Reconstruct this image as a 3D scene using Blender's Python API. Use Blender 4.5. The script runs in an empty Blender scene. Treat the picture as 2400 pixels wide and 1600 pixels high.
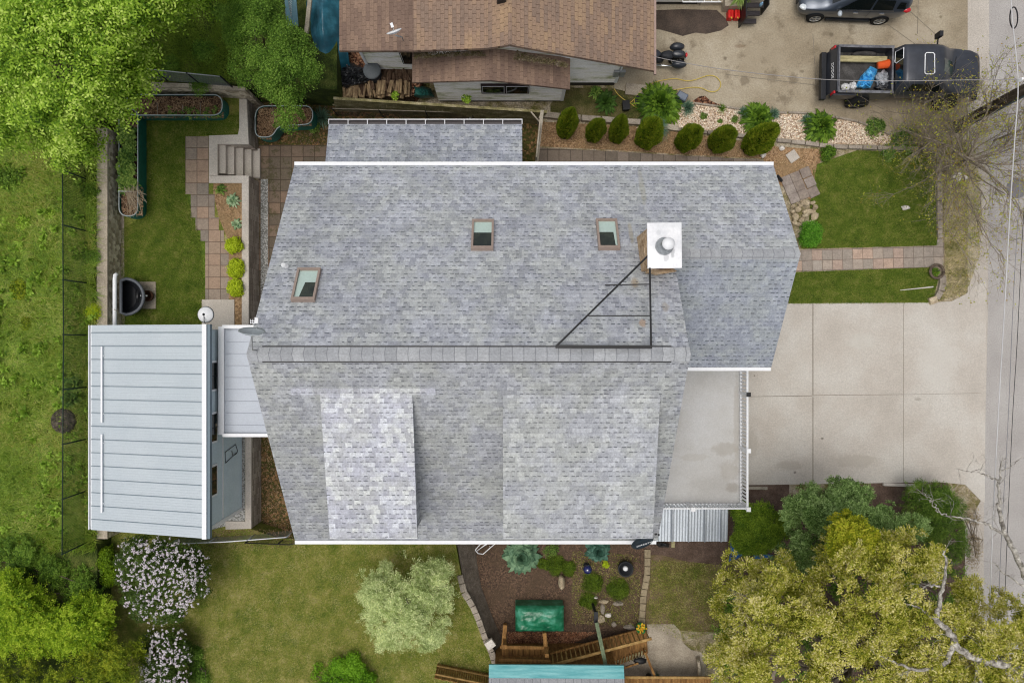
import bpy, math, random
import numpy as np
from mathutils import Vector, Matrix, Euler
from mathutils.noise import noise as pnoise
R = math.radians
S = bpy.context.scene
COL = S.collection
# ------------------------------------------------------------------ camera, sky, sun, exposure
H = 27.586; PX = 58.0
cd = bpy.data.cameras.new('camera'); cam = bpy.data.objects.new('camera', cd); COL.objects.link(cam)
cam.location = (0, 0, H); cam.rotation_euler = (0, 0, 0)
cd.sensor_width = 36; cd.lens = 24; cd.clip_end = 2000; cd.clip_start = .1
S.camera = cam
SUN_EL, SUN_AZ = 80, 250           # soft light through cloud, from the south-south-west
w = bpy.data.worlds.new('World'); S.world = w; w.use_nodes = True
nt = w.node_tree; bg = nt.nodes['Background']
sky = nt.nodes.new('ShaderNodeTexSky'); sky.sky_type = 'NISHITA'; sky.sun_disc = False
sky.sun_elevation = R(SUN_EL); sky.sun_rotation = R(SUN_AZ); sky.dust_density = 6; sky.air_density = 1.0; sky.ozone_density = 0.6
hs = nt.nodes.new('ShaderNodeHueSaturation'); hs.inputs['Saturation'].default_value = .42
nt.links.new(sky.outputs[0], hs.inputs['Color']); nt.links.new(hs.outputs[0], bg.inputs[0]); bg.inputs[1].default_value = .15
sd = bpy.data.lights.new('sun', 'SUN'); sun = bpy.data.objects.new('sun', sd); COL.objects.link(sun)
sd.energy = .95; sd.angle = R(40); sd.color = (1, .965, .91)
a = R(SUN_AZ); e = R(SUN_EL)
dirv = Vector((math.sin(a)*math.cos(e), math.cos(a)*math.cos(e), math.sin(e)))
sun.rotation_euler = dirv.to_track_quat('Z', 'Y').to_euler()
vs = S.view_settings; vs.view_transform = 'Standard'; vs.look = 'None'; vs.exposure = -0.28; vs.gamma = 1
S.cycles.pixel_filter_type = 'BLACKMAN_HARRIS'; S.cycles.filter_width = 1.15
S.cycles.max_bounces = 6; S.cycles.transparent_max_bounces = 12; S.cycles.diffuse_bounces = 3

# ------------------------------------------------------------------ pixel -> point at a height
def K(z): return (H-z)/H/PX
def P(u, v, z=0.0): k = K(z); return ((u-1200)*k, (800-v)*k, z)
def PL(l, z=0.0): return [P(u, v, z) for u, v in l]
def P2(l, z=0.0): return [P(u, v, z)[:2] for u, v in l]

class MB:
    def __init__(s): s.v = []; s.f = []; s.m = []
    def add(s, vs, fs, m=0):
        b = len(s.v); s.v += [tuple(p) for p in vs]; s.f += [tuple(i+b for i in f) for f in fs]; s.m += [m]*len(fs); return s
    def box(s, x0, x1, y0, y1, z0, z1, m=0):
        x0, x1 = min(x0, x1), max(x0, x1); y0, y1 = min(y0, y1), max(y0, y1)
        return s.add([(x0,y0,z0),(x1,y0,z0),(x1,y1,z0),(x0,y1,z0),(x0,y0,z1),(x1,y0,z1),(x1,y1,z1),(x0,y1,z1)],
                     [(0,3,2,1),(4,5,6,7),(0,1,5,4),(1,2,6,5),(2,3,7,6),(3,0,4,7)], m)
    def obox(s, c, size, rot=(0,0,0), m=0):
        M = Matrix.Translation(c) @ Euler(rot).to_matrix().to_4x4(); a, b, d = size[0]/2, size[1]/2, size[2]/2
        vs = [M @ Vector(p) for p in [(-a,-b,-d),(a,-b,-d),(a,b,-d),(-a,b,-d),(-a,-b,d),(a,-b,d),(a,b,d),(-a,b,d)]]
        return s.add(vs, [(0,3,2,1),(4,5,6,7),(0,1,5,4),(1,2,6,5),(2,3,7,6),(3,0,4,7)], m)
    def beam(s, p, q, wd, ht, m=0):       # square bar between two points
        p, q = Vector(p), Vector(q); d = q-p
        if d.length < 1e-6: return s
        rot = d.to_track_quat('X', 'Z').to_euler()
        return s.obox((p+q)/2, (d.length, wd, ht), rot, m)
    def slab(s, pts, t, m=0):             # polygon with thickness downwards
        area = sum(pts[i][0]*pts[(i+1)%len(pts)][1]-pts[(i+1)%len(pts)][0]*pts[i][1] for i in range(len(pts)))
        if area < 0: pts = pts[::-1]
        n = len(pts); top = list(pts); bot = [(x, y, z-t) for x, y, z in pts]
        fs = [tuple(range(n)), tuple(range(2*n-1, n-1, -1))] + [(i, i+n, (i+1)%n+n, (i+1)%n) for i in range(n)]
        return s.add(top+bot, fs, m)
    def prism(s, poly, z0, z1, m=0): return s.slab([(x, y, z1) for x, y in poly], z1-z0, m)
    def sheet(s, pts, m=0):
        area = sum(pts[i][0]*pts[(i+1)%len(pts)][1]-pts[(i+1)%len(pts)][0]*pts[i][1] for i in range(len(pts)))
        if area < 0: pts = pts[::-1]
        return s.add(pts, [tuple(range(len(pts)))], m)
    def tube(s, path, r, n=6, m=0, cap=True):
        path = [Vector(p) for p in path]; k = len(path)
        rs = r if isinstance(r, (list, tuple)) else [r]*k
        b = len(s.v); up = Vector((.12, .23, 1)).normalized(); vs = []
        for i, p in enumerate(path):
            d = (path[min(i+1, k-1)]-path[max(i-1, 0)])
            d = d.normalized() if d.length > 1e-9 else Vector((0,0,1))
            if abs(d.dot(up)) > .95: x = d.cross(Vector((1, 0, 0))).normalized()
            else: x = d.cross(up).normalized()
            y = d.cross(x)
            for j in range(n):
                t = 2*math.pi*j/n; vs.append(p+(x*math.cos(t)+y*math.sin(t))*rs[i])
        fs = [(i*n+j, i*n+(j+1)%n, (i+1)*n+(j+1)%n, (i+1)*n+j) for i in range(k-1) for j in range(n)]
        if cap and n > 2: fs += [tuple(range(n-1, -1, -1)), tuple((k-1)*n+j for j in range(n))]
        return s.add(vs, fs, m)
    def lathe(s, c, prof, n=20, m=0, sx=1, sy=1):
        vs = []; k = len(prof)
        for r, z in prof:
            for j in range(n):
                t = 2*math.pi*j/n; vs.append((c[0]+r*sx*math.cos(t), c[1]+r*sy*math.sin(t), c[2]+z))
        fs = [(i*n+j, i*n+(j+1)%n, (i+1)*n+(j+1)%n, (i+1)*n+j) for i in range(k-1) for j in range(n)]
        fs += [tuple(range(n-1, -1, -1)), tuple((k-1)*n+j for j in range(n))]
        return s.add(vs, fs, m)
    def blob(s, c, r, seed=0, rough=.25, n=12, k=8, m=0, fr=1.6, rot=0):
        cr, sr = math.cos(rot), math.sin(rot)
        vs = []; fs = []
        for i in range(k+1):
            ph = math.pi*i/k
            for j in range(n):
                t = 2*math.pi*j/n
                d = Vector((math.sin(ph)*math.cos(t), math.sin(ph)*math.sin(t), -math.cos(ph)))
                q = 1+rough*pnoise(d*fr+Vector((seed*3.1, seed*1.7, 5)))*2
                x, y, z = d.x*r[0]*q, d.y*r[1]*q, d.z*r[2]*q
                vs.append((c[0]+x*cr-y*sr, c[1]+x*sr+y*cr, c[2]+z))
        for i in range(k):
            for j in range(n): fs.append((i*n+j, i*n+(j+1)%n, (i+1)*n+(j+1)%n, (i+1)*n+j))
        return s.add(vs, fs, m)
    def grid(s, fn, nu, nv, m=0, flip=False):
        vs = [fn(i/nu, j/nv) for j in range(nv+1) for i in range(nu+1)]
        fs = [(j*(nu+1)+i, j*(nu+1)+i+1, (j+1)*(nu+1)+i+1, (j+1)*(nu+1)+i) for j in range(nv) for i in range(nu)]
        if flip: fs = [f[::-1] for f in fs]
        return s.add(vs, fs, m)

WL = {}                                    # world origin of every thing, so parts can be built in world coordinates
def tag(o, label=None, cat=None, group=None, kind=None):
    if label: o['label'] = label
    if cat: o['category'] = cat
    if group: o['group'] = group
    if kind: o['kind'] = kind
    return o
def thing(name, label, cat, loc=(0,0,0), group=None):
    o = bpy.data.objects.new(name, None); COL.objects.link(o); o.location = loc; o.empty_display_size = .1
    WL[o.name] = Vector(loc); return tag(o, label, cat, group)
def mesh_obj(name, V, F, mats, mi=None, smooth=False, parent=None, local=False):
    V = np.asarray(V, dtype=np.float64).reshape(-1, 3)
    if parent is None:
        org = Vector(((V[:,0].min()+V[:,0].max())/2, (V[:,1].min()+V[:,1].max())/2, V[:,2].min()))
        if local: org = Vector((0,0,0))
    else: org = WL[parent.name]
    if local and parent: org = Vector((0,0,0))
    me = bpy.data.meshes.new(name); V = V-np.array(org)
    if isinstance(F, np.ndarray):
        nf, k = F.shape
        me.vertices.add(len(V)); me.vertices.foreach_set('co', V.astype(np.float32).ravel())
        me.loops.add(nf*k); me.loops.foreach_set('vertex_index', F.astype(np.int32).ravel())
        me.polygons.add(nf); me.polygons.foreach_set('loop_start', np.arange(0, nf*k, k, dtype=np.int32))
        try: me.polygons.foreach_set('loop_total', np.full(nf, k, dtype=np.int32))
        except Exception: pass
        me.update(calc_edges=True)
    else: me.from_pydata([tuple(x) for x in V], [], F)
    ms = mats if isinstance(mats, (list, tuple)) else [mats]
    for m in ms: me.materials.append(m)
    if mi is not None and len(ms) > 1: me.polygons.foreach_set('material_index', np.array(mi, dtype=np.int32))
    if smooth: me.polygons.foreach_set('use_smooth', np.ones(len(me.polygons), dtype=bool))
    me.update()
    o = bpy.data.objects.new(name, me); COL.objects.link(o)
    if parent is None: o.location = org; WL[o.name] = org
    else: o.parent = parent; WL[o.name] = WL[parent.name] if not local else Vector((0,0,0))
    return o
def obj(name, mb, mat, parent=None, smooth=False, local=False):
    return mesh_obj(name, mb.v, mb.f, mat, mb.m, smooth, parent, local)
def text_mesh(name, body, size, mat, parent, loc, M3, ext=.003):
    fc = bpy.data.curves.new('t', 'FONT'); fc.body = body; fc.size = size; fc.extrude = ext; fc.align_x = 'CENTER'; tmp = bpy.data.objects.new('t', fc); COL.objects.link(tmp)
    bpy.context.view_layer.update(); me = bpy.data.meshes.new_from_object(tmp.evaluated_get(bpy.context.evaluated_depsgraph_get())); bpy.data.objects.remove(tmp); me.name = name
    me.transform(M3.to_4x4()); me.transform(Matrix.Translation(Vector(loc)-WL[parent.name])); me.materials.clear(); me.materials.append(mat)
    o = bpy.data.objects.new(name, me); COL.objects.link(o); o.parent = parent; return o
def bevel(o, wd=.01, seg=2):
    m = o.modifiers.new('bevel', 'BEVEL'); m.width = wd; m.segments = seg; m.limit_method = 'ANGLE'; return o
def struct(name, mb, mat, smooth=False):
    o = obj(name, mb, mat, None, smooth); o['kind'] = 'structure'; return o
def copy_tree(o, parent=None):
    c = o.copy(); COL.objects.link(c)
    if parent is not None: c.parent = parent
    for ch in list(o.children): copy_tree(ch, c)
    return c

# ------------------------------------------------------------------ materials
def lin(c): return c/12.92 if c <= .04045 else ((c+.055)/1.055)**2.4
def C(h, f=1.0):
    h = h.lstrip('#'); return tuple(min(1, lin(int(h[i:i+2], 16)/255)*f) for i in (0, 2, 4))+(1,)
class NT:
    def __init__(s, name):
        s.mat = bpy.data.materials.new(name); s.mat.use_nodes = True; s.nt = s.mat.node_tree
        s.b = s.nt.nodes['Principled BSDF']; s.out = s.nt.nodes['Material Output']
    def n(s, t, **k):
        x = s.nt.nodes.new(t)
        for a, b in k.items(): setattr(x, a, b)
        return x
    def set(s, sock, val):
        if hasattr(val, 'links') or isinstance(val, bpy.types.NodeSocket): s.nt.links.new(val, sock)
        else: sock.default_value = val
    def m(s, op, a, b=0.0, c=0.0):
        x = s.n('ShaderNodeMath', operation=op); s.set(x.inputs[0], a); s.set(x.inputs[1], b); s.set(x.inputs[2], c); return x.outputs[0]
    def vec(s, x, y, z=0.0):
        q = s.n('ShaderNodeCombineXYZ'); s.set(q.inputs[0], x); s.set(q.inputs[1], y); s.set(q.inputs[2], z); return q.outputs[0]
    def pos(s, obj=False):
        return s.n('ShaderNodeTexCoord').outputs['Object'] if obj else s.n('ShaderNodeNewGeometry').outputs['Position']
    def sep(s, v): q = s.n('ShaderNodeSeparateXYZ'); s.set(q.inputs[0], v); return q.outputs
    def white(s, v):
        q = s.n('ShaderNodeTexWhiteNoise', noise_dimensions='3D'); s.set(q.inputs['Vector'], v); return q.outputs['Value']
    def noise(s, v, sc, det=3, rough=.6):
        q = s.n('ShaderNodeTexNoise'); s.set(q.inputs['Vector'], v); q.inputs['Scale'].default_value = sc
        q.inputs['Detail'].default_value = det; q.inputs['Roughness'].default_value = rough; return q.outputs['Fac']
    def ramp(s, f, stops, interp='LINEAR'):
        q = s.n('ShaderNodeValToRGB'); s.set(q.inputs[0], f); cr = q.color_ramp; cr.interpolation = interp
        while len(cr.elements) < len(stops): cr.elements.new(.5)
        for el, (p, c) in zip(cr.elements, stops): el.position = p; el.color = c
        return q.outputs[0]
    def mix(s, f, a, b, mode='MIX'):
        q = s.n('ShaderNodeMix', data_type='RGBA', blend_type=mode); s.set(q.inputs[0], f); s.set(q.inputs[6], a); s.set(q.inputs[7], b); return q.outputs[2]
    def val(s, col, f):       # multiply colour by scalar socket
        q = s.n('ShaderNodeVectorMath', operation='SCALE'); s.set(q.inputs[0], col); s.set(q.inputs['Scale'], f); return q.outputs[0]
    def bump(s, h, dist, strength=1):
        q = s.n('ShaderNodeBump'); s.set(q.inputs['Height'], h); q.inputs['Distance'].default_value = dist; q.inputs['Strength'].default_value = strength
        s.nt.links.new(q.outputs[0], s.b.inputs['Normal'])
    def spots(s, col, lst):
        """stains fixed to the surface: (x, y, rx, ry, colour, strength)"""
        x, y, z = s.sep(s.pos()); nz = s.noise(s.pos(), 5, 4, .7)
        for (cx, cy, rx, ry, c, st) in lst:
            dx = s.m('DIVIDE', s.m('SUBTRACT', x, cx), rx); dy = s.m('DIVIDE', s.m('SUBTRACT', y, cy), ry)
            d = s.m('SQRT', s.m('ADD', s.m('MULTIPLY', dx, dx), s.m('MULTIPLY', dy, dy))); k = s.m('SUBTRACT', 1.35, s.m('ADD', d, s.m('MULTIPLY', nz, 1.1)))
            k = s.m('MINIMUM', s.m('MAXIMUM', s.m('MULTIPLY', k, 1.6), 0), st); col = s.mix(k, col, C(c))
        return col
    def done(s, col, rough=.8, metal=0, spec=.3):
        s.set(s.b.inputs['Base Color'], col); s.b.inputs['Roughness'].default_value = rough
        s.b.inputs['Metallic'].default_value = metal; s.b.inputs['Specular IOR Level'].default_value = spec; return s.mat

def M(name, stops, scale=2.0, rough=.8, fine=.2, fscale=14, bump=0, spots=(), metal=0, spec=.3, det=4, stretch=(1,1,1), clear=0, obj=False):
    t = NT(name); p = t.pos(obj)
    if stretch != (1,1,1):
        mp = t.n('ShaderNodeVectorMath', operation='MULTIPLY'); t.set(mp.inputs[0], p); mp.inputs[1].default_value = stretch; p = mp.outputs[0]
    if isinstance(stops, str): stops = [(.5, C(stops))]
    if isinstance(stops[0], str): stops = [(.3+.4*i/max(1, len(stops)-1), C(c)) for i, c in enumerate(stops)]
    n1 = t.noise(p, scale, det); col = t.ramp(n1, stops) if len(stops) > 1 else stops[0][1]
    if fine:
        f = t.noise(p, min(fscale, 22), 2, .75); f = t.m('MAXIMUM', t.m('MULTIPLY_ADD', f, fine*6, 1-fine*3), .25)
        if len(stops) == 1:
            q = t.n('ShaderNodeRGB'); q.outputs[0].default_value = col; col = q.outputs[0]
        col = t.val(col, f)
        if spots: col = t.spots(col, spots)
        if bump: t.bump(f, bump)
    if clear: t.b.inputs['Coat Weight'].default_value = clear; t.b.inputs['Coat Roughness'].default_value = .08
    return t.done(col, rough, metal, spec)

def shingle(name, axis, cosv, sgn, tones, dash, row=.143, wd=.18, p_dash=.62, dashw=.22, ramp_pos=(.0,.25,.55,.8), big=.12, dirt=None, spots=()):
    t = NT(name); x, y, z = t.sep(t.pos())
    acr, al = (y, x) if axis == 'Y' else (x, y)
    r = t.m('DIVIDE', t.m('MULTIPLY', acr, sgn), cosv*row); ri = t.m('FLOOR', r); fr = t.m('SUBTRACT', r, ri)
    a = t.m('ADD', t.m('DIVIDE', al, wd), t.m('MULTIPLY', t.white(t.vec(ri, 3.3, 1.1)), 7)); ci = t.m('FLOOR', a); fa = t.m('SUBTRACT', a, ci)
    rnd = t.white(t.vec(ci, ri, .5)); rnd2 = t.white(t.vec(ci, ri, 9.5))
    col = t.ramp(rnd, [(p, C(c)) for p, c in zip(ramp_pos, tones)], 'CONSTANT')
    sx_ = t.n('ShaderNodeVectorMath', operation='MULTIPLY'); t.set(sx_.inputs[0], t.pos()); sx_.inputs[1].default_value = (1.0, .35, .35) if axis == 'Y' else (.35, 1, .35)
    n1 = t.noise(sx_.outputs[0], .6, 4, .6); col = t.val(col, t.m('MULTIPLY_ADD', n1, .5, .76))
    n2 = t.noise(t.pos(), 17, 2, .85); col = t.val(col, t.m('MULTIPLY_ADD', n2, 1.15, .41))
    if dirt:
        dn = t.noise(t.pos(), dirt[1], 4, .7); col = t.mix(t.m('MULTIPLY', t.m('GREATER_THAN', dn, dirt[2]), dirt[3]), col, C(dirt[0]))
    if spots: col = t.spots(col, spots)
    course = t.m('GREATER_THAN', fr, .88); col = t.mix(t.m('MULTIPLY', course, .22), col, C(dash))
    st = t.m('MULTIPLY', rnd, .45); du = t.m('MULTIPLY', t.m('GREATER_THAN', fa, st), t.m('LESS_THAN', fa, t.m('ADD', st, t.m('MULTIPLY_ADD', rnd2, .55, .32))))
    dm = t.m('MULTIPLY', t.m('MULTIPLY', t.m('GREATER_THAN', fr, 1-dashw), t.m('LESS_THAN', rnd2, p_dash)), du); col = t.mix(t.m('MULTIPLY', dm, t.m('MULTIPLY_ADD', t.noise(t.pos(), .9, 4, .7), 1.2, .12)), col, C(dash))
    tint = t.noise(t.pos(), 1.3, 3); col = t.mix(1.0, col, t.ramp(tint, [(.4, (.97,.985,1.03,1)), (.6, (1.0,1.015,.97,1))]), 'MULTIPLY')
    h = t.m('ADD', t.m('MULTIPLY', fr, 1.0), t.m('MULTIPLY', rnd, .5)); t.bump(h, .004, .4)
    return t.done(col, .9, 0, .25)

def tabs(name, axis, row, wd, tones, line, slotw=.07, off=.5):     # three-tab shingles: slots across the courses
    t = NT(name); x, y, z = t.sep(t.pos()); acr, al = (y, x) if axis == 'Y' else (x, y)
    r = t.m('DIVIDE', acr, row); ri = t.m('FLOOR', r); fr = t.m('SUBTRACT', r, ri)
    a = t.m('ADD', t.m('DIVIDE', al, wd), t.m('ADD', t.m('MULTIPLY', ri, off), t.m('MULTIPLY', t.white(t.vec(ri, 1.0, 1.0)), .15))); ci = t.m('FLOOR', a); fa = t.m('SUBTRACT', a, ci)
    cn = t.white(t.vec(t.m('FLOOR', t.m('MULTIPLY', ci, .34)), ri, 2.5))
    n1 = t.noise(t.pos(), .6, 4); f = t.m('ADD', t.m('MULTIPLY', cn, .3), t.m('MULTIPLY', n1, .75))
    col = t.ramp(f, [(p, C(c)) for p, c in tones]); n2 = t.noise(t.pos(), 18, 2, .8); col = t.val(col, t.m('MULTIPLY_ADD', n2, .9, .55))
    sl = t.m('LESS_THAN', fa, slotw); co = t.m('LESS_THAN', fr, .1)
    col = t.mix(t.m('MULTIPLY', sl, .75), col, C(line)); col = t.mix(t.m('MULTIPLY', co, .25), col, C(line)); t.bump(fr, .006, .6)
    return t.done(col, .92, 0, .2)

def pavers(name, size, tones, line, ox=0, oy=0, rot=0, gap=.05, stag=0, moss=None, sy=None, vert=False):
    t = NT(name); p = t.pos()
    if rot:
        q = t.n('ShaderNodeVectorRotate', rotation_type='Z_AXIS'); t.set(q.inputs['Vector'], p); q.inputs['Angle'].default_value = rot; p = q.outputs[0]
    x, y, z = t.sep(p); sy = sy or size
    if vert: x, y = t.m('ADD', x, y), z
    b = t.m('DIVIDE', t.m('SUBTRACT', y, oy), sy); bi = t.m('FLOOR', b); fb = t.m('SUBTRACT', b, bi)
    a = t.m('ADD', t.m('DIVIDE', t.m('SUBTRACT', x, ox), size), t.m('MULTIPLY', bi, stag)); ai = t.m('FLOOR', a); fa = t.m('SUBTRACT', a, ai)
    col = t.ramp(t.white(t.vec(ai, bi, 4.4)), [(i/len(tones), C(c)) for i, c in enumerate(tones)], 'CONSTANT')
    n1 = t.noise(t.pos(), 5, 4); col = t.val(col, t.m('MULTIPLY_ADD', n1, .6, .7)); n2 = t.noise(t.pos(), 18, 2, .8); col = t.val(col, t.m('MULTIPLY_ADD', n2, .8, .6))
    ln = t.m('MAXIMUM', t.m('LESS_THAN', fa, gap), t.m('LESS_THAN', fb, gap*size/sy)); col = t.mix(t.m('MULTIPLY', ln, .8), col, C(line))
    if moss: col = t.mix(t.m('MULTIPLY', t.m('GREATER_THAN', t.noise(t.pos(), 1.7, 5, .75), moss[1]), .55), col, C(moss[0]))
    t.bump(t.m('SUBTRACT', 1.0, ln), .008)
    return t.done(col, .9, 0, .2)

def speck(name, tones, scale=18, rough=.9, big=None, bump=.02, bigscale=.8):   # chips, pebbles, mulch
    t = NT(name); v = t.n('ShaderNodeTexVoronoi'); t.set(v.inputs['Vector'], t.pos()); v.inputs['Scale'].default_value = scale
    sp = t.n('ShaderNodeSeparateColor'); t.set(sp.inputs[0], v.outputs['Color'])
    col = t.ramp(sp.outputs[0], [(i/len(tones), C(c)) for i, c in enumerate(tones)], 'CONSTANT')
    n2 = t.noise(t.pos(), scale*2, 2, .7); col = t.val(col, t.m('MULTIPLY_ADD', n2, .7, .65))
    if big: n1 = t.noise(t.pos(), bigscale, 5, .65); col = t.mix(t.ramp(n1, [(.42, (0,0,0,1)), (.6, (1,1,1,1))]), col, t.val(col, .6) if big is True else t.mix(.7, col, C(big)))
    t.bump(v.outputs['Distance'], bump, .7); return t.done(col, rough, 0, .2)

def leafmat(name, tones, trans=.35, nscale=.9, rough=.6, spec=.25, world=False, f_=1.3):
    t = NT(name); g = t.n('ShaderNodeNewGeometry'); p = t.pos(not world)
    f = t.m('ADD', t.m('MULTIPLY', g.outputs['Random Per Island'], .6), t.m('MULTIPLY_ADD', t.noise(p, nscale, 3), 1.15, -.3))
    k = len(tones); col = t.ramp(f, [(.12+.76*i/(k-1), C(c, f_)) for i, c in enumerate(tones)])
    t.done(col, rough, 0, spec)
    tr = t.n('ShaderNodeBsdfTranslucent'); t.set(tr.inputs[0], t.val(col, 1.15)); mx = t.n('ShaderNodeMixShader'); mx.inputs[0].default_value = trans
    t.nt.links.new(t.b.outputs[0], mx.inputs[1]); t.nt.links.new(tr.outputs[0], mx.inputs[2]); t.nt.links.new(mx.outputs[0], t.out.inputs[0])
    return t.mat

def meshwire(name, col, dens=.35, cell=.05, axis='XZ'):     # chain link: a real flat net whose holes are open
    t = NT(name); x, y, z = t.sep(t.pos()); h = t.m('ADD', x, y)
    def tri(v): f = t.m('FRACT', t.m('DIVIDE', v, cell)); return t.m('LESS_THAN', f, dens*.5)
    w_ = t.m('MAXIMUM', tri(t.m('ADD', h, z)), tri(t.m('SUBTRACT', h, z)))
    t.done(C(col), .5, .3, .4); tr = t.n('ShaderNodeBsdfTransparent'); mx = t.n('ShaderNodeMixShader')
    t.nt.links.new(w_, mx.inputs[0]); t.nt.links.new(tr.outputs[0], mx.inputs[1]); t.nt.links.new(t.b.outputs[0], mx.inputs[2]); t.nt.links.new(mx.outputs[0], t.out.inputs[0])
    return t.mat

# ------------------------------------------------------------------ foliage builders
def inside(poly, x, y):
    c = np.zeros(len(x), dtype=bool); n = len(poly)
    for i in range(n):
        x1, y1 = poly[i]; x2, y2 = poly[(i+1)%n]
        if y1 == y2: continue
        k = ((y1 > y) != (y2 > y)) & (x < (x2-x1)*(y-y1)/(y2-y1)+x1); c ^= k
    return c
def edge_dist(poly, x, y):
    d = np.full(len(x), 1e9); n = len(poly)
    for i in range(n):
        a = np.array(poly[i], float); b = np.array(poly[(i+1)%n], float); ab = b-a; L = (ab**2).sum()+1e-9
        t = np.clip(((x-a[0])*ab[0]+(y-a[1])*ab[1])/L, 0, 1); d = np.minimum(d, np.hypot(x-a[0]-t*ab[0], y-a[1]-t*ab[1]))
    return d
def leaves(rng, C0, Nrm, ln, wd, bend=.25):
    """diamond leaves bent along the middle: centres, normals, lengths, widths -> verts, quads (two tris folded as a quad)"""
    n = len(C0); Nrm = Nrm/np.linalg.norm(Nrm, axis=1, keepdims=True)
    t = rng.normal(size=(n, 3)); t -= (t*Nrm).sum(1, keepdims=True)*Nrm; t /= np.linalg.norm(t, axis=1, keepdims=True)+1e-9
    b = np.cross(Nrm, t); ln = (ln*(.7+.6*rng.random(n)))[:, None]; wd = (wd*(.7+.6*rng.random(n)))[:, None]
    V = np.stack([C0-t*ln/2, C0+b*wd/2+t*ln*.05, C0+t*ln/2-Nrm*ln*bend, C0-b*wd/2+t*ln*.05], 1).reshape(-1, 3)
    return V, np.arange(n*4).reshape(-1, 4)
def clump_leaves(rng, cs, rs, n, ln, wd, up=.5, flat=.75, shell=.55):
    p = rs**2*(.35+rng.random(len(rs))); p = p/p.sum(); idx = rng.choice(len(cs), n, p=p); d = rng.normal(size=(n, 3)); d[:, 2] += .35; d /= np.linalg.norm(d, axis=1, keepdims=True)
    rr = rs[idx]*(shell+(1-shell)*rng.random(n)**.7)*(1+.12*rng.normal(size=n)); off = d*rr[:, None]; off[:, 2] *= flat
    Nn = d*.7+np.array([0, 0, up])+rng.normal(size=(n, 3))*.45
    return leaves(rng, cs[idx]+off, Nn, ln, wd)
def spray_leaves(rng, cs, rs, ns, k, ln, wd, L=.4, up=.9, shell=.75, flat=.8):
    """twig ends: a row of leaves fanned along a short drooping twig, k leaves on each of ns twigs"""
    p = rs**2*(.3+rng.random(len(rs))); p = p/p.sum(); idx = rng.choice(len(cs), ns, p=p); d = rng.normal(size=(ns, 3)); d[:, 2] = np.abs(d[:, 2])*.9-.1; d /= np.linalg.norm(d, axis=1, keepdims=True)
    o = cs[idx]+d*(rs[idx]*(shell*rng.random(ns)**.4))[:, None]*np.array([1, 1, flat]); h = d.copy(); h[:, 2] = h[:, 2]*.5-.05; h += rng.normal(size=(ns, 3))*.35; h /= np.linalg.norm(h, axis=1, keepdims=True)
    t = np.tile(np.linspace(.1, 1, k), ns); o = np.repeat(o, k, 0); hh = np.repeat(h, k, 0); s = np.stack([-hh[:, 1], hh[:, 0], np.zeros(len(hh))], 1); s /= np.linalg.norm(s, axis=1, keepdims=True)+1e-9
    side = np.where(np.arange(len(t))%2, 1, -1)[:, None]; Lr = np.repeat(L*(.6+.7*rng.random(ns)), k)[:, None]
    C0 = o+hh*t[:, None]*Lr+s*side*ln*.42+np.array([0, 0, -.12])*(t**2)[:, None]*Lr
    Nn = np.array([0, 0, up])+rng.normal(size=(len(t), 3))*.33+hh*.25; Nn /= np.linalg.norm(Nn, axis=1, keepdims=True)
    T = hh*.6+s*side*.8+rng.normal(size=(len(t), 3))*.25; T -= (T*Nn).sum(1, keepdims=True)*Nn; T /= np.linalg.norm(T, axis=1, keepdims=True); B = np.cross(Nn, T)
    l = (ln*(.7+.6*rng.random(len(t))))[:, None]; w_ = (wd*(.7+.6*rng.random(len(t))))[:, None]
    V = np.stack([C0-T*l/2, C0+B*w_/2+T*l*.08, C0+T*l/2-Nn*l*.2, C0-B*w_/2+T*l*.08], 1).reshape(-1, 3); return V, np.arange(len(V)).reshape(-1, 4)
def crown_clumps(rng, poly, zlo, zhi, n, rmin, rmax, edge=2.0, zref=None):
    xs = [p[0] for p in poly]; ys = [p[1] for p in poly]; out = []; rs = []
    while len(out) < n:
        u = rng.uniform(min(xs), max(xs), 400); v = rng.uniform(min(ys), max(ys), 400); k = inside(poly, u, v); u, v = u[k], v[k]
        d = edge_dist(poly, u, v)/PX
        for a, b, c in zip(u, v, d):
            z = zlo+(zhi-zlo)*math.sqrt(min(1, c/edge))*(.8+.25*rng.random()); r = rng.uniform(rmin, rmax)
            if c*(H-z)/H < r*.75: r = max(rmin*.55, c*(H-z)/H/.75)
            if rng.random() > .25+.75*min(1, c/.4): continue
            out.append(P(a, b, z)); rs.append(r)
            if len(out) >= n: break
    return np.array(out), np.array(rs)
def limbs(rng, base, cs, r0, n=9, zf=.45):
    mb = MB(); b = Vector(base); top = Vector(np.mean(cs, 0)); fork = b.lerp(top, zf)
    mb.tube([b, b.lerp(fork, .5)+Vector((rng.normal()*.08, rng.normal()*.08, 0)), fork], [r0, r0*.8, r0*.65], 8)
    idx = rng.choice(len(cs), min(n, len(cs)), replace=False)
    for i in idx:
        q = Vector(cs[i]); m = fork.lerp(q, .5)+Vector((rng.normal()*.2, rng.normal()*.2, .2)); mb.tube([fork, m, q], [r0*.5, r0*.28, r0*.08], 5)
        for j in range(3):
            k = int(rng.integers(len(cs))); 
            if (Vector(cs[k])-q).length < 2.2: mb.tube([m, (m+Vector(cs[k]))/2+Vector((0,0,.1)), Vector(cs[k])], [r0*.16, r0*.1, r0*.03], 4)
    return mb
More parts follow.
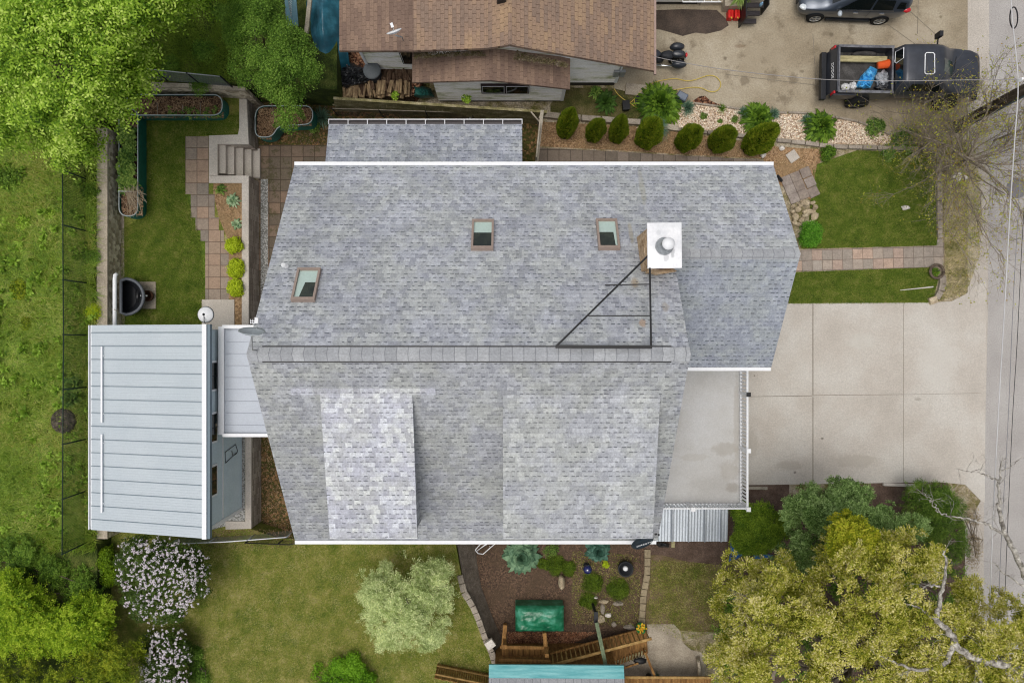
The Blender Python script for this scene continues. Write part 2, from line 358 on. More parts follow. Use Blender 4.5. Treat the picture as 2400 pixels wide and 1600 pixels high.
def tree(name, label, cat, seed, poly, base_uv, z0, zlo, zhi, nclump, rmin, rmax, nleaf, ln, wd, mat, bark, r0=.15, edge=2.0, up=.5, group=None, flat=.75, zf=.45, shell=.55, nl=9, spray=0, L=.4):
    rng = np.random.default_rng(seed); cs, rs = crown_clumps(rng, poly, zlo, zhi, nclump, rmin, rmax, edge)
    if base_uv is None: b = cs.mean(0); loc = (b[0], b[1], z0)
    else: loc = P(base_uv[0], base_uv[1], z0)
    t = thing(name, label, cat, loc, group)
    if spray:
        V, F = spray_leaves(rng, cs, rs, nleaf//spray, spray, ln, wd, L)
        V2, F2 = clump_leaves(rng, cs, rs*.7, nleaf//6, ln*1.1, wd*1.1, up, flat, shell); V, F = np.concatenate([V, V2]), np.concatenate([F, F2+len(V)])
    else: V, F = clump_leaves(rng, cs, rs, nleaf, ln, wd, up, flat, shell)
    mesh_obj('crown', V, F, mat, parent=t)
    obj('trunk', limbs(rng, loc, cs, r0, nl, zf), bark, t, True)
    return t
def strap(V, F, base, dirv, ln, wd, lift, droop, seg=4, roll=0, taper=1.0):
    """one long arching leaf"""
    d = Vector(dirv).normalized(); s = Vector((-d.y, d.x, 0)).normalized(); b = len(V)
    for i in range(seg+1):
        t = i/seg; p = Vector(base)+d*ln*t+Vector((0, 0, lift*math.sin(t*math.pi*.62)-droop*t*t))
        w_ = wd*(math.sin(math.pi*min(1, .12+t*.88))**.7 if taper > .5 else (1-t*.95))*.5
        V.append(tuple(p-s*w_+Vector((0,0,w_*.4)))); V.append(tuple(p+s*w_+Vector((0,0,w_*.4))))
    for i in range(seg): F.append((b+2*i, b+2*i+1, b+2*i+3, b+2*i+2))
def rosette(rng, c, R_, n, wd, lift, droop=.1, lmin=.45, taper=1, core=.15):
    V = []; F = []
    for i in range(n):
        a = rng.uniform(0, 2*math.pi); q = rng.random(); L = R_*(lmin+(1-lmin)*q)*(.85+.3*rng.random())
        r0 = core*R_*rng.random(); base = (c[0]+math.cos(a+.5)*r0, c[1]+math.sin(a+.5)*r0, c[2]+.02)
        strap(V, F, base, (math.cos(a), math.sin(a), 0), L, wd*(.7+.6*rng.random()), lift*(1.25-.7*q)*(.8+.4*rng.random()), droop*q, taper=taper)
    return V, F
def field(rng, poly, z, n, h, wd, lean=.5, patch=None, pscale=.5, zvar=None):
    """short grass blades over a pixel polygon"""
    xs = [p[0] for p in poly]; ys = [p[1] for p in poly]; u = rng.uniform(min(xs), max(xs), n*2); v = rng.uniform(min(ys), max(ys), n*2)
    k = inside(poly, u, v); u, v = u[k][:n], v[k][:n]
    if patch is not None:
        keep = np.array([pnoise((a*pscale/PX, b*pscale/PX, patch)) > rng.uniform(-.9, .15) for a, b in zip(u, v)], bool); u, v = u[keep], v[keep]
    k0 = K(z); B = np.stack([(u-1200)*k0, (800-v)*k0, np.full(len(u), z)], 1); m = len(B)
    a = rng.uniform(0, 2*np.pi, m); hh = h*(.5+rng.random(m)); L = lean*hh*(.4+rng.random(m))
    T = B+np.stack([np.cos(a)*L, np.sin(a)*L, hh], 1); s = np.stack([-np.sin(a), np.cos(a), np.zeros(m)], 1)*wd*(.6+.8*rng.random(m))[:, None]*.5
    return np.stack([B-s, B+s, T], 1).reshape(-1, 3), np.arange(m*3).reshape(-1, 3)
def litter(rng, poly, z, n, size, zh=.02):
    xs = [p[0] for p in poly]; ys = [p[1] for p in poly]; u = rng.uniform(min(xs), max(xs), n*2); v = rng.uniform(min(ys), max(ys), n*2)
    k = inside(poly, u, v); u, v = u[k][:n], v[k][:n]; k0 = K(z); m = len(u)
    B = np.stack([(u-1200)*k0, (800-v)*k0, z+zh*rng.random(m)+.004], 1)
    return leaves(rng, B, np.array([0,0,1.0])+rng.normal(size=(m,3))*.35, size, size*.45, .15)
# ------------------------------------------------------------------ shared materials
TONE = ('#9c9fa5', '#a8abb0', '#afb2b7', '#b7babe')
m_shN = shingle('grey_shingle_north', 'Y', .834, 1, TONE, '#50535b', spots=[(3.42,1.64,0.16,0.22,'#a08968',0.6),(3.49,0.49,0.13,0.16,'#a9825a',0.55),(3.48,3.19,0.1,0.5,'#a59c82',0.5),(4.01,4.73,0.12,1,'#a3a08c',0.45),(4.17,0.93,0.15,0.2,'#a89c84',0.4),(-5.44,4.28,1.1,0.7,'#888b93',0.35),(-2.66,5.05,1,0.5,'#8b8e97',0.3),(0.64,4.13,0.5,0.9,'#8d9098',0.25),(-3.98,2.98,0.6,0.6,'#8a8d95',0.25),(2.10,1.17,0.3,0.5,'#c9cbcb',0.4)])
m_shS = shingle('grey_shingle_south', 'Y', .834, -1, ('#999b9e', '#a3a5a7', '#a9abad', '#b1b3b5'), '#54565c')
m_shF = shingle('grey_shingle_front', 'Y', .834, -1, ('#959aa2', '#9a9fa7', '#9fa4ab', '#a6abb1'), '#4a4e56')
m_shD = shingle('pale_shingle_dormer', 'Y', .972, -1, ('#b0b1b7', '#bdbec4', '#c5c7cb', '#d2d4d6'), '#63666c')
m_shE = shingle('grey_shingle_dormer', 'Y', .972, -1, ('#a2a4a6', '#abadaf', '#b1b3b5', '#b9bbbc'), '#5c5e62')
m_shL = shingle('grey_shingle_porch', 'Y', .96, 1, ('#8f939b', '#999da5', '#a2a6ad', '#adb0b6'), '#50545e')
m_cap = pavers('ridge_shingle', .3, ('#a9acb0', '#b0b3b6', '#a4a7ab'), '#85888d', gap=.06, sy=5, oy=-2.6)
m_brown = tabs('brown_shingle', 'X', .135, .3, [(.2, '#7b695d'), (.42, '#877466'), (.58, '#937c6a'), (.75, '#a0876d'), (.9, '#aa8f72')], '#4f3b31')
m_brown2 = tabs('worn_brown_shingle', 'X', .135, .3, [(.2, '#6b594e'), (.45, '#7b675b'), (.62, '#8a7464'), (.85, '#978070')], '#4b3a32', slotw=.05)
m_moss = M('moss', [(.35, C('#45431f')), (.5, C('#6a6046')), (.62, C('#7d7262'))], 6, .95, .35, 30, .02)
m_white = M('white_trim', '#eceef0', fine=.03, rough=.5)
m_whited = M('white_rail', '#e6e8ea', fine=.05, rough=.5)
m_black = M('black_metal', '#1c1d1f', fine=.1, rough=.45)
m_dark = M('dark_plastic', '#232529', fine=.15, rough=.5)
m_glass = M('dark_glass', '#141a1a', fine=0, rough=.06, spec=.9)
m_conc = M('concrete', ['#b3aba0', '#c2bab0', '#cbc5bc'], .5, .9, .14, 45, .006, det=6)
m_drive = M('pale_concrete', [(.3, C('#b3aca2')), (.45, C('#bdb6ac')), (.58, C('#c3beb5')), (.72, C('#cac6be'))], .5, .9, .11, 18, .006, spots=[(11.43,-5.29,0.1,0.1,'#5e574e',0.8),(12.53,-3.91,0.1,0.07,'#6b6459',0.8),(16.38,-2.33,0.2,0.1,'#8f887c',0.5),(9.79,-1.38,0.05,0.05,'#6b6459',0.8),(11.21,-5.00,0.8,0.3,'#a59c90',0.5),(9.66,-4.14,0.4,0.9,'#aba296',0.4),(14.14,0.00,0.9,0.5,'#c6c3ba',0.5),(17.24,-0.86,1.2,1.6,'#ccc9c1',0.45),(13.79,-4.83,1.5,0.4,'#a8a094',0.5)], det=7)
m_wallc = M('weathered_concrete', ['#8d8374', '#a89d8c', '#b8ad9c'], 1.2, .9, .22, 30, .01, det=6)
m_stoneface = speck('rubble_stone', ('#b8ab96', '#cabda6', '#a39680', '#d6cab4', '#9a8e7a'), 7, bump=.03)
m_block = pavers('block_face', .42, ('#a1968b', '#b0a59a', '#958a80', '#bab0a4'), '#5b534c', gap=.03, stag=.5, sy=.125, vert=True)
m_timber = M('grey_timber', ['#5d5650', '#7c736b', '#8f867d'], 3, .9, .3, 30, .01, stretch=(.4, 6, 6))
m_grass = M('lawn', [(.28, C('#55642a')), (.42, C('#6b7630')), (.53, C('#7f813c')), (.63, C('#969154')), (.76, C('#aea37c'))], 1.7, .95, .3, 20, .03, det=7)
m_grassd = M('rear_lawn', [(.3, C('#3f5418')), (.45, C('#54681f')), (.58, C('#657628')), (.7, C('#8d8a4e'))], 2.4, .95, .3, 20, .03, det=7)
m_rough = M('dry_verge', [(.3, C('#565e2c')), (.4, C('#7a7446')), (.48, C('#9a8e70')), (.56, C('#b0a48c')), (.66, C('#c2b6a4'))], 1.6, .95, .35, 18, .03, det=8)
m_meadow = M('meadow_soil', [(.35, C('#26330f')), (.5, C('#43531c')), (.62, C('#6e7638'))], 1.0, .95, .35, 22, .05, det=6)
m_mulch = speck('bark_mulch', ('#4f3f34', '#5d4b3e', '#6a5546', '#453830', '#745e4c', '#564538'), 20, big='#554637')
m_mulchr = speck('red_mulch', ('#4a2e22', '#6b4634', '#85604a', '#33221b', '#a07b60'), 15)
m_tan = speck('tan_mulch', ('#9c7d5c', '#8b6e50', '#b0906d', '#7a6046', '#a5886a'), 19, big='#8c7656')
m_leaf = speck('dead_leaf_ground', ('#5f4a30', '#7d6040', '#4a4026', '#9a7650', '#3c3c1c', '#55552a'), 12, big='#44481f')
m_soil = M('brown_soil', ['#54443a', '#67554a', '#786559'], 2, .95, .3, 30, .02)
m_rock = speck('pale_pebbles', ('#cdb9a2', '#bda68c', '#ddcdb9', '#a88f76', '#d2c0ad', '#8f7964'), 22, bump=.04)
m_gravel = speck('grey_gravel', ('#8f8f8c', '#a8a8a4', '#77766f', '#bdbcb8'), 26)
m_pav = pavers('red_pavers', .457, ('#948678', '#998a7c', '#8e8276', '#9c8876', '#877d72', '#a08976'), '#64554a', ox=P(434, 0, 1)[0], oy=P(0, 320, 1)[1], gap=.05)
m_pav2 = pavers('patio_pavers', .46, ('#756658', '#7d6c5d', '#6c6154', '#84705f', '#6e6355'), '#453a30', ox=P(630, 0)[0], oy=P(0, 342)[1], moss=('#4b4a2c', .56))
m_pav3 = pavers('walk_pavers', .41, ('#a79a8d', '#aa9688', '#9b9186', '#b39c8b', '#a59b90', '#9a8f84'), '#77695c', ox=P(1860, 0)[0], oy=P(0, 583)[1], rot=R(-1.6), gap=.05)
m_pav4 = pavers('side_walk_pavers', .47, ('#7e7266', '#877b70', '#756b60'), '#4c443b', ox=P(1255, 0)[0], oy=P(0, 352)[1])
m_road = M('asphalt', [(.3, C('#a19d99')), (.5, C('#aaa6a2')), (.7, C('#b3b0ac'))], .6, .9, .18, 45, .008, det=5)
m_apron = M('gutter_concrete', [(.3, C('#aea69b')), (.6, C('#bbb4aa'))], .8, .9, .18, 45, .006)
def gravel_drive():
    t = NT('gravelly_concrete'); p = t.pos()
    col = t.ramp(t.noise(p, .4, 7, .65), [(.3, C('#7f7460')), (.43, C('#978b76')), (.55, C('#a59a85')), (.7, C('#b3a996'))])
    col = t.val(col, t.m('MULTIPLY_ADD', t.noise(p, 16, 3, .85), 1.25, .375)); col = t.spots(col, [(12.41,10.26,0.35,0.5,'#5f5546',0.75),(11.38,10.60,0.3,0.35,'#6b604f',0.6),(10.52,10.69,0.35,0.4,'#776c5a',0.55),(9.40,10.52,0.3,0.3,'#6f6453',0.6),(8.62,11.43,0.12,0.12,'#5f5546',0.7),(9.22,11.93,0.35,0.12,'#75614b',0.6),(12.90,12.38,0.15,0.12,'#5f5546',0.6),(12.72,12.41,0.3,0.15,'#776c5a',0.5),(17.33,13.10,0.1,0.1,'#6a6148',0.6),(11.72,10.90,0.15,0.1,'#6b604f',0.6),(6.90,9.83,0.6,0.25,'#8a7d68',0.5),(7.59,12.76,1,0.5,'#877b67',0.4),(15.52,9.66,1.6,0.3,'#8a8070',0.5),(16.38,12.07,1.5,1.2,'#b5aa98',0.5),(10.00,11.38,1.5,0.7,'#9c907b',0.4)])
    st = t.ramp(t.noise(p, 1.05, 5, .65), [(.58, (0,0,0,1)), (.68, (1,1,1,1))]); col = t.mix(t.m('MULTIPLY', st, .6), col, C('#6b5f4d'))
    t.bump(t.noise(p, 40, 2), .006); return t.done(col, .92, 0, .2)
m_gdrive = gravel_drive()
m_dkearth = M('dark_earth', ['#3a322b', '#4b4038', '#574a40'], 1.5, .75, .25, 30, .006, det=6)
m_joint = M('joint_dirt', ['#6d665b', '#8a8375'], 6, .95, .2)
m_siding = M('white_siding', [(.33, C('#a8ad84')), (.43, C('#e6e6d8')), (.52, C('#f6f5f0')), (.65, C('#fafaf8'))], 1.4, .7, .12, 20, det=6, stretch=(.6, .6, 3))
m_blueside = M('pale_blue_siding', ['#c2d2d8', '#ccdae0'], 2, .55, .05)
m_metal = M('pale_blue_metal', [(.3, C('#b7c1c7')), (.7, C('#bfc8cd'))], .6, .5, .04, 20, metal=.1, spec=.4)
m_metal2 = M('grey_blue_metal', [(.3, C('#a5acb6')), (.7, C('#b0b7c0'))], .6, .45, .05, 20, metal=.15, spec=.4)
m_bark = M('bark', ['#4a4036', '#6a5d50', '#7d7062'], 6, .95, .3, 30, .02)
m_barkp = M('pale_bark', [(.35, C('#6f6a62')), (.5, C('#a8a39a')), (.65, C('#cbc7be'))], 7, .9, .25, 30, .02)
m_barkg = M('grey_twigs', ['#6b6256', '#857b6c', '#9a9082'], 5, .95, .2)
m_cedar = M('stained_cedar', [(.3, C('#6b4c2c')), (.5, C('#8a6538')), (.7, C('#a47c4a'))], 4, .85, .25, 30, .008, stretch=(3, .5, 1))
m_oldwood = M('mossy_old_wood', [(.3, C('#625d3e')), (.5, C('#857e58')), (.65, C('#a49b7c'))], 2.5, .95, .3, 25, .01, det=6)
m_greywood = M('grey_weathered_wood', ['#877f74', '#a09888', '#b5ad9e'], 3, .9, .2, 30)
m_terra = M('house_siding', ['#b7bcc0', '#c3c7ca'], 1, .6, .04)

# ------------------------------------------------------------------ the setting
Z1, Z2 = 1.0, 1.9
struct('ground', MB().sheet([(-300,-300,-.012),(300,-300,-.012),(300,300,-.012),(-300,300,-.012)]), m_rough)
struct('street', MB().sheet(PL([(2318,-900),(3300,-900),(3300,2600),(2304,2600),(2304,1150),(2312,700)], .002)), m_road)
struct('gutter_strip', MB().sheet(PL([(2268,-900),(2322,-900),(2316,700),(2306,1150),(2306,2600),(2262,2600),(2262,1240),(2300,1170),(2308,720),(2268,690)], .006)), m_apron)
gd = [(1532,-900),(2275,-900),(2275,250),(2200,330),(2060,310),(1900,262),(1790,262),(1690,246),(1620,245),(1560,215),(1440,210),(1440,100),(1000,100),(1000,-900)]
struct('gravel_driveway', MB().sheet(PL(gd, .003)), m_gdrive)
struct('dark_ground_patch', MB().sheet(PL([(1520,25),(1600,22),(1680,24),(1702,45),(1708,60),(1690,72),(1655,80),(1630,77),(1600,85),(1570,76),(1548,70),(1520,68)], .007)), m_dkearth)  # irregular sheet in a dark brown ground colour, laid below the porch wall
struct('leaf_litter_patch', MB().sheet(PL([(1622,238),(1640,226),(1652,225),(1665,236),(1680,243),(1700,248),(1660,246)], .008)), m_mulchr)
dv = [(1690,712),(1850,711),(2175,709),(2230,706),(2262,690),(2290,668),(2312,655),(2308,1178),(2298,1172),(2262,1135),(2200,1129),(1700,1137)]
struct('driveway', MB().sheet(PL(dv, .011)), m_drive)
j = MB()
def joint(a, b, wd=.03):
    p, q = Vector(P(*a, .0)), Vector(P(*b, .0)); d = (q-p).normalized(); s = Vector((-d.y, d.x, 0))*wd/2
    j.sheet([tuple(p-s+Vector((0,0,.0135))), tuple(q-s+Vector((0,0,.0135))), tuple(q+s+Vector((0,0,.0135))), tuple(p+s+Vector((0,0,.0135)))])
joint((1905,712),(1905,927),.035); joint((1905,930),(1905,1130),.035); joint((1700,930),(1903,927),.022); joint((1907,926),(2116,924),.018); joint((2117,712),(2117,1130),.016); joint((2118,924),(2300,921),.012)
tag(obj('pavement_joints', j, m_joint), kind='structure')
j = MB()
for a, b in (((2080,58),(2150,108)), ((2130,25),(2200,88)), ((1700,175),(1935,203)), ((2152,0),(2150,80)), ((1905,80),(1912,200))): joint(a, b, .02)
tag(obj('pavement_cracks', j, m_joint), kind='structure')
struct('garden_soil', MB().sheet(PL([(1060,1262),(1500,1262),(1530,1300),(1524,1500),(1500,1600),(1100,1800),(1060,1500)], .004)), m_mulch)
struct('side_yard_ground', MB().sheet(PL([(1516,1262),(1720,1262),(1740,1330),(1690,1480),(1640,1480),(1512,1470),(1520,1340)], .006)), M('patchy_ground', [(.3, C('#4c5624')), (.45, C('#6a6238')), (.58, C('#77654f')), (.75, C('#857463'))], 1.0, .95, .3, 25, .02, det=7))
struct('bare_earth_strip', MB().sheet(PL([(1505,1262),(1712,1262),(1700,1325),(1610,1315),(1550,1300),(1515,1300)], .009)), m_soil)
struct('front_lawn', MB().sheet(PL([(1900,470),(1915,385),(2010,352),(2195,360),(2197,575),(1878,583),(1895,530)], .01)), m_grassd)
struct('strip_lawn', MB().sheet(PL([(1852,637),(2180,627),(2200,650),(2190,690),(2176,710),(1848,712)], .01)), m_grassd)
struct('tan_mulch_bed', MB().sheet(PL([(1262,285),(1500,297),(1700,325),(1830,345),(1930,350),(1918,400),(1905,470),(1800,420),(1790,372),(1600,362),(1440,352),(1262,343)], .006)), m_tan)
struct('side_walk', MB().sheet(PL([(1258,346),(1440,355),(1600,365),(1790,375),(1790,430),(1258,430)], .009)), m_pav4)
struct('pebble_bed', MB().sheet(PL([(1490,300),(1560,250),(1600,238),(1700,250),(1790,266),(1900,268),(2000,285),(2090,320),(2085,340),(1945,338),(1830,325),(1700,312),(1560,308)], .008)), m_rock)
struct('neighbour_bed', MB().sheet(PL([(1290,245),(1320,205),(1440,208),(1500,222),(1560,240),(1500,290),(1400,278),(1290,268)], .007)), M('weedy_ground', [(.3, C('#42491f')), (.5, C('#5d5a33')), (.7, C('#7a6f4e'))], 2, .95, .35, 25, .03, det=7))
struct('paver_walk', MB().sheet(PL([(1850,586),(2195,576),(2197,560),(2213,560),(2216,632),(2200,640),(2193,626),(1850,638)], .016)), m_pav3)
struct('lower_patio', MB().sheet(PL([(606,340),(800,338),(800,800),(606,800)], .004)), m_pav2)
struct('gravel_strip', MB().sheet(PL([(611,420),(628,420),(628,800),(611,800)], .01)), m_gravel)
struct('lower_bed', MB().sheet(PL([(600,225),(790,225),(790,262),(1262,265),(1262,400),(770,400),(768,340),(606,340)], .007)), m_leaf)
struct('side_gap_ground', MB().sheet(PL([(602,1000),(720,1000),(720,1262),(602,1262)], .007)), m_leaf)
struct('east_mulch_bed', MB().sheet(PL([(1690,1132),(1850,1126),(1850,1160),(2070,1128),(2220,1130),(2262,1240),(2262,1700),(1700,1700),(1720,1262),(1700,1262)], .004)), m_soil)
struct('south_patio', MB().sheet(PL([(1517,1462),(1580,1462),(1596,1480),(1600,1505),(1620,1522),(1645,1528),(1655,1545),(1652,1590),(1640,1640),(1400,1640),(1400,1500),(1517,1500)], .012)), m_wallc)
# terraces: solid earth with level tops
def terrace(name, poly, zt, mat): o = struct(name, MB().prism(P2(poly, zt), -.3, zt), mat); return o
terrace('upper_lawn', [(252,215),(576,215),(576,334),(504,334),(504,415),(576,415),(576,765),(584,1238),(660,1262),(1066,1262),(1088,1385),(1125,1460),(1160,1560),(1165,1700),(1165,2100),(252,2100)], Z1, m_grass)
struct('upper_lawn_turf', MB().sheet(PL([(290,270),(560,270),(562,318),(436,318),(436,455),(447,455),(447,510),(458,510),(470,540),(481,565),(481,702),(470,702),(470,775),(284,775),(284,560),(345,530)], Z1+.006)), m_grassd)
struct('planting_strip', MB().sheet(PL([(500,430),(567,430),(567,770),(540,770),(540,700),(536,700),(536,565),(525,540),(513,510),(500,455)], Z1+.01)), m_tan)
struct('meadow', MB().prism(P2([(-900,-900),(325,-900),(325,190),(228,215),(228,1262),(228,2100),(-900,2100)], Z2), -.3, Z2), m_meadow)
struct('north_yard', MB().prism(P2([(322,-900),(790,-900),(790,210),(570,198),(322,190)], Z2-.004), -.3, Z2-.004), m_meadow)
struct('paver_path', MB().sheet(PL([(434,320),(489,320),(489,455),(500,455),(503,455),(503,510),(513,510),(513,540),(525,540),(525,565),(536,565),(536,702),(481,702),(481,565),(470,565),(470,540),(458,540),(458,510),(447,510),(447,455),(434,455)], Z1+.014)), m_pav)
struct('concrete_pad', MB().prism(P2([(473,702),(549,702),(549,790),(473,790)], Z1+.04), Z1, Z1+.04), m_conc)
struct('shed_side_gravel', MB().sheet(PL([(480,1205),(545,1000),(574,1000),(574,1220),(500,1240)], Z1+.008)), m_gravel)
struct('woodpile_ground', MB().prism(P2([(782,100),(985,100),(985,205),(968,224),(782,222)], .8), -.2, .8), m_mulchr)
struct('mossy_foot_strip', MB().sheet(PL([(290,330),(292,760),(262,765),(262,330)], Z1+.009)), m_wallc)

# ------------------------------------------------------------------ retaining walls and steps
def rwall(name, label, capuv, zc, zb, mface, mcap, th=.08, over=.0):
    t = thing(name, label, 'retaining wall', P(*capuv[0], zb)); pts = P2(capuv, zc)
    obj('wall_face', MB().prism(pts, zb, zc-th), mface, t); c = MB().prism(pts, zc-th, zc+.012); obj('cap', c, mcap, t); return t
rwall('retaining_wall', 'long pale concrete wall with rubble face between meadow and rear lawn', [(227,300),(252,300),(252,1262),(227,1262)], Z2+.03, 0, m_stoneface, m_wallc)
rwall('retaining_wall', 'low concrete wall behind the green raised bed at the top of the lawn', [(322,192),(470,197),(575,204),(575,213),(470,206),(322,203)], Z2+.03, 0, m_stoneface, m_wallc)
rwall('retaining_wall', 'concrete capped wall between the stairs and the yellow-green bushes', [(490,412),(583,412),(583,765),(567,765),(567,429),(490,429)], Z1+.06, 0, m_block, m_conc)
rwall('retaining_wall', 'angled concrete capped wall on the upper side of the concrete stairs', [(490,318),(558,316),(561,300),(561,232),(578,232),(583,338),(510,338),(510,411),(490,411)], Z1+.06, 0, m_block, m_conc)
rwall('retaining_wall', 'brick faced wall with white top rail in the gap beside the shed', [(575,1010),(589,1010),(589,1238),(529,1240),(529,1221),(575,1221)], Z1+.06, 0, m_block, m_conc)
t = thing('stairs', 'five concrete steps going down from the paver path to the patio', 'stairs', P(560,375,0))
xs = [P(u, 0, Z1-.16*(i+.5))[0] for i, u in enumerate((510, 531, 550, 570, 589, 608))]
for i in range(5): obj('step', MB().box(xs[i]+.002*i, xs[i+1]+.02, P(0,412,.6)[1]+.02+.002*i, P(0,339,.6)[1]-.02-.002*i, -.1, Z1-.02-.19*(i+.4)), m_conc, t)

def blockrow(name, label, cat, pts, z0, ht, dep, ln, mat, seed=1, group=None):
    rnd = random.Random(seed); t = thing(name, label, cat, P(*pts[0], z0), group); pp = [Vector(P(*p, z0)) for p in pts]
    for a, b in zip(pp, pp[1:]):
        n = max(1, round((b-a).length/ln)); d = (b-a)/n; ang = math.atan2(d.y, d.x)
        for i in range(n):
            m = MB().obox(a+d*(i+.5)+Vector((0,0,ht/2)), (d.length*.94, dep*(.9+.15*rnd.random()), ht*(.92+.14*rnd.random())), (0,0,ang+rnd.uniform(-.04,.04)))
            bevel(obj('block', m, mat, t), .015)
    return t
m_edge = M('garden_block', ['#82796c', '#9a9083', '#aca295'], 1.5, .95, .25, 30, .01, obj=False)
blockrow('block_border', 'grey landscape block row between neighbour planting and tiny evergreens', 'border', [(1268,272),(1500,290)], 0, .22, .22, .75, m_edge, 2)
blockrow('block_border', 'grey block edging along the lower side of the pebble bed', 'border', [(1560,302),(1720,318),(1950,345),(2190,352)], 0, .14, .16, .6, m_edge, 3)
blockrow('block_border', 'thin concrete edging along the driveway side of the pebble bed', 'border', [(1625,243),(1700,252),(1790,264),(1900,266),(2010,285),(2090,318)], 0, .08, .08, .9, m_edge, 4)
blockrow('block_border', 'curved row of blocks around the small lawn end near the street', 'border', [(2206,645),(2207,665),(2203,682),(2192,700)], 0, .12, .25, .28, m_edge, 5)
blockrow('block_border', 'straight block edging along the street end of the front lawn', 'border', [(2198,362),(2200,560)], 0, .12, .2, .4, m_edge, 6)
blockrow('block_border', 'row of square stepping blocks between mulch garden and side yard', 'border', [(1517,1285),(1516,1345),(1507,1395),(1503,1462)], 0, .1, .26, .3, M('tan_block', ['#8d8068', '#a19378'], 3, .95, .2), 7)
t = blockrow('stone_wall', 'leaning stone block retaining wall beside the pale bushy tree', 'wall', [(1078,1345),(1088,1385),(1108,1418),(1122,1450),(1138,1495),(1152,1525),(1163,1560),(1167,1590)], Z1-.06, .12, .24, .3, m_edge, 8)
wf_ = MB(); la = [(1068,1255),(1079,1320),(1090,1385),(1125,1460),(1160,1560),(1166,1640)]; lb = [(1114,1255),(1118,1320),(1128,1375),(1152,1440),(1178,1500),(1184,1640)]
wf_.add([P(a[0],a[1],Z1-.01) for a in la]+[P(b[0],b[1],.03) for b in lb], [(i,i+1,i+7,i+6)[::-1] for i in range(5)])
obj('wall_face', wf_, M('damp_stone_face', ['#5f574d', '#746a5f', '#857b6f'], 5, .95, .3, 25, .02), t)
blockrow('timber_edge', 'brown timber edging at the mulch bed below the driveway', 'border', [(1690,1143),(1800,1141)], 0, .12, .12, 1.8, m_greywood, 9)
blockrow('timber_edge', 'concrete kerb piece at the edge of the driveway behind the bushes', 'border', [(2065,1133),(2150,1137)], 0, .12, .12, 1.4, m_conc, 10)

# ------------------------------------------------------------------ the grey roofed house
house = thing('house', 'large grey shingled house with dormers and a white metal capped chimney', 'house', (0, 0, 0))
sl = .662
def zN(y): return 9.68-sl*y
def zS(y): return 10.118+sl*y
XL, XR, XF = -6.88, 4.62, 8.27
obj('wall', MB().prism([(-6.6,-5.95),(4.35,-5.95),(4.35,-.45),(7.95,-.45),(7.95,5.2),(-6.6,5.2)], -.2, 5.7), m_terra, house)
g = MB()    # gable walls under the roof
g.add([(-6.6,-5.95,5.7),(-6.6,5.2,5.7),(-6.6,-.33,9.75)], [(0,1,2)]); g.add([(4.35,-5.95,5.7),(4.35,5.2,5.7),(4.35,-.33,9.75)], [(0,1,2)]); g.add([(7.95,-.45,5.7),(7.95,5.2,5.7),(7.95,2.51,7.85)], [(0,1,2)])
obj('gable_wall', g, m_terra, house)
roof = obj('roof', MB().slab([(XL,5.56,zN(5.56)),(XF,5.56,zN(5.56)),(XF,2.51,zN(2.51)),(XR,2.51,zN(2.51)),(XR,-.33,zN(-.33)),(XL,-.33,zN(-.33))], .16), m_shN, house)
roofS = obj('roof', MB().slab([(XL,-.333,9.898),(XR,-.333,9.898),(XR,-6.3,zS(-6.3)),(XL,-6.3,zS(-6.3))], .16), m_shS, house)
roofF = obj('roof', MB().slab([(4.40,2.507,8.016),(XF,2.507,8.016),(XF,-.82,8.018-sl*3.33),(4.40,-.82,8.018-sl*3.33)], .16), m_shF, house)
for r_ in (roof, roofS, roofF): r_.data.materials.append(m_white)
for r_ in (roof, roofS, roofF):
    for p in r_.data.polygons:
        if abs(p.normal.z) < .35: p.material_index = 1
r = MB()
def ridge(mb, x0, x1, y, z, wdt=.17, dz=.035):
    mb.add([(x0,y-wdt,z-wdt*sl+dz),(x1,y-wdt,z-wdt*sl+dz),(x1,y,z+dz+.01),(x0,y,z+dz+.01),(x0,y+wdt,z-wdt*sl+dz),(x1,y+wdt,z-wdt*sl+dz)], [(0,1,2,3),(3,2,5,4)])
ridge(r, XL+.02, XR-.0, -.33, 9.9, .185, .05); obj('ridge_cap', r, m_cap, house)
r = MB(); ridge(r, XR-.05, XF-.01, 2.51, 8.02, .15, .02); obj('ridge_cap', r, m_cap, house)
for s in (-1, 1): obj('ridge_vent_edge', MB().box(-6.5, 4.15, -.33+s*.20-.018, -.33+s*.20+.018, 9.7, 9.815), m_black, house)
# eave gutters / fascia
def gut(x0, x1, y, z, s): 
    o = obj('gutter', MB().box(x0, x1, y, y+s*.11, z-.14, z-.02), m_white, house); return o
gut(XL, XF, 5.565, 6.03, 1); gut(XL, XR-.05, -6.305, 5.98, -1); gut(XR-.2, XF-.02, -.825, 5.85, -1)
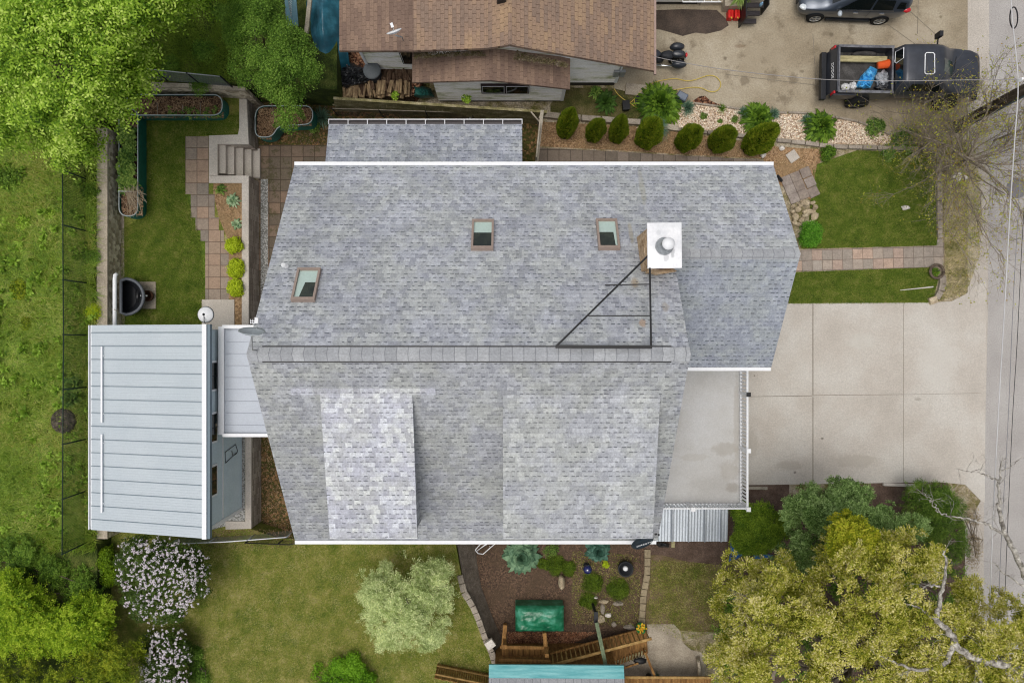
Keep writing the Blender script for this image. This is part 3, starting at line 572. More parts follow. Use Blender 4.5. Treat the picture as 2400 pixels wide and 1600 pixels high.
# dormers
def dormer(x0, x1, mat):
    y0, y1, zt, zb = -1.44, -5.6, zS(-1.44)+.012, 8.18
    d = obj('dormer', MB().slab([(x0,y0,zt),(x1,y0,zt),(x1,y1,zb),(x0,y1,zb)], .1), mat, house)
    d.data.materials.append(m_white)
    for p in d.data.polygons:
        if p.normal.y < -.8: p.material_index = 1
    c = MB(); xa, xb = x0+.12, x1-.12; yb = y1+.06; zz = lambda y: zt+(zb-zt)*(y-y0)/(y1-y0)-.1
    for xx, o in ((xa, 0), (xb, 1)): c.add([(xx,y0-.25,zz(y0-.25)),(xx,yb,zz(yb)),(xx,yb,zS(yb)-.2)], [(0,1,2)])
    c.add([(xa,yb,zS(yb)-.2),(xb,yb,zS(yb)-.2),(xb,yb,zz(yb)),(xa,yb,zz(yb))], [(0,1,2,3)]); obj('dormer_wall', c, m_shS, d)
    n = 2 if x1-x0 < 3 else 3
    for i in range(n):
        cx = xa+(xb-xa)*(i+.5)/n; f = obj('window', MB().box(cx-.4, cx+.4, yb-.05, yb-.004, 7.05, 7.85), m_white, d); obj('pane', MB().box(cx-.34, cx+.34, yb-.06, yb-.052, 7.11, 7.79), m_glass, d)
dormer(-5.18, -2.69, m_shD); dormer(-.25, 4.0, m_shE)
# flashing strip of newer shingle above the pale dormer
obj('shingle_patch', MB().slab([(P(680,0,9.3)[0],-1.25,zS(-1.25)+.006),(P(1020,0,9.3)[0],-1.25,zS(-1.25)+.006),(P(1020,0,9.3)[0],-1.44,zS(-1.44)+.006),(P(680,0,9.3)[0],-1.44,zS(-1.44)+.006)], .02), m_shD, house)
# skylights
def onN(u, v, dz=0):
    q = (800-v)/PX/H; c = 9.68+dz; y = q*(H-c)/(1-sl*q); z = c-sl*y; return Vector(((u-1200)*K(z), y, z))
m_sframe = M('skylight_frame', '#9a8a80', fine=.08, rough=.5); m_shaft = M('pale_shaft', '#b4c8c0', fine=.05, rough=.15, spec=.7); m_pit = M('dark_skylight_glass', [(.4, C('#1c231b')), (.6, C('#30372b'))], 3, .08, 0, spec=.8)
up = Vector((0, sl, 1)).normalized()
def skylight(q, e):
    a, b, c, d = [onN(u, v) for u, v in q]           # tl tr br bl
    t = .12; mb = MB(); fr = .06
    x0 = (a.x+d.x)/2; x1 = (b.x+c.x)/2; y0 = (c.y+d.y)/2; y1 = (a.y+b.y)/2
    def pt(x, y, h): return (x, y+up.y*h, zN(y)+up.z*h)
    for xa, xb, ya, yb in ((x0,x1,y1-fr*.9,y1),(x0,x1,y0,y0+fr*1.3),(x0,x0+fr,y0+fr*1.3,y1-fr*.9),(x1-fr,x1,y0+fr*1.3,y1-fr*.9)):
        mb.add([pt(xa,ya,0),pt(xb,ya,0),pt(xb,yb,0),pt(xa,yb,0),pt(xa,ya,t),pt(xb,ya,t),pt(xb,yb,t),pt(xa,yb,t)], [(4,5,6,7),(0,1,5,4),(1,2,6,5),(2,3,7,6),(3,0,4,7)])
    s = obj('skylight', mb, m_sframe, house)
    ym = y1-(y1-y0)*.42; w_ = MB()
    w_.add([pt(x0+fr,ym,.05),pt(x1-fr,ym,.05),pt(x1-fr,y1-fr*.9,.05),pt(x0+fr,y1-fr*.9,.05)], [(0,1,2,3)])
    if e < 0: w_.add([pt(x0+fr,y0+fr*1.3,.052),pt(x0+fr+.12,y0+fr*1.3,.052),pt(x0+fr+.22,ym,.052),pt(x0+fr,ym,.052)], [(0,1,2,3)])
    elif e > 0: w_.add([pt(x1-fr-.05,y0+fr*1.3,.052),pt(x1-fr,y0+fr*1.3,.052),pt(x1-fr,ym,.052),pt(x1-fr-.08,ym,.052)], [(0,1,2,3)])
    obj('shaft', w_, m_shaft, s)
    obj('pane', MB().add([pt(x0+fr,y0+fr*1.3,.048),pt(x1-fr,y0+fr*1.3,.048),pt(x1-fr,ym+.004,.048),pt(x0+fr,ym+.004,.048)], [(0,1,2,3)]), m_pit, s)
skylight([(1108,519),(1157,520),(1157,588),(1103,588)], 0); skylight([(1398,518),(1446,518),(1452,587),(1400,587)], 1); skylight([(698,633),(752,633),(741,708),(685,708)], -1)
c = onN(672, 624); obj('vent_pipe', MB().lathe((c.x,c.y,c.z-.1), [(.09,0),(.09,.02),(.055,.03),(.055,.42),(.04,.42),(.04,.1)], 14), m_white, house, True)
# chimney
m_stone = M('tan_limestone', [(.3, C('#9b8062')), (.5, C('#c2a684')), (.68, C('#dcc7a8'))], 5, .95, .2, 30, .03, det=6)
ch = obj('chimney', MB().box(3.64, 4.38, 1.96, 3.04, 7, 9.55).blob((3.66,2.4,8.9),(.09,.35,.5),1,.4).blob((4.0,1.95,8.8),(.36,.1,.5),2,.4).blob((3.66,2.8,9.0),(.08,.25,.5),5,.4), m_stone, house)
bevel(obj('chimney_cap', MB().obox((4.01,2.52,9.62), (.905,1.2,.07), (.01,0,R(.8))), M('white_metal_sheet', [(.35, C('#d8dadd')), (.6, C('#f2f3f4'))], 1.5, .4, .04, metal=.1, spots=[(4.22,2.35,.07,.22,'#8c8f93',.5),(4.05,2.2,.1,.12,'#a5a8ab',.4),(3.85,2.85,.1,.1,'#b9bcbf',.4)]), ch), .008)
obj('flue', MB().lathe((4.0,2.5,9.655), [(.24,0),(.23,.05),(.15,.14),(.14,.42)], 24), M('galvanised', '#a8adb0', fine=.15, rough=.35, metal=.7), ch, True)
obj('flue_cap', MB().lathe((4.0,2.5,10.09), [(.13,0),(.16,.02),(.16,.07),(.02,.1)], 24), m_white, ch, True)
# north lean-to
lt = MB().slab([(-6.54,7.75,3.22),(.36,7.75,3.22),(.36,5.2,4.0),(-6.54,5.2,4.0)], .12); lo = obj('porch_roof', lt, m_shL, house)
obj('porch_wall', MB().box(-6.3, .15, 5.3, 7.45, 0, 3.1), m_terra, house)
gt = obj('porch_gutter', MB().box(-6.54, .36, 7.76, 7.78, 3.1, 3.2).box(-6.54, .36, 7.88, 7.9, 3.1, 3.22).box(-6.54,.36,7.78,7.88,3.08,3.1), M('gutter_liner', '#5a5657', fine=.1), house)
for i in range(11): obj('gutter_strap', MB().box(-6.54+i*.69-.012, -6.54+i*.69+.012, 7.75, 7.9, 3.21, 3.235), m_white, gt)
obj('gutter_lip', MB().box(-6.55, .37, 7.902, 7.93, 3.1, 3.24), m_white, gt)
# side link roof, metal
lr = MB().slab([(-10.38,.53,3.33),(-6.5,.53,3.5),(-6.5,-3.3,3.5),(-10.38,-3.3,3.33)], .08); link = obj('link_roof', lr, m_metal2, house)
s = MB()
for i in range(9):
    y = .4-i*.42; s.add([(-10.2,y-.012,3.345),(-6.6,y-.012,3.50),(-6.6,y+.012,3.50),(-10.2,y+.012,3.345),(-10.2,y-.006,3.37),(-6.6,y-.006,3.525),(-6.6,y+.006,3.525),(-10.2,y+.006,3.37)], [(4,5,6,7),(0,1,5,4),(2,3,7,6)])
obj('seam', s, m_metal2, link)
obj('fascia', MB().box(-10.40,-10.20,-3.3,.53,3.36,3.42).box(-10.2,-6.6,.46,.58,3.4,3.56).box(-10.2,-6.6,-3.36,-3.24,3.4,3.54), m_white, link)
obj('link_wall', MB().box(-10.1,-6.6,-3.0,.3,0,3.2), m_blueside, house)
# deck with railing
m_deck = M('grey_deck_coating', [(.32, C('#b2b0ac')), (.45, C('#bcbbb8')), (.6, C('#c3c3c2'))], .55, .7, .07, 25, .003, det=5, stretch=(1, 1, 1), spots=[(7.75,-3.9,.7,.35,'#a09a90',.5),(7.9,-4.7,.5,.5,'#a39c92',.4),(8.0,-5.3,.35,.3,'#938b80',.5),(6.6,-4.2,.8,.2,'#aaa59c',.4),(6.2,-.9,1.2,.2,'#a9a59e',.3),(8.15,-3,.15,2.5,'#a8a298',.45)])
deck = obj('deck', MB().box(4.3, 8.32, -5.92, -.3, 2.62, 2.8), m_deck, house)
rail = obj('railing', MB().box(8.25,8.32,-5.9,-.4,3.52,3.57).box(8.245,8.325,-5.9,-.4,2.86,2.9).box(4.4,8.26,-5.9,-5.85,3.52,3.57).box(4.4,8.26,-5.895,-5.855,2.86,2.9), m_whited, house)
b0 = None
def bal(x, y):
    global b0
    if b0 is None: b0 = MB().box(-.024,.024,-.024,.024,2.9,3.52); b0 = obj('baluster', b0, m_whited, rail, local=True); b0.location = Vector((x,y,0)); return
    c = b0.copy(); COL.objects.link(c); c.parent = rail; c.location = Vector((x,y,0))
for i in range(41): bal(8.285, -.55-i*.13)
for i in range(29): bal(8.12-i*.13, -5.875)
for x, y in ((8.29,-5.88),(8.29,-3.83),(8.29,-1.86),(6.35,-5.88)):
    obj('post', MB().box(x-.055,x+.055,y-.055,y+.055,2.8,3.66), m_whited, rail); obj('post_cap', MB().box(x-.075,x+.075,y-.075,y+.075,3.66,3.69), m_black if y == -1.86 else m_white, rail)
obj('deck_post', MB().box(8.1,8.24,-5.8,-5.66,0,2.62).box(8.1,8.24,-3,-2.86,0,2.62), m_whited, deck)
# corrugated porch roof beneath the deck
x0, x1 = 4.6, 7.98
def cor(u, v):
    x = x0+(x1-x0)*u; return (x, -5.6+(-7.4+5.6)*v, 2.45-.15*v+.007*math.sin((x-x0)*2*math.pi/.11))
pr = obj('corrugated_roof', MB().grid(cor, 260, 2, flip=True), M('corrugated_steel', [(.3, C('#b8c0c8')), (.7, C('#c8d0d6'))], .8, .4, .08, metal=.3), house, True)
for i in range(5): x = 5.3+i*.6; obj('roof_batten', MB().box(x-.012,x+.012,-7.38,-5.62,2.36,2.47), M('seam_grey', '#979da3', fine=.05), pr) if i == 0 else obj('roof_batten', MB().box(x-.012,x+.012,-7.38,-5.62,2.36,2.47), bpy.data.materials['seam_grey'], pr)
obj('porch_post', MB().box(7.85,7.93,-7.35,-7.27,0,2.3).box(5.2,5.28,-7.35,-7.27,0,2.3), m_greywood, pr)
# windows and door on walls nobody sees from above
for x in (-5, -2.5, 1, 3): f = obj('window', MB().box(x-.5,x+.5,-5.99,-5.955,1,2.3), m_white, house); obj('pane', MB().box(x-.43,x+.43,-5.998,-5.992,1.07,2.23), m_glass, f)
for x in (2, 4.5, 6.5): f = obj('window', MB().box(x-.5,x+.5,5.205,5.24,1,2.3), m_white, house); obj('pane', MB().box(x-.43,x+.43,5.242,5.248,1.07,2.23), m_glass, f)
for y in (1, 3.6): f = obj('window', MB().box(7.955,7.99,y-.5,y+.5,1,2.3), m_white, house); obj('pane', MB().box(7.992,7.998,y-.43,y+.43,1.07,2.23), m_glass, f)

# chimney brace, dishes, aerial
def brace():
    t = thing('chimney_brace', 'black triangular pipe frame bracing the chimney to the roof ridge', 'brace', P(1525,812,9.95)); zf = lambda v: 9.95-(812-v)/200*.35
    q = lambda u, v: P(u, v, zf(v)+.03)
    for a, b, w_ in (((1520,598),(1303,812),.05),((1523,628),(1526,815),.045),((1418,668),(1523,666),.03),((1373,740),(1525,740),.03),((1302,812),(1528,813),.085)): obj('bar', MB().beam(q(*a), q(*b), w_, .04), m_black, t)
brace()
def dish(name, label, c, R_, face, mat, arm=True, post=None, text=None):
    t = thing(name, label, 'satellite dish', post or c); n = Vector(face).normalized(); q = n.to_track_quat('Z', 'Y').to_matrix()
    prof = [(R_*f, R_*.28*f*f) for f in (0.02,.3,.6,.85,1)]
    V = []; F = []; nn = 28
    for k, (r_, z_) in enumerate(prof):
        for j_ in range(nn): a_ = 2*math.pi*j_/nn; V.append(tuple(Vector(c)+q @ Vector((r_*math.cos(a_)*.88, r_*math.sin(a_), z_))))
    F = [(k*nn+j_, k*nn+(j_+1)%nn, (k+1)*nn+(j_+1)%nn, (k+1)*nn+j_) for k in range(4) for j_ in range(nn)]
    mb = MB(); mb.add(V, F); o = obj('reflector', mb, mat, t, True); so = o.modifiers.new('thick', 'SOLIDIFY'); so.thickness = .015
    if post: obj('mast', MB().tube([post, Vector(post)+Vector((0,0,.25)), Vector(c)-n*.05], .022, 8), M_galv, t, True)
    if arm:
        e_ = Vector(c)+n*R_*1.1+(q @ Vector((0,-1,0)))*R_*.75; s_ = Vector(c)+(q @ Vector((0,-1,0)))*R_*.9
        ar = obj('feed_arm', MB().tube([s_, e_], .014, 6), M_galv, t); obj('feed_horn', MB().beam(e_, e_-n*.14, .09, .07), m_white, t)
    return t
M_galv = M('grey_steel', '#a9adaf', fine=.1, rough=.4, metal=.4)
dish('satellite_dish', 'white satellite dish with feed arm on the brown neighbouring roof', P(926,80,5.3), .3, (-.34,.93,.58), m_white, True, P(945,95,4.6))
dish('satellite_dish', 'pale grey satellite dish at the left end of the grey roof ridge', P(590,785,10.6), .36, (.15,1,.25), M('dish_grey', '#adb6bb', fine=.05, rough=.4), True, P(601,820,9.95))
dd = dish('satellite_dish', 'dark blue dish with white lettering below the grey eave', P(1502,1262,6.5), .42, (.32,-.8,.75), M('dish_navy', '#26333e', fine=.1, rough=.35), False, P(1515,1255,6.0))
nrm = Vector((.32,-.8,.75)).normalized()
text_mesh('lettering', 'DIRECTV', .13, m_white, dd, Vector(P(1502,1262,6.5))+nrm*.06+Vector((.1,-.17,-.12)), (nrm.to_track_quat('Z', 'Y').to_matrix().to_4x4() @ Matrix.Rotation(R(-12), 4, 'Z')).to_3x3())
t = thing('aerial', 'tiny white aerial fixed at the left rake of the grey roof', 'aerial', P(590,770,9.4))
c = Vector(P(595,756,9.6)); obj('mast', MB().tube([P(595,765,9.25), c], .012, 6), m_whited, t); obj('element', MB().beam(c+Vector((-.1,0,0)), c+Vector((.12,-.02,0)), .02, .015).beam(c+Vector((-.1,.05,0)), c+Vector((.12,.03,0)), .015, .015), m_whited, t)
for k in range(4): obj('element', MB().beam(c+Vector((-.08+.055*k,-.03,.01)), c+Vector((-.08+.055*k,.09,.01)), .012, .01), m_whited, t)
t = thing('lookout_camera', 'small black clip at the corner of the right dormer', 'clip', P(1537,1250,8.2)); obj('body', MB().blob(P(1537,1251,8.24), (.04,.03,.02), 3).blob(P(1544,1253,8.24), (.03,.03,.02), 4), m_black, t)

# ------------------------------------------------------------------ shed with metal roof
shed = thing('shed', 'long shed with pale blue ribbed metal roof and three small windows', 'shed', (-12.7, -3, Z1))
XA, XB, YA, YB = -15.02, -10.43, .58, -6.72
def zsh(x): return 3.2+(x-XA)/(XB-XA)*1.1
rf = obj('roof', MB().slab([(XA,YA,3.2),(XB,YA,4.3),(XB,YB,4.3),(XA,YB,3.2)], .07), m_metal, shed)
for i in range(16):
    y = YA-.27-i*.475
    if y < YB+.1: break
    s = MB().add([(XA,y-.018,3.2),(XB,y-.018,4.3),(XB,y+.018,4.3),(XA,y+.018,3.2),(XA,y-.008,3.235),(XB,y-.008,4.335),(XB,y+.008,4.335),(XA,y+.008,3.235)], [(4,5,6,7),(0,1,5,4),(2,3,7,6)])
    obj('seam', s, M('seam_blue', '#8a979f', fine=.05) if i == 0 else bpy.data.materials['seam_blue'], rf)
m_rib = m_metal
rb = MB()
for i in range(78):
    y = YA-.05-i*.094
    if y < YB+.03: break
    rb.add([(XA,y-.01,3.2),(XB,y-.01,4.3),(XB,y,4.305),(XA,y,3.205),(XB,y+.01,4.3),(XA,y+.01,3.2)], [(0,1,2,3),(3,2,4,5)])
obj('ribbing', rb, m_metal, rf)
obj('ridge_trim', MB().box(XB-.13, XB+.02, YB-.01, YA+.01, 4.30, 4.345), m_white, rf)
obj('fascia', MB().box(XB+.022, XB+.12, YB-.01, YA+.01, 4.12, 4.29), M('slate_fascia', '#6c7d88', fine=.05, rough=.5), shed)
obj('gutter', MB().box(XA-.12,XA-.1,YB,YA,3.08,3.2).box(XA-.03,XA-.005,YB,YA,3.08,3.19).box(XA-.1,XA-.03,YB,YA,3.06,3.08), m_white, shed)
for v0, v1 in ((812,990),(1017,1200)):
    sg = MB(); x = P(241,0,3.35)[0]; y0, y1 = P(0,v0,3.35)[1], P(0,v1,3.35)[1]; sg.box(x-.045,x+.01,y1,y0,zsh(x)+.05,zsh(x)+.09)
    g_ = obj('snow_guard', sg, m_white, rf); obj('bracket', MB().box(x-.03,x+.03,y1+.3,y1+.34,zsh(x),zsh(x)+.05).box(x-.03,x+.03,y0-.34,y0-.3,zsh(x),zsh(x)+.05), m_white, g_)
sw = MB(); wx = -10.55
sw.add([(XA+.25,.42,Z1-.2),(wx,.42,Z1-.2),(wx,-6.58,Z1-.2),(XA+.25,-6.58,Z1-.2),(XA+.25,.42,3.15),(wx,.42,4.2),(wx,-6.58,4.2),(XA+.25,-6.58,3.15)], [(0,1,5,4),(1,2,6,5),(2,3,7,6),(3,0,4,7)])
obj('wall', sw, m_blueside, shed)
lp = MB()
for i in range(16):
    z = 1.05+i*.2
    if z < 4.1: lp.add([(wx+.003,.41,z),(wx+.003,-6.57,z),(wx+.05,-6.57,z),(wx+.05,.41,z),(wx+.003,.41,z+.19),(wx+.003,-6.57,z+.19)], [(0,1,2,3),(3,2,5,4)])
obj('lap_boards', lp, m_blueside, shed)
obj('corner_trim', MB().box(wx+.024,wx+.06,-6.57,-6.45,Z1,4.1), m_white, shed); obj('batten', MB().box(wx+.024,wx+.06,-6.4,-3.5,2.75,2.82), m_white, shed)
for y0, y1 in ((-.75,-1.68),(-2.55,-3.5),(-4.4,-5.38)):
    f = obj('window', MB().box(wx+.02,wx+.07,y1-.07,y0+.07,3.28,3.9), m_white, shed); obj('pane', MB().box(wx+.071,wx+.075,y1,y0,3.35,3.83), m_glass, f); obj('sash', MB().box(wx+.076,wx+.08,(y0+y1)/2-.015,(y0+y1)/2+.015,3.35,3.83), m_dark, f)
t = thing('wall_bracket', 'black folded metal bracket on the pale blue shed wall', 'bracket', (wx+.03,-4.3,2))
pts = [(wx+.05,-4.05,2.6),(wx+.07,-3.9,1.7),(wx+.07,-4.2,1.5),(wx+.05,-4.45,2.55)]; obj('frame', MB().tube(pts+[pts[0]], .014, 6), m_black, t); obj('arm', MB().tube([(wx+.05,-4.1,2.0),(wx+.07,-4.3,1.95),(wx+.08,-4.25,1.6)], .012, 6), m_black, t)
t = thing('wall_lamp', 'round white lamp shade with spiral on an arm off the shed roof', 'lamp', P(481,760,3.9)); c = P(481,737,3.6)
obj('lamp_shade', MB().lathe(c, [(.26,-.05),(.28,-.03),(.255,0),(.12,.09),(.05,.12)], 24), m_white, t, True); obj('rim', MB().lathe((c[0],c[1],c[2]-.06), [(.285,0),(.295,.01),(.285,.03)], 24), m_dark, t)
obj('lamp_arm', MB().tube([(c[0],c[1],c[2]+.1),(c[0]+.02,c[1]-.2,c[2]+.14),P(483,764,3.95)], .014, 6), m_dark, t); obj('finial', MB().lathe((c[0],c[1],c[2]+.1), [(.05,0),(.045,.03),(.01,.05)], 12), m_black, t)

# ------------------------------------------------------------------ brown roofed neighbour house
nb = thing('house', 'neighbouring brown shingled bungalow with mossy lower roof and white siding', 'house', P(1200, -100, 0))
YG = 9.85
rz, el, er = 4.85, 4.35, 2.9
xr = P(1195,0,rz)[0]
NB = MB(); ypx = lambda v, z: P(0, v, z)[1]
R0 = (xr, ypx(105,rz), rz); L1 = P(1140,113,4.5); L2 = P(970,119,4.4); L3 = P(795,119,4.2); RE = P(1533,166,er)
far = 18
rfa = obj('roof', MB().slab([R0, RE, (RE[0],far,er), (R0[0],far,rz)], .14), m_brown, nb)
rfb = obj('roof', MB().slab([(R0[0]-.003,R0[1],rz-.002), (R0[0]-.003,far,rz-.002), (L1[0],far,4.5), L1], .14), m_brown, nb)
rfc = obj('roof', MB().slab([(L1[0]-.003,L1[1],4.498), (L1[0]-.003,far,4.498), (L2[0],far,4.4), L2], .14), m_brown, nb)
rfd = obj('roof', MB().slab([(L2[0]-.003,L2[1],4.398), (L2[0]-.003,far,4.398), (L3[0],far,4.2), L3], .14), m_brown2, nb)
obj('gutter', MB().box(RE[0]+.004,RE[0]+.08,RE[1]-.12,far,er-.12,er-.01), M('brown_pink_gutter', '#a08a80', fine=.1), nb)
rg = MB(); x = R0[0]; rg.add([(x-.16,R0[1],rz-.05),(x,R0[1],rz+.03),(x+.16,R0[1],rz-.03),(x-.16,far,rz-.05),(x,far,rz+.03),(x+.16,far,rz-.03)], [(0,1,4,3),(1,2,5,4)]); obj('ridge_cap', rg, m_brown, rfa)
obj('roof_vent', MB().box(*[P(1165,0,4.8)[0],P(1186,0,4.8)[0]], P(0,6,4.8)[1], P(0,-14,4.8)[1], 4.6, 4.95), m_dark, rfb)
wy = ypx(203, 0); corner = P(1440,203,0)[0]
nw = obj('wall', MB().box(-3.0, corner, wy+.02, 17.5, .5, 2.85), m_siding, nb)
W2 = 10.68; obj('wall', MB().box(-5.6, -3.002, W2, 17.5, .5, 3.95), m_siding, nb); lp = MB()
for i in range(18): z = .6+i*.18; lp.add([(-5.6,W2-.003,z),(-3,W2-.003,z),(-3,W2-.055,z),(-5.6,W2-.055,z),(-5.6,W2-.003,z+.17),(-3,W2-.003,z+.17)], [(0,1,2,3),(3,2,5,4)])
obj('lap_boards', lp, m_siding, nb); obj('corner_trim', MB().box(-5.62,-5.52,W2-.08,W2+.05,.5,3.9), m_white, nb)
nf = obj('foundation', MB().box(-3.0, corner-.02, wy+.05, 17.4, -.2, .5), M('dark_foundation', ['#3b3733', '#4f4a44'], 3, .95, .2), nb)
g = MB(); wl = P(1195,0,rz)[0]; yy = wy+.02; g.add([(-3,yy,2.85),(corner,yy,2.85),(wl,yy,4.6),(P(1140,0,0)[0],yy,4.3),(-3,yy,4.1)], [(0,1,2,3,4)]); obj('gable_wall', g, m_siding, nb)
lp = MB()
for i in range(20):
    z = .52+i*.18
    if z < 4: lp.add([(-3,yy-.003,z),(corner,yy-.003,z),(corner,yy-.055,z),(-3,yy-.055,z),(-3,yy-.003,z+.17),(corner,yy-.003,z+.17)], [(0,1,2,3),(3,2,5,4)]) if z < 2.7 else None
obj('lap_boards', lp, m_siding, nb)
obj('corner_trim', MB().box(corner-.1,corner+.02,yy-.07,yy+.1,.5,2.85), m_white, nb)
# lower front roof and room
fz, fe = 3.6, 2.75
a_, b_ = P(1150,118,4.2), P(1150,188,fz)
ry = b_[1]; r0 = [b_[0], ry, fz]; lL = P(966,193,fe); lR = P(1336,209,fe)
obj('lower_roof', MB().slab([tuple(r0), (r0[0],wy+.3,fz), (lL[0],wy+.3,fe), lL], .12), m_brown2, nb)
obj('lower_roof', MB().slab([(r0[0]+.003,ry,fz-.002), lR, (lR[0],wy+.3,fe), (r0[0]+.003,wy+.3,fz-.002)], .12), m_brown2, nb)
fy = ypx(240, 0); fx0, fx1 = P(1030,0,0)[0], P(1318,0,0)[0]
obj('front_wall', MB().box(fx0, fx1, fy, wy+.1, .35, 2.7), m_siding, nb)
g = MB(); g.add([(fx0,fy,2.7),(fx1,fy,2.7),(r0[0],fy,3.45)], [(0,1,2)]); obj('gable_wall', g, m_siding, nb)
obj('foundation', MB().box(fx0+.02, fx1-.02, fy+.03, wy, -.2, .35), bpy.data.materials['dark_foundation'], nb)
lp = MB()
for i in range(13): z = .36+i*.18; lp.add([(fx0,fy-.003,z),(fx1,fy-.003,z),(fx1,fy-.055,z),(fx0,fy-.055,z),(fx0,fy-.003,z+.17),(fx1,fy-.003,z+.17)], [(0,1,2,3),(3,2,5,4)])
obj('lap_boards', lp, m_siding, nb)
obj('corner_trim', MB().box(fx1-.1,fx1+.02,fy-.07,fy+.08,.35,2.7), m_white, nb)
m_dkred = M('dark_brown_trim', '#33282a', fine=.1)
def nwin(x0, x1, y, z0, z1, n=2):
    f = obj('window', MB().box(x0,x1,y-.11,y-.03,z0,z1), m_dkred, nb)
    for k in range(n):
        a = x0+(x1-x0)*k/n+.06; b = x0+(x1-x0)*(k+1)/n-.05; obj('sash', MB().box(a-.02,b+.02,y-.125,y-.112,z0+.07,z1-.07), m_whited, f); obj('pane', MB().box(a,b,y-.135,y-.126,z0+.09,z1-.09), m_glass, f)
nwin(P(1128,0,1.6)[0], P(1240,0,1.6)[0], fy-.0, 1.25, 2.1); nwin(-4.15, -3.35, W2, 1.55, 2.75, 1)
mt = thing('electric_meter', 'grey electric meters with conduit on the white neighbouring wall', 'meter', P(1443,172,1)); 
for u in (1443, 1457): c = P(u,176,1.4); obj('meter', MB().box(c[0]-.1,c[0]+.1,wy-.12,wy-.01,1.3,1.75), M_galv, mt)
obj('conduit', MB().tube([(P(1452,0,1.8)[0],wy-.04,1.7),(P(1452,0,1.8)[0],wy-.05,2.2),(P(1448,0,1.8)[0],wy-.05,2.8)], .025, 6), M_galv, mt)
# moss and debris in the valley between both brown roofs
m2 = thing('roof_debris', 'mossy leaf debris lying in the valley of the brown roofs', 'debris', P(1200,130,3.6)); rng = np.random.default_rng(4)
for poly, zz in (([(1210,120),(1240,128),(1300,142),(1332,150),(1332,160),(1260,150),(1200,140)], 3.75), ([(970,124),(1130,122),(1140,132),(1040,134),(972,140)], 3.75)):
    V, F = litter(rng, poly, zz, 900, .07, .1); mesh_obj('leaf_pile', V, F, m_moss, parent=m2)
# second bit of the neighbour: white wall at the top and porch edge
nb2 = thing('porch', 'white sided porch wing at the top edge beside the dark ground patch', 'porch', P(1590,0,0))
y_ = ypx(28,0); obj('wall', MB().box(P(1520,0,0)[0], P(1635,0,0)[0], y_+.25, 18, .3, 2.0), m_siding, nb2); obj('corner_trim', MB().box(P(1632,0,0)[0],P(1640,0,0)[0],y_+.22,y_+.4,.3,2.0), m_white, nb2)
obj('skirting', MB().box(P(1522,0,0)[0], P(1633,0,0)[0], y_+.3, 18, 0, .3), m_black, nb2); obj('landing', MB().box(P(1640,0,0)[0], P(1690,0,0)[0], y_+.25, 18, .0, .25), m_wallc, nb2)
rl = obj('railing', MB().tube([P(1600,5,1.3),P(1690,5,1.3)], .02, 6), m_white, nb2)
for k in range(6): obj('baluster', MB().tube([P(1600+k*17,5,1.3),P(1600+k*17,-12,1.3)], .012, 6), m_white, rl)
# ------------------------------------------------------------------ vehicles
def rot_pts(mb, c, a, s=1):
    ca, sa = math.cos(a), math.sin(a); mb.v = [(c[0]+(x*ca-y*sa)*s, c[1]+(x*sa+y*ca)*s, c[2]+z*s) for x, y, z in mb.v]; return mb
class Loft:
    """closed car-body loft: stations (x, w, zb, zs, zt, wt); right half-section of 9 points, mirrored"""
    def __init__(s, st): s.st = st
    def sta(s, x):
        st = s.st
        if x <= st[0][0]: return st[0]
        for a, b in zip(st, st[1:]):
            if x <= b[0]:
                t = (x-a[0])/(b[0]-a[0]); return tuple(p+(q-p)*t for p, q in zip(a, b))
        return st[-1]
    def sec(s, x):
        _, w, zb, zs, zt, wt = s.sta(x)
        return [(0,zb),(w*.8,zb),(w*.97,zb+.12),(w,zb+(zs-zb)*.45),(w*.985,zs-.05),(w*.95,zs),(wt+.03,zt-.05),(wt*.88,zt-.006),(wt*.45,zt+.008),(0,zt+.012)]
    def pt(s, x, t, off=0):
        c = s.sec(x); i = min(int(t), len(c)-2); f = t-i; a, b = c[i], c[i+1]; y = a[0]+(b[0]-a[0])*f; z = a[1]+(b[1]-a[1])*f
        if off:
            d = Vector((b[0]-a[0], b[1]-a[1])); n = Vector((-d.y, d.x)); n = -n if n.length and (n.x < -1e-6 and i < 6) or (i >= 5 and n.y < 0) else n
            if n.length: n.normalize(); y += n.x*off; z += n.y*off
        return (x, y, z)
    def body(s, xs):
        mb = MB(); n = 10; rings = []
        for x in xs:
            c = s.sec(x); rings.append([(x, y, z) for y, z in c]+[(x, -y, z) for y, z in c[-2:0:-1]])
        k = len(rings[0]); vs = [p for r_ in rings for p in r_]
        fs = [(i*k+j_, i*k+(j_+1)%k, (i+1)*k+(j_+1)%k, (i+1)*k+j_) for i in range(len(xs)-1) for j_ in range(k)]
        fs += [tuple(range(k-1, -1, -1)), tuple((len(xs)-1)*k+j_ for j_ in range(k))]
        return mb.add(vs, fs)
    def patch(s, x0, x1, t0, t1, side, off=.012, nx=8, ntt=4, x0b=None, x1b=None):
        """surface patch; x0b/x1b are the ends at t0 (bottom) when slanted"""
        x0b = x0 if x0b is None else x0b; x1b = x1 if x1b is None else x1b
        def fn(u, v):
            a = x0b+(x0-x0b)*v; b = x1b+(x1-x1b)*v; p = s.pt(a+(b-a)*u, t0+(t1-t0)*v, off); return (p[0], p[1]*side, p[2])
        return MB().grid(fn, nx, ntt)
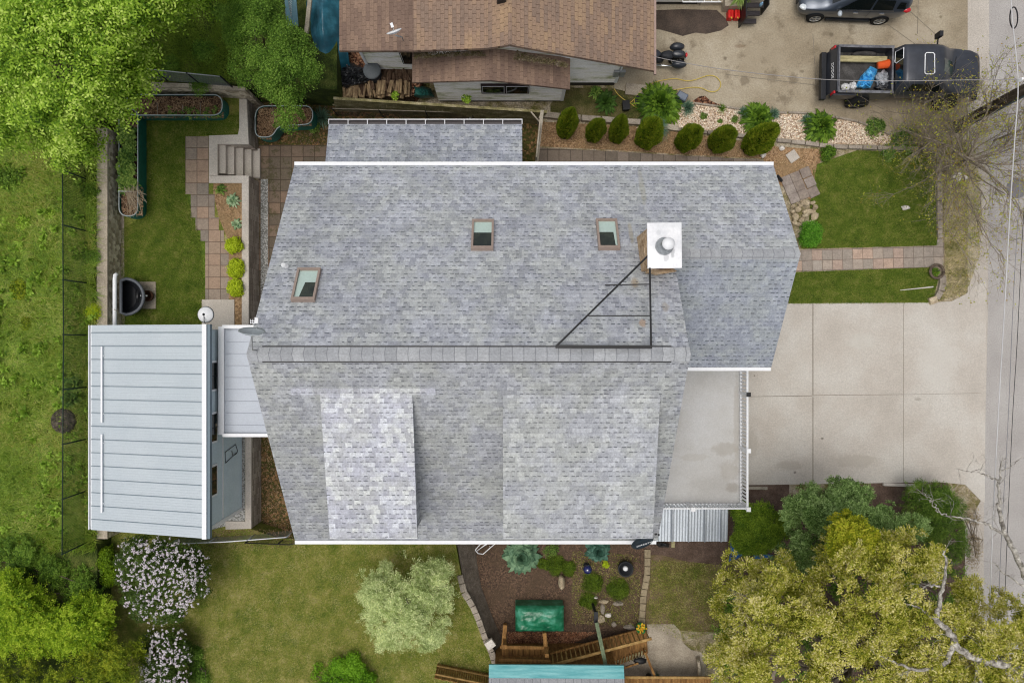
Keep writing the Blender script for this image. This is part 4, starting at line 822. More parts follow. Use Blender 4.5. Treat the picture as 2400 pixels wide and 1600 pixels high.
def wheel(parent, c, r_, wd, mtyre, mrim, rot=0, loc=None):
    mb = MB(); n = 26; prof = [(r_*.62,-wd/2),(r_*.93,-wd/2),(r_,-wd/2+.04),(r_,wd/2-.04),(r_*.93,wd/2),(r_*.62,wd/2)]
    V = []; 
    for rr, yy in prof:
        for j_ in range(n): a_ = 2*math.pi*j_/n; V.append((rr*math.cos(a_), yy, rr*math.sin(a_)))
    F = [(i*n+j_, i*n+(j_+1)%n, ((i+1)%6)*n+(j_+1)%n, ((i+1)%6)*n+j_) for i in range(6) for j_ in range(n)]
    mb.add(V, F); wh = obj('wheel', rot_pts(mb, c, rot), mtyre, parent, False)
    rb = MB()
    for s_ in (-1, 1):
        rb.add([(r_*.62*math.cos(2*math.pi*j_/n), s_*(wd/2-.05), r_*.62*math.sin(2*math.pi*j_/n)) for j_ in range(n)], [tuple(range(n)) if s_ < 0 else tuple(range(n-1,-1,-1))], 1)
        for k in range(5):
            a_ = 2*math.pi*k/5+.3; rb.beam((0, s_*(wd/2-.02), 0), (r_*.6*math.cos(a_), s_*(wd/2-.02), r_*.6*math.sin(a_)), r_*.16, .03)
        rb.tube([(r_*.6*math.cos(2*math.pi*j_/24), s_*(wd/2-.015), r_*.6*math.sin(2*math.pi*j_/24)) for j_ in range(25)], .02, 6)
    obj('rim', rot_pts(rb, c, rot), [mrim, m_black], wh)
    return wh
m_tyre = M('tyre', '#18191a', fine=.1, rough=.9)
m_alloy = M('alloy', '#c9ccce', fine=.05, rough=.3, metal=.8)
m_suv = M('slate_car_paint', '#4a5360', fine=0, rough=.3, metal=.5, clear=.8, spec=.5)
m_trk = M('dull_black_paint', [(.35, C('#30333b')), (.65, C('#3d4149'))], 2, .42, .06, 60, metal=.2, clear=.35, spec=.5)
m_lens = M('headlamp_glass', '#cfd6da', fine=0, rough=.1, spec=.8); m_red = M('red_lamp', '#c0242a', fine=0, rough=.2, spec=.7); m_chrome = M('chrome', '#d5d8da', fine=0, rough=.15, metal=.9)
# compact SUV, nose to the left
car = thing('parked_car', 'slate blue compact SUV parked at the top of the gravelly driveway', 'car', (13.45,13.8,0))
CC = (13.42, 13.72, 0.0); CR = R(180-2.2)
def place(mb): return rot_pts(mb, CC, CR)
# x forward = nose; after 178 deg turn the nose points left
st = [(-2.13,.62,.48,.85,1.02,.58),(-2.08,.78,.38,.98,1.30,.60),(-1.85,.86,.30,1.02,1.52,.60),(-1.4,.885,.25,1.03,1.61,.60),(-.4,.89,.22,1.0,1.65,.61),(.25,.89,.22,.98,1.62,.60),(.75,.885,.22,.97,1.30,.66),(1.10,.88,.22,.95,1.03,.74),(1.6,.86,.25,.90,.96,.74),(1.95,.78,.30,.80,.84,.66),(2.1,.62,.38,.68,.72,.5)]
L = Loft(st); xs = [-2.13,-2.08,-1.97,-1.85,-1.6,-1.4,-1.1,-.8,-.4,0,.25,.5,.75,.95,1.10,1.35,1.6,1.8,1.95,2.04,2.1]
bd = obj('body', place(L.body(xs)), m_suv, car, True); sb = bd.modifiers.new('sub', 'SUBSURF'); sb.levels = sb.render_levels = 1
for s_ in (-1, 1):
    obj('side_window', place(L.patch(.12,-.52,5.12,5.9,s_,.022,x0b=.72,x1b=-.52)), m_glass, car); obj('side_window', place(L.patch(-.60,-1.30,5.12,5.9,s_,.022,x0b=-.60,x1b=-1.38)), m_glass, car)
    obj('quarter_window', place(L.patch(-1.52,-1.75,5.25,5.8,s_,.022,x0b=-1.5,x1b=-1.85)), m_glass, car)
    obj('window_strip', place(L.patch(.75,-1.45,5.02,5.09,s_,.026)), m_chrome, car)
    m = MB().blob((.62,s_*1.0,1.02),(.09,.12,.08),1,.05); obj('mirror', place(m), M('mirror_paint', '#aab3bb', fine=0, rough=.25, clear=.6) if s_ < 0 else bpy.data.materials['mirror_paint'], car, True)
    obj('headlight', place(MB().blob((1.9,s_*.66,.77),(.2,.13,.07),2,.08)), m_lens, car, True); obj('tail_light', place(MB().blob((-1.98,s_*.74,1.0),(.16,.12,.09),3,.08)), m_red, car, True)
    for x in (.05, -.98): obj('door_handle', place(MB().beam((x,s_*.895,.90),(x-.18,s_*.895,.90),.03,.03)), m_chrome, car)
    obj('roof_rail', place(MB().tube([(.2,s_*.57,1.63),(-.5,s_*.58,1.69),(-1.5,s_*.57,1.63)], .018, 6)), m_dark, car, True)
    obj('sill', place(MB().box(-.9,.85,s_*.86-.04,s_*.86+.04,.2,.3)), m_dark, car)
    obj('door_seam', place(L.patch(-.555,-.57,3.0,5.0,s_,.012,nx=1)), m_black, car)
def top(mbx, x0, x1, t0=6.4, off=.018): return place(L.patch(x0, x1, t0, 9, 1, off).add([], [])) 
obj('windscreen', place(MB().grid(lambda u, v: (lambda p: (p[0], p[1], p[2]+.02))(( (.30+(.98-.30)*v), (-1+2*u)*(.56+.12*v), L.sta(.30+.68*v)[4]+.0)), 8, 5)), m_glass, car)
obj('rear_window', place(MB().grid(lambda u, v: (-2.09+.2*v, (-1+2*u)*.52, 1.12+.32*v+.0), 4, 2)), m_glass, car)
obj('grille', place(MB().box(2.04,2.115,-.4,.4,.42,.64)), m_dark, car)
for x in (-1.28, 1.29):
    for s_ in (-1, 1): wheel(car, (lambda p: (CC[0]+p[0]*math.cos(CR)-p[1]*math.sin(CR), CC[1]+p[0]*math.sin(CR)+p[1]*math.cos(CR), .34))((x, s_*.80)), .34, .23, m_tyre, m_alloy, CR)

# old lifted black pickup, nose to the right
trk = thing('pickup_truck', 'old black lifted pickup with a loaded open bed and white roof outline', 'pickup truck', (15.3, 10.42, 0))
TC = (15.35, 10.43, 0); TR = R(-1.2)
def pt_(mb): return rot_pts(mb, TC, TR)
st = [(-.62,.86,.62,1.32,1.32,.8),(-.58,.88,.62,1.34,1.93,.70),(-.3,.90,.62,1.34,1.98,.70),(.6,.90,.62,1.34,1.99,.70),(.85,.90,.62,1.34,1.96,.70),(1.55,.90,.62,1.33,1.42,.78),(1.75,.90,.62,1.31,1.37,.80),(2.35,.87,.62,1.25,1.32,.76),(2.68,.80,.66,1.15,1.24,.66),(2.78,.70,.7,1.05,1.12,.5)]
T = Loft(st); xs = [-.62,-.58,-.45,-.3,0,.3,.6,.85,1.1,1.35,1.55,1.75,2.0,2.2,2.35,2.55,2.68,2.78]
cb = obj('cab', pt_(T.body(xs)), m_trk, trk, True)
cb.data.polygons.foreach_set('use_smooth', np.ones(len(cb.data.polygons), dtype=bool))
obj('roof_outline', pt_(MB().tube([(x, y, 2.015) for x, y in ((.12,-.38),(.12,.32),(.17,.38),(.42,.38),(.47,.33),(.49,-.36),(.44,-.41),(.18,-.42),(.12,-.38))], .02, 6)), m_white, trk, True)
obj('windscreen', pt_(MB().grid(lambda u, v: (.92+.58*v-.10*abs(2*u-1)**2*1.0, (-1+2*u)*(.62+.1*v), T.sta(.92+.58*v)[4]+.022), 8, 5)), M('green_glass', [(.4, C('#1d2b26')), (.6, C('#33473d'))], 3, .08, 0, spec=.8), trk)
obj('wiper', pt_(MB().tube([(1.66,.5,1.44),(1.55,-.1,1.47)], .012, 5).tube([(1.66,-.1,1.44),(1.56,-.6,1.46)], .012, 5)), m_black, trk)
for s_ in (-1, 1):
    obj('side_window', pt_(T.patch(.75,-.25,5.15,5.9,s_,.02,x0b=1.35,x1b=-.25)), m_glass, trk)
    obj('headlight', pt_(MB().box(2.70,2.76,s_*.6-.09,s_*.6+.09,.92,1.06)), m_lens, trk)
obj('mirror', pt_(MB().box(.92,1.05,1.22,1.42,1.25,1.6).tube([(1.0,.9,1.3),(1.0,1.25,1.35)], .03, 6)), m_dark, trk)
obj('mirror', pt_(MB().box(.92,1.05,-1.14,-.98,1.25,1.6).tube([(1.0,-.9,1.3),(1.0,-1.0,1.35)], .03, 6)), m_dark, trk)
obj('rear_window', pt_(MB().add([(-.66,-.6,1.42),(-.66,.62,1.42),(-.60,.58,1.85),(-.60,-.56,1.85)], [(0,3,2,1)])), m_glass, trk)
obj('window_trim', pt_(MB().tube([(-.67,.26,1.40),(-.66,.65,1.42),(-.61,.62,1.88),(-.61,.22,1.88),(-.67,.18,1.5),(-.67,.26,1.40)], .016, 5)), m_whited, trk)
bw = MB().box(-2.78,-.66,.84,.90,.62,1.33).box(-2.78,-.66,-.90,-.84,.62,1.33).box(-.74,-.66,-.84,.84,.62,1.33).box(-2.84,-2.78,-.88,.88,.62,1.33).box(-2.9,-2.0,.90,.97,.75,1.2).box(-2.9,-2.0,-.97,-.90,.75,1.2)
bed = obj('bed', pt_(bw), m_trk, trk); bevel(bed, .015)
obj('bed_rail', pt_(MB().box(-2.79,-.66,.82,.92,1.332,1.35).box(-2.79,-.66,-.92,-.82,1.332,1.35).box(-2.79,-2.74,-.82,.82,1.332,1.348).box(-.75,-.68,-.82,.82,1.332,1.348)), M('worn_grey_rail', [(.3, C('#4a4b50')), (.6, C('#75767b'))], 5, .5, .1), bed)
obj('bed_floor', pt_(MB().box(-2.78,-.74,-.84,.84,.78,.82)), M('dirty_bed_floor', [(.3, C('#2e2c2a')), (.5, C('#454341')), (.7, C('#5b5957'))], 2.5, .85, .25, 25, det=6), bed)
for s_ in (-1, 1): obj('wheel_arch', pt_(MB().blob((-1.6,s_*.74,.9),(.5,.12,.22),3,.03)), bpy.data.materials['dirty_bed_floor'], bed, True)
tg = obj('tailgate', pt_(MB().add([(-2.85,-.84,.66),(-2.85,.84,.66),(-2.86,.84,1.32),(-2.86,-.84,1.32),(-2.99,-.84,.7),(-2.99,.84,.7),(-2.95,.84,1.0),(-2.95,-.84,1.0)], [(4,5,6,7)[::-1],(7,6,2,3)[::-1],(4,7,3,0)[::-1],(5,1,2,6)[::-1]])), m_trk, trk)
nq = Vector((-.96,0,.28)).normalized(); xa = Vector((0,-1,0)); ya = nq.cross(xa); text_mesh('lettering', 'DODGE', .17, m_whited, tg, (TC[0]-2.95, TC[1]+.05, 1.09), Matrix((xa, ya, nq)).transposed())
bp = obj('rear_bumper', pt_(MB().box(-3.2,-3.0,-.98,.86,.55,.78).box(-3.22,-3.18,-.25,.22,.6,.85)), m_dark, trk); bevel(bp, .04)
bevel(obj('front_bumper', pt_(MB().box(2.72,2.9,-.9,.9,.6,.85)), m_dark, trk), .04)
for s_ in (-1, 1): obj('tail_light', pt_(MB().box(-2.92,-2.86,s_*.87-.05,s_*.87+.05,.95,1.25)), m_red, trk)
for x, y in ((-1.62,-.92),(-1.62,.86),(1.85,-.92),(1.85,.86)):
    ca, sa = math.cos(TR), math.sin(TR); wheel(trk, (TC[0]+x*ca-y*sa, TC[1]+x*sa+y*ca, .44), .44, .32, m_tyre, m_dark, TR)
def inbed(u, v, z=.84): return P(u, v, z)
# load in the bed
tag(bevel(obj('lumber', MB().obox((13.62,10.98,1.0), (1.95,.23,.09), (0,0,R(-1))), M('pale_lumber', [(.3, C('#8f8660')), (.6, C('#b3aa82'))], 3, .8, .2, stretch=(.6,4,4))), .01), 'long pale timber board lying in the pickup bed', 'board')
m_btarp = M('blue_plastic', [(.3, C('#2b86c4')), (.5, C('#4aa8e0')), (.7, C('#7cc4ee'))], 3, .35, .08, 12, .02, spec=.6)
def tarp(pts, z, hgt, seed, n=26, sharp=6, fold=.05):
    """crumpled sheet over a polygon in pixels"""
    xs = [p[0] for p in pts]; ys = [p[1] for p in pts]; u0, u1, v0, v1 = min(xs), max(xs), min(ys), max(ys); V = []; F = []; idx = {}
    cx, cy = sum(xs)/len(xs), sum(ys)/len(ys); m_ = n; k_ = len(pts)
    per = []
    for a, b in zip(pts, pts[1:]+pts[:1]):
        for q in range(max(2, int(60/k_))): t = q/max(2, int(60/k_)); per.append((a[0]+(b[0]-a[0])*t, a[1]+(b[1]-a[1])*t))
    rings = 9; nn = len(per)
    for r_ in range(rings+1):
        f = 1-r_/rings
        for (pu, pv) in per:
            u, v = cx+(pu-cx)*f, cy+(pv-cy)*f; e_ = 1-f
            hz = hgt*min(1, (e_*2.2))**.6*(1+.35*pnoise((u*.04, v*.04, seed)))
            hz += fold*(abs(pnoise((u*.11*sharp/6, v*.11*sharp/6, seed+3)))*2-.3)*min(1, e_*5)+fold*.6*abs(pnoise((u*.3, v*.3, seed+9)))
            V.append(P(u, v, z+max(0, hz)))
    for r_ in range(rings): F += [(r_*nn+j_, r_*nn+(j_+1)%nn, (r_+1)*nn+(j_+1)%nn, (r_+1)*nn+j_) for j_ in range(nn)]
    V.append(P(cx, cy, z)); a0 = V.pop()
    mb = MB(); mb.add(V, [f[::-1] for f in F]); return mb
tag(obj('tarp', tarp([(2002,205),(2018,178),(2040,155),(2057,163),(2052,180),(2040,207),(2022,208)], .9, .22, 1, fold=.12), m_btarp, None, False), 'bright blue plastic tarp bundled in the pickup bed', 'tarp')
c = inbed(2069,155,1.0); t = tag(obj('bucket', MB().add([], []), m_btarp) if False else thing('bucket', 'orange bucket lying on its side in the pickup bed', 'bucket', c), None)
br = MB(); br.lathe((0,0,0), [(.13,0),(.16,.38),(.175,.38),(.175,.41),(.15,.41),(.12,.02)], 20); q = Matrix.Rotation(R(90), 4, 'Y') @ Matrix.Identity(4); br.v = [tuple(Vector(c)+(Matrix.Rotation(R(8),4,'Z') @ q) @ Vector(p)+Vector((-.22,0,.05))) for p in br.v]; obj('bucket_body', br, M('orange_plastic', '#e8602a', fine=.05, rough=.4), t, True)
m_bag = M('silver_bag', [(.35, C('#6f7378')), (.6, C('#a5a9ae'))], 8, .35, .1, 30, .03, spec=.6); m_wbag = M('white_bag', [(.35, C('#b5b5b5')), (.6, C('#dedede'))], 8, .45, .1, 30, .03); m_kbag = M('black_bag', [(.35, C('#121315')), (.6, C('#2d2f33'))], 8, .35, .1, 30, .03, spec=.6)
def bag(label, c, r_, m, seed, cat='bag'):
    mb = MB().blob(c, r_, seed, .3, 22, 14, fr=3.2); return tag(obj('plastic_bag', mb, m, None, True), label, cat)
bag('silver grey bag beside the blue tarp in the pickup bed', inbed(2068,185,1.0), (.24,.28,.16), m_bag, 2)
bag('white bag in the rear corner of the pickup bed', inbed(1981,205,.95), (.17,.14,.12), m_wbag, 3)
bag('pale bag touching the blue tarp in the pickup bed', inbed(1998,202,.95), (.13,.15,.12), m_wbag, 4)
bag('black rubbish bag at the front corner of the pickup bed', inbed(2072,205,.95), (.3,.16,.15), m_kbag, 5)

# motorcycle, rear half out from under the brown roof
mo = thing('motorcycle', 'black touring motorcycle with two hard saddlebags under the roof edge', 'motorcycle', P(1570,135,0))
oc = Vector(P(1588,133,0.6)); ox, oy = oc.x, oc.y
m_mbk = M('gloss_black', '#2c3037', fine=.03, rough=.38, clear=.3, spec=.5)
for s_, dy in ((1,.37),(-1,-.33)): b_ = obj('saddlebag', MB().blob((ox-.02+(.06 if s_ < 0 else 0), oy+dy, .62), (.30,.16,.2), 3+s_, .04, 20, 12), m_mbk, mo, True)
obj('tail_trunk', MB().blob((ox-.02,oy+.01,.82), (.28,.15,.12), 6, .06, 18, 10), m_mbk, mo, True)
obj('seat', MB().blob((ox-.42,oy,.76), (.28,.17,.1), 7, .1, 18, 10), M('seat_leather', '#2b2d31', fine=.1, rough=.6), mo, True)
obj('fuel_tank', MB().blob((ox-1.0,oy,.85), (.3,.18,.14), 8, .05, 18, 10), m_mbk, mo, True)
obj('fender', MB().blob((ox+.1,oy+.01,.6), (.28,.08,.15), 9, .03), m_mbk, mo, True)
obj('number_plate', MB().box(ox+.33,ox+.345,oy-.06,oy+.1,.5,.62), m_whited, mo); obj('tail_light', MB().blob((ox+.32,oy+.02,.72),(.05,.09,.05),2,.03), m_red, mo, True)
for dy in (.16,-.12): obj('indicator', MB().blob((ox+.31,oy+dy,.68),(.03,.03,.03),2,.03), m_chrome, mo, True)
wheel(mo, (ox+.02,oy+.01,.32), .32, .15, m_tyre, m_chrome); wheel(mo, (ox-1.62,oy,.32), .32, .12, m_tyre, m_chrome)
obj('exhaust', MB().tube([(ox-.95,oy-.2,.3),(ox-.3,oy-.22,.24),(ox+.2,oy-.24,.24)], .04, 8), m_chrome, mo, True)
obj('frame', MB().tube([(ox-1.5,oy,.9),(ox-.8,oy,.5),(ox,oy,.4)], .06, 6), m_dark, mo); obj('engine', MB().blob((ox-.75,oy,.45),(.25,.2,.2),5,.2), m_dark, mo, True)
obj('handlebar', MB().tube([(ox-1.15,oy-.42,1.02),(ox-1.35,oy-.15,1.05),(ox-1.35,oy+.15,1.05),(ox-1.15,oy+.42,1.02)], .016, 6), m_chrome, mo)
obj('fork', MB().tube([(ox-1.35,oy-.1,1.0),(ox-1.62,oy-.1,.32)], .03, 6).tube([(ox-1.35,oy+.1,1.0),(ox-1.62,oy+.1,.32)], .03, 6), m_chrome, mo)

# ------------------------------------------------------------------ small things by the neighbour
def poly_tube(name, label, cat, pts, r_, m, z=.03, n=6, dense=6, zs=None):
    pp = [Vector(P(u, v, (zs[i] if zs else z))) for i, (u, v) in enumerate(pts)]; out = []
    for i in range(len(pp)-1):
        p0 = pp[max(i-1,0)]; p1 = pp[i]; p2 = pp[i+1]; p3 = pp[min(i+2,len(pp)-1)]
        for k in range(dense): t = k/dense; out.append(.5*((2*p1)+(p2-p0)*t+(2*p0-5*p1+4*p2-p3)*t*t+(3*p1-p0-3*p2+p3)*t**3))
    out.append(pp[-1]); return tag(obj(name, MB().tube(out, r_, n), m, None, True), label, cat)
m_hose = M('yellow_hose', '#cdb656', fine=.05, rough=.5)
poly_tube('garden_hose', 'yellow garden hose looped over the driveway and the weedy bed', 'hose', [(1439,208),(1449,222),(1462,233),(1478,243),(1490,252),(1497,254),(1488,243),(1489,232),(1500,220),(1512,205),(1520,200),(1535,193),(1560,187),(1585,185),(1610,190),(1630,187),(1650,180),(1665,177),(1680,182),(1689,195),(1686,208),(1675,215),(1660,214),(1645,207),(1625,205),(1600,208),(1570,213)], .017, m_hose, .05)
poly_tube('garden_hose', 'short yellow hose end beside the black lidded box', 'hose', [(1464,243),(1475,242),(1487,232),(1500,216),(1514,205)], .016, m_hose, .09)
t = thing('storage_tub', 'black lidded box beside the yellow hose in the weedy bed', 'box', P(1465,253,0)); c = P(1465,252,0); bevel(obj('tub', MB().obox((c[0],c[1],.14),(.27,.36,.28),(0,0,R(6))), m_dark, t), .04); bevel(obj('lid', MB().obox((c[0],c[1],.295),(.29,.38,.03),(0,0,R(6))), m_black, t), .01)
t = thing('hose_reel', 'small grey round hose reel at the big leafy clump', 'reel', P(1497,235,0)); c = P(1497,235,.1); obj('drum', MB().lathe(c, [(.19,-.1),(.19,.02),(.12,.03),(.12,.0)], 18, sx=.8), m_galv2 if False else M('grey_plastic', '#5f6468', fine=.1), t, True); obj('flange', MB().lathe((c[0],c[1],c[2]+.03), [(.2,0),(.2,.02)], 18, sx=.8), m_dark, t)
t = thing('plastic_bin', 'blue grey open box half behind the big leafy clump', 'box', P(1594,232,0)); c = P(1595,231,0); a_ = R(-28); bevel(obj('bin_wall', MB().obox((c[0],c[1],.16),(.42,.3,.32),(0,0,a_)), M('slate_plastic', '#525c6b', fine=.06, rough=.5), t), .03); obj('opening', MB().obox((c[0],c[1],.322),(.34,.22,.01),(0,0,a_)), M('faded_grey_plastic', '#747c88', fine=.06), t)
def slabstone(name, label, cat, uv, sz, z, m, rot=0, group=None, h_=.06):
    c = P(*uv, z); o = obj(name, MB().obox((c[0],c[1],z+h_/2),(sz[0],sz[1],h_),(0,0,R(rot))), m, None); bevel(o, .015); return tag(o, label, cat, group)
slabstone('concrete_block', 'cracked pale concrete slab at the corner of the weedy bed', 'slab', (1490,212), (.85,.45), 0, m_wallc, -6, h_=.1)
slabstone('cinder_block', 'pale cinder block behind the fourth and fifth tiny evergreens', 'block', (1570,301), (.6,.22), 0, m_wallc, -8, h_=.18)
# planter, fuel cans, dark step box
pl = thing('planter', 'leafy planter box at the top edge beside the red cans', 'planter', P(1720,10,0)); c = P(1722,10,0); bevel(obj('planter_box', MB().box(c[0]-.55,c[0]+.45,c[1]-.32,c[1]+.6,0,.5), m_wallc, pl), .02)
rng = np.random.default_rng(77); m_fern = leafmat('fern_leaf', ('#4f6a2c', '#7b9448', '#a3b56c'), .3)
V, F = rosette(rng, (c[0],c[1]+.1,.5), .6, 150, .04, .28, .2); mesh_obj('plant', V, F, m_fern, parent=pl)
for u, lb in ((1708,'left'),(1723,'right')):
    t = thing('fuel_can', 'red fuel can, %s of the two below the planter' % lb, 'can', P(u,40,0)); c = P(u,40,0)
    bevel(obj('can_body', MB().box(c[0]-.11,c[0]+.11,c[1]-.18,c[1]+.16,0,.3), M('red_plastic', '#c4201c', fine=.08, rough=.4) if lb == 'left' else bpy.data.materials['red_plastic'], t), .03); obj('handle', MB().tube([(c[0],c[1]-.12,.3),(c[0],c[1]-.08,.36),(c[0],c[1]+.05,.36),(c[0],c[1]+.1,.3)], .018, 6), bpy.data.materials['red_plastic'], t); obj('spout', MB().tube([(c[0],c[1]-.14,.28),(c[0]+.02,c[1]-.22,.33)], .022, 8), M('yellow_plastic', '#d8b03c', fine=.05) if lb == 'left' else bpy.data.materials['yellow_plastic'], t)
st_ = thing('wooden_steps', 'black slatted steps with a grey lid at the top of the driveway', 'steps', P(1760,50,0)); c0 = P(1760,65,0)
m_blackwood = M('black_wood', [(.3, C('#1f1c1d')), (.6, C('#363234'))], 4, .7, .15, stretch=(1,5,1))
xb0, xb1 = P(1733,0,0)[0], P(1775,0,.4)[0]
for k in range(4): obj('slat', MB().obox(((xb0+xb1)/2+.02*k, P(0,66,0)[1]+.14+k*.22, .28+.2*k),(xb1-xb0+.1*k, .19, .04)), m_blackwood, st_)
obj('side_frame', MB().box(xb0-.05,xb0,P(0,66,0)[1],P(0,66,0)[1]+.9,0,.9), m_black, st_); obj('side_frame', MB().box(xb1+.26,xb1+.30,P(0,66,0)[1]+.5,P(0,66,0)[1]+.9,0,.9), m_black, st_)
obj('lid', MB().box(xb0-.05,xb1+.35,P(0,66,0)[1]+.92,P(0,66,0)[1]+1.9,.85,.95), M('grey_lid', '#5a5c60', fine=.1), st_)
c = P(1783,12,1.0); tag(obj('bottle', MB().lathe((c[0],c[1],.951), [(.06,0),(.06,.16),(.03,.2),(.03,.24)], 12), M('pale_blue_plastic', '#7fa6c4', fine=.05, rough=.3), None, True), 'pale blue bottle standing on the grey step lid', 'bottle')
# teal tarp lean-to, beam, firewood, wood fence
m_teal = M('teal_tarp', [(.3, C('#0c3a48')), (.5, C('#1c5668')), (.68, C('#3d7d92'))], 1.6, .35, .06, 8, .02, spec=.5, det=5)
tt = thing('tarp_shelter', 'teal tarpaulin draped over a frame at the brown roof corner', 'tarp', P(745,120,0))
def tp(u, v):
    a = P(700,-60,2.3); b = P(790,200,1.3); x = a[0]+(P(798,0,2.6)[0]-a[0])*u; y = 14.8+(P(0,196,1.3)[1]-14.8)*v
    zz = 2.5-.8*abs(u-.55)**1.2*2-.5*v**3; zz -= 1.9*v**9; zz += .12*pnoise((x*1.6, y*.5, 3))+.07*pnoise((x*4, y*1.7, 8)); return (x, y, zz)
obj('tarp_sheet', MB().grid(tp, 40, 70, flip=True), m_teal, tt, True)

tag(obj('board', MB().beam(P(678,-40,2.9), P(686,62,2.9), .42, .05), M('blue_grey_board', '#5d7f8a', fine=.1), None), 'blue grey panel standing left of the teal tarp', 'panel')
tag(obj('wooden_beam', MB().beam(P(730,-30,3.0), P(718,78,2.6), .14, .1), m_greywood, None), 'pale wooden beam lying across the teal tarp', 'beam')
tag(obj('fence_panel', MB().add([P(667,-60,3.0),P(686,-60,3.0),P(684,40,3.0),P(668,40,2.6)], [(0,1,2,3)]), meshwire('chain_link_grey', '#9aa19f', .6, .08), None), 'loose chain link panel by the blue grey panel', 'fence panel')
rnd = random.Random(5); m_log = M('split_log', [(.3, C('#6b5744')), (.5, C('#9a8364')), (.7, C('#c2ab86'))], 5, .9, .25, 25, .02, stretch=(3,.5,1)); m_logd = M('weathered_log', [(.3, C('#3d2f25')), (.5, C('#5d4838')), (.7, C('#7d6a58'))], 5, .9, .3, 25, .02, stretch=(3,.5,1))
protos = []
for k in range(3):
    mb = MB(); n = 7; V = []
    for e_ in (-.22, .22):
        for i in range(n): a_ = 2*math.pi*i/n; rr = .075*(1+.35*math.sin(k*2+i*1.9)); V.append((rr*math.cos(a_), e_, rr*.8*math.sin(a_)+.06))
    mb.add(V, [(i,(i+1)%n,n+(i+1)%n,n+i) for i in range(n)]+[tuple(range(n-1,-1,-1)), tuple(range(n,2*n))]); protos.append(mb)
first = {}
for row, (v, z, n, m) in enumerate(((214, .95, 17, m_log), (196, 1.0, 15, m_logd), (206, 1.12, 13, m_log), (186, .95, 13, m_logd), (176, .9, 10, m_logd))):
    for i in range(n):
        u = 785+(175/n)*(i+.5)+rnd.uniform(-2, 2)
        if row in (1, 2) and u < 862: continue
        if row in (3, 4) and u < 880: continue
        key = (rnd.randrange(3), m.name)
        if key not in first: o = obj('log', protos[key[0]], m, None, local=True); first[key] = o
        else: o = first[key].copy(); COL.objects.link(o)
        x, y, _ = P(u, v+rnd.uniform(-3, 3), z); o.location = (x, y, z); o.rotation_euler = (rnd.uniform(-.1,.1), rnd.uniform(0,6), rnd.uniform(-.3,.3) if row < 3 else rnd.uniform(-1,1)); o.scale = (1.1, 1.1+rnd.random()*.2, 1.1)
        tag(o, 'split log stacked in the woodpile behind the mossy fence', 'log', 'split logs in the woodpile')
tag(obj('log_rack', MB().box(P(782,0,.9)[0], P(965,0,.9)[0], P(0,226,.9)[1]+.02, P(0,160,.8)[1], 0, .86), m_logd), 'dark core of stacked wood beneath the split logs', 'woodpile')
tag(obj('tarp', tarp([(788,150),(800,142),(825,148),(850,158),(872,170),(880,184),(858,196),(835,200),(812,207),(790,203),(785,170)], 1.0, .25, 7, fold=.14), m_kbag), 'crumpled black tarp over the left end of the woodpile', 'tarp')
c = P(871,164,1.45); t = thing('bin', 'round grey lidded bin between woodpile and white wall', 'bin', (c[0],c[1],0)); obj('bin_body', MB().lathe((c[0],c[1],0), [(.26,0),(.31,1.38)], 24), m_dark, t, True); obj('lid', MB().lathe((c[0],c[1],1.38), [(.34,0),(.34,.04),(.3,.06),(.05,.08)], 24), M('grey_lid_plastic', '#62686c', fine=.08, rough=.5), t, True)
tag(obj('tarp', tarp([(963,198),(985,200),(1010,208),(1018,228),(990,232),(965,226)], .4, .5, 12, fold=.08), M('dark_green_tarp', ['#16403c', '#2f6a62'], 3, .4, .05)), 'dark green tarp bundle between woodpile and white wall', 'tarp')
ft = thing('wooden_fence', 'leaning mossy board fence between woodpile and grey house', 'fence', P(1030,262,0))
a, b = Vector(P(782,232,1.75)), Vector(P(1282,264,1.75)); a0, b0_ = Vector(P(786,258,0)), Vector(P(1265,292,0)); n = 60
for i in range(n):
    p = a.lerp(b, i/n); q = a.lerp(b, (i+.94)/n); p0 = a0.lerp(b0_, i/n); q0 = a0.lerp(b0_, (i+.94)/n); dz = rnd.uniform(-.03,.03); th = Vector((.0,.025,0))
    obj('board', MB().add([p0,q0,q+Vector((0,0,dz)),p+Vector((0,0,dz)),p0+th,q0+th,q+th+Vector((0,0,dz)),p+th+Vector((0,0,dz))], [(0,1,2,3),(4,7,6,5),(3,2,6,7),(0,3,7,4),(1,5,6,2)]), m_oldwood, ft)
obj('rail', MB().beam(a+Vector((0,.07,-.25)), b+Vector((0,.07,-.25)), .04, .09).beam(a0+Vector((0,.07,.4)), b0_+Vector((0,.07,.4)), .04, .09), m_oldwood, ft)
obj('cap_rail', MB().beam(a+Vector((0,.02,.02)), b+Vector((0,.02,.02)), .1, .03), m_oldwood, ft)
c = P(966,242,1.2); tag(obj('plaque', MB().beam((c[0]-.22,c[1]-.06,1.2), (c[0]+.25,c[1]-.09,1.2), .03, .1), m_greywood), 'pale driftwood piece hung on the mossy fence', 'plaque')
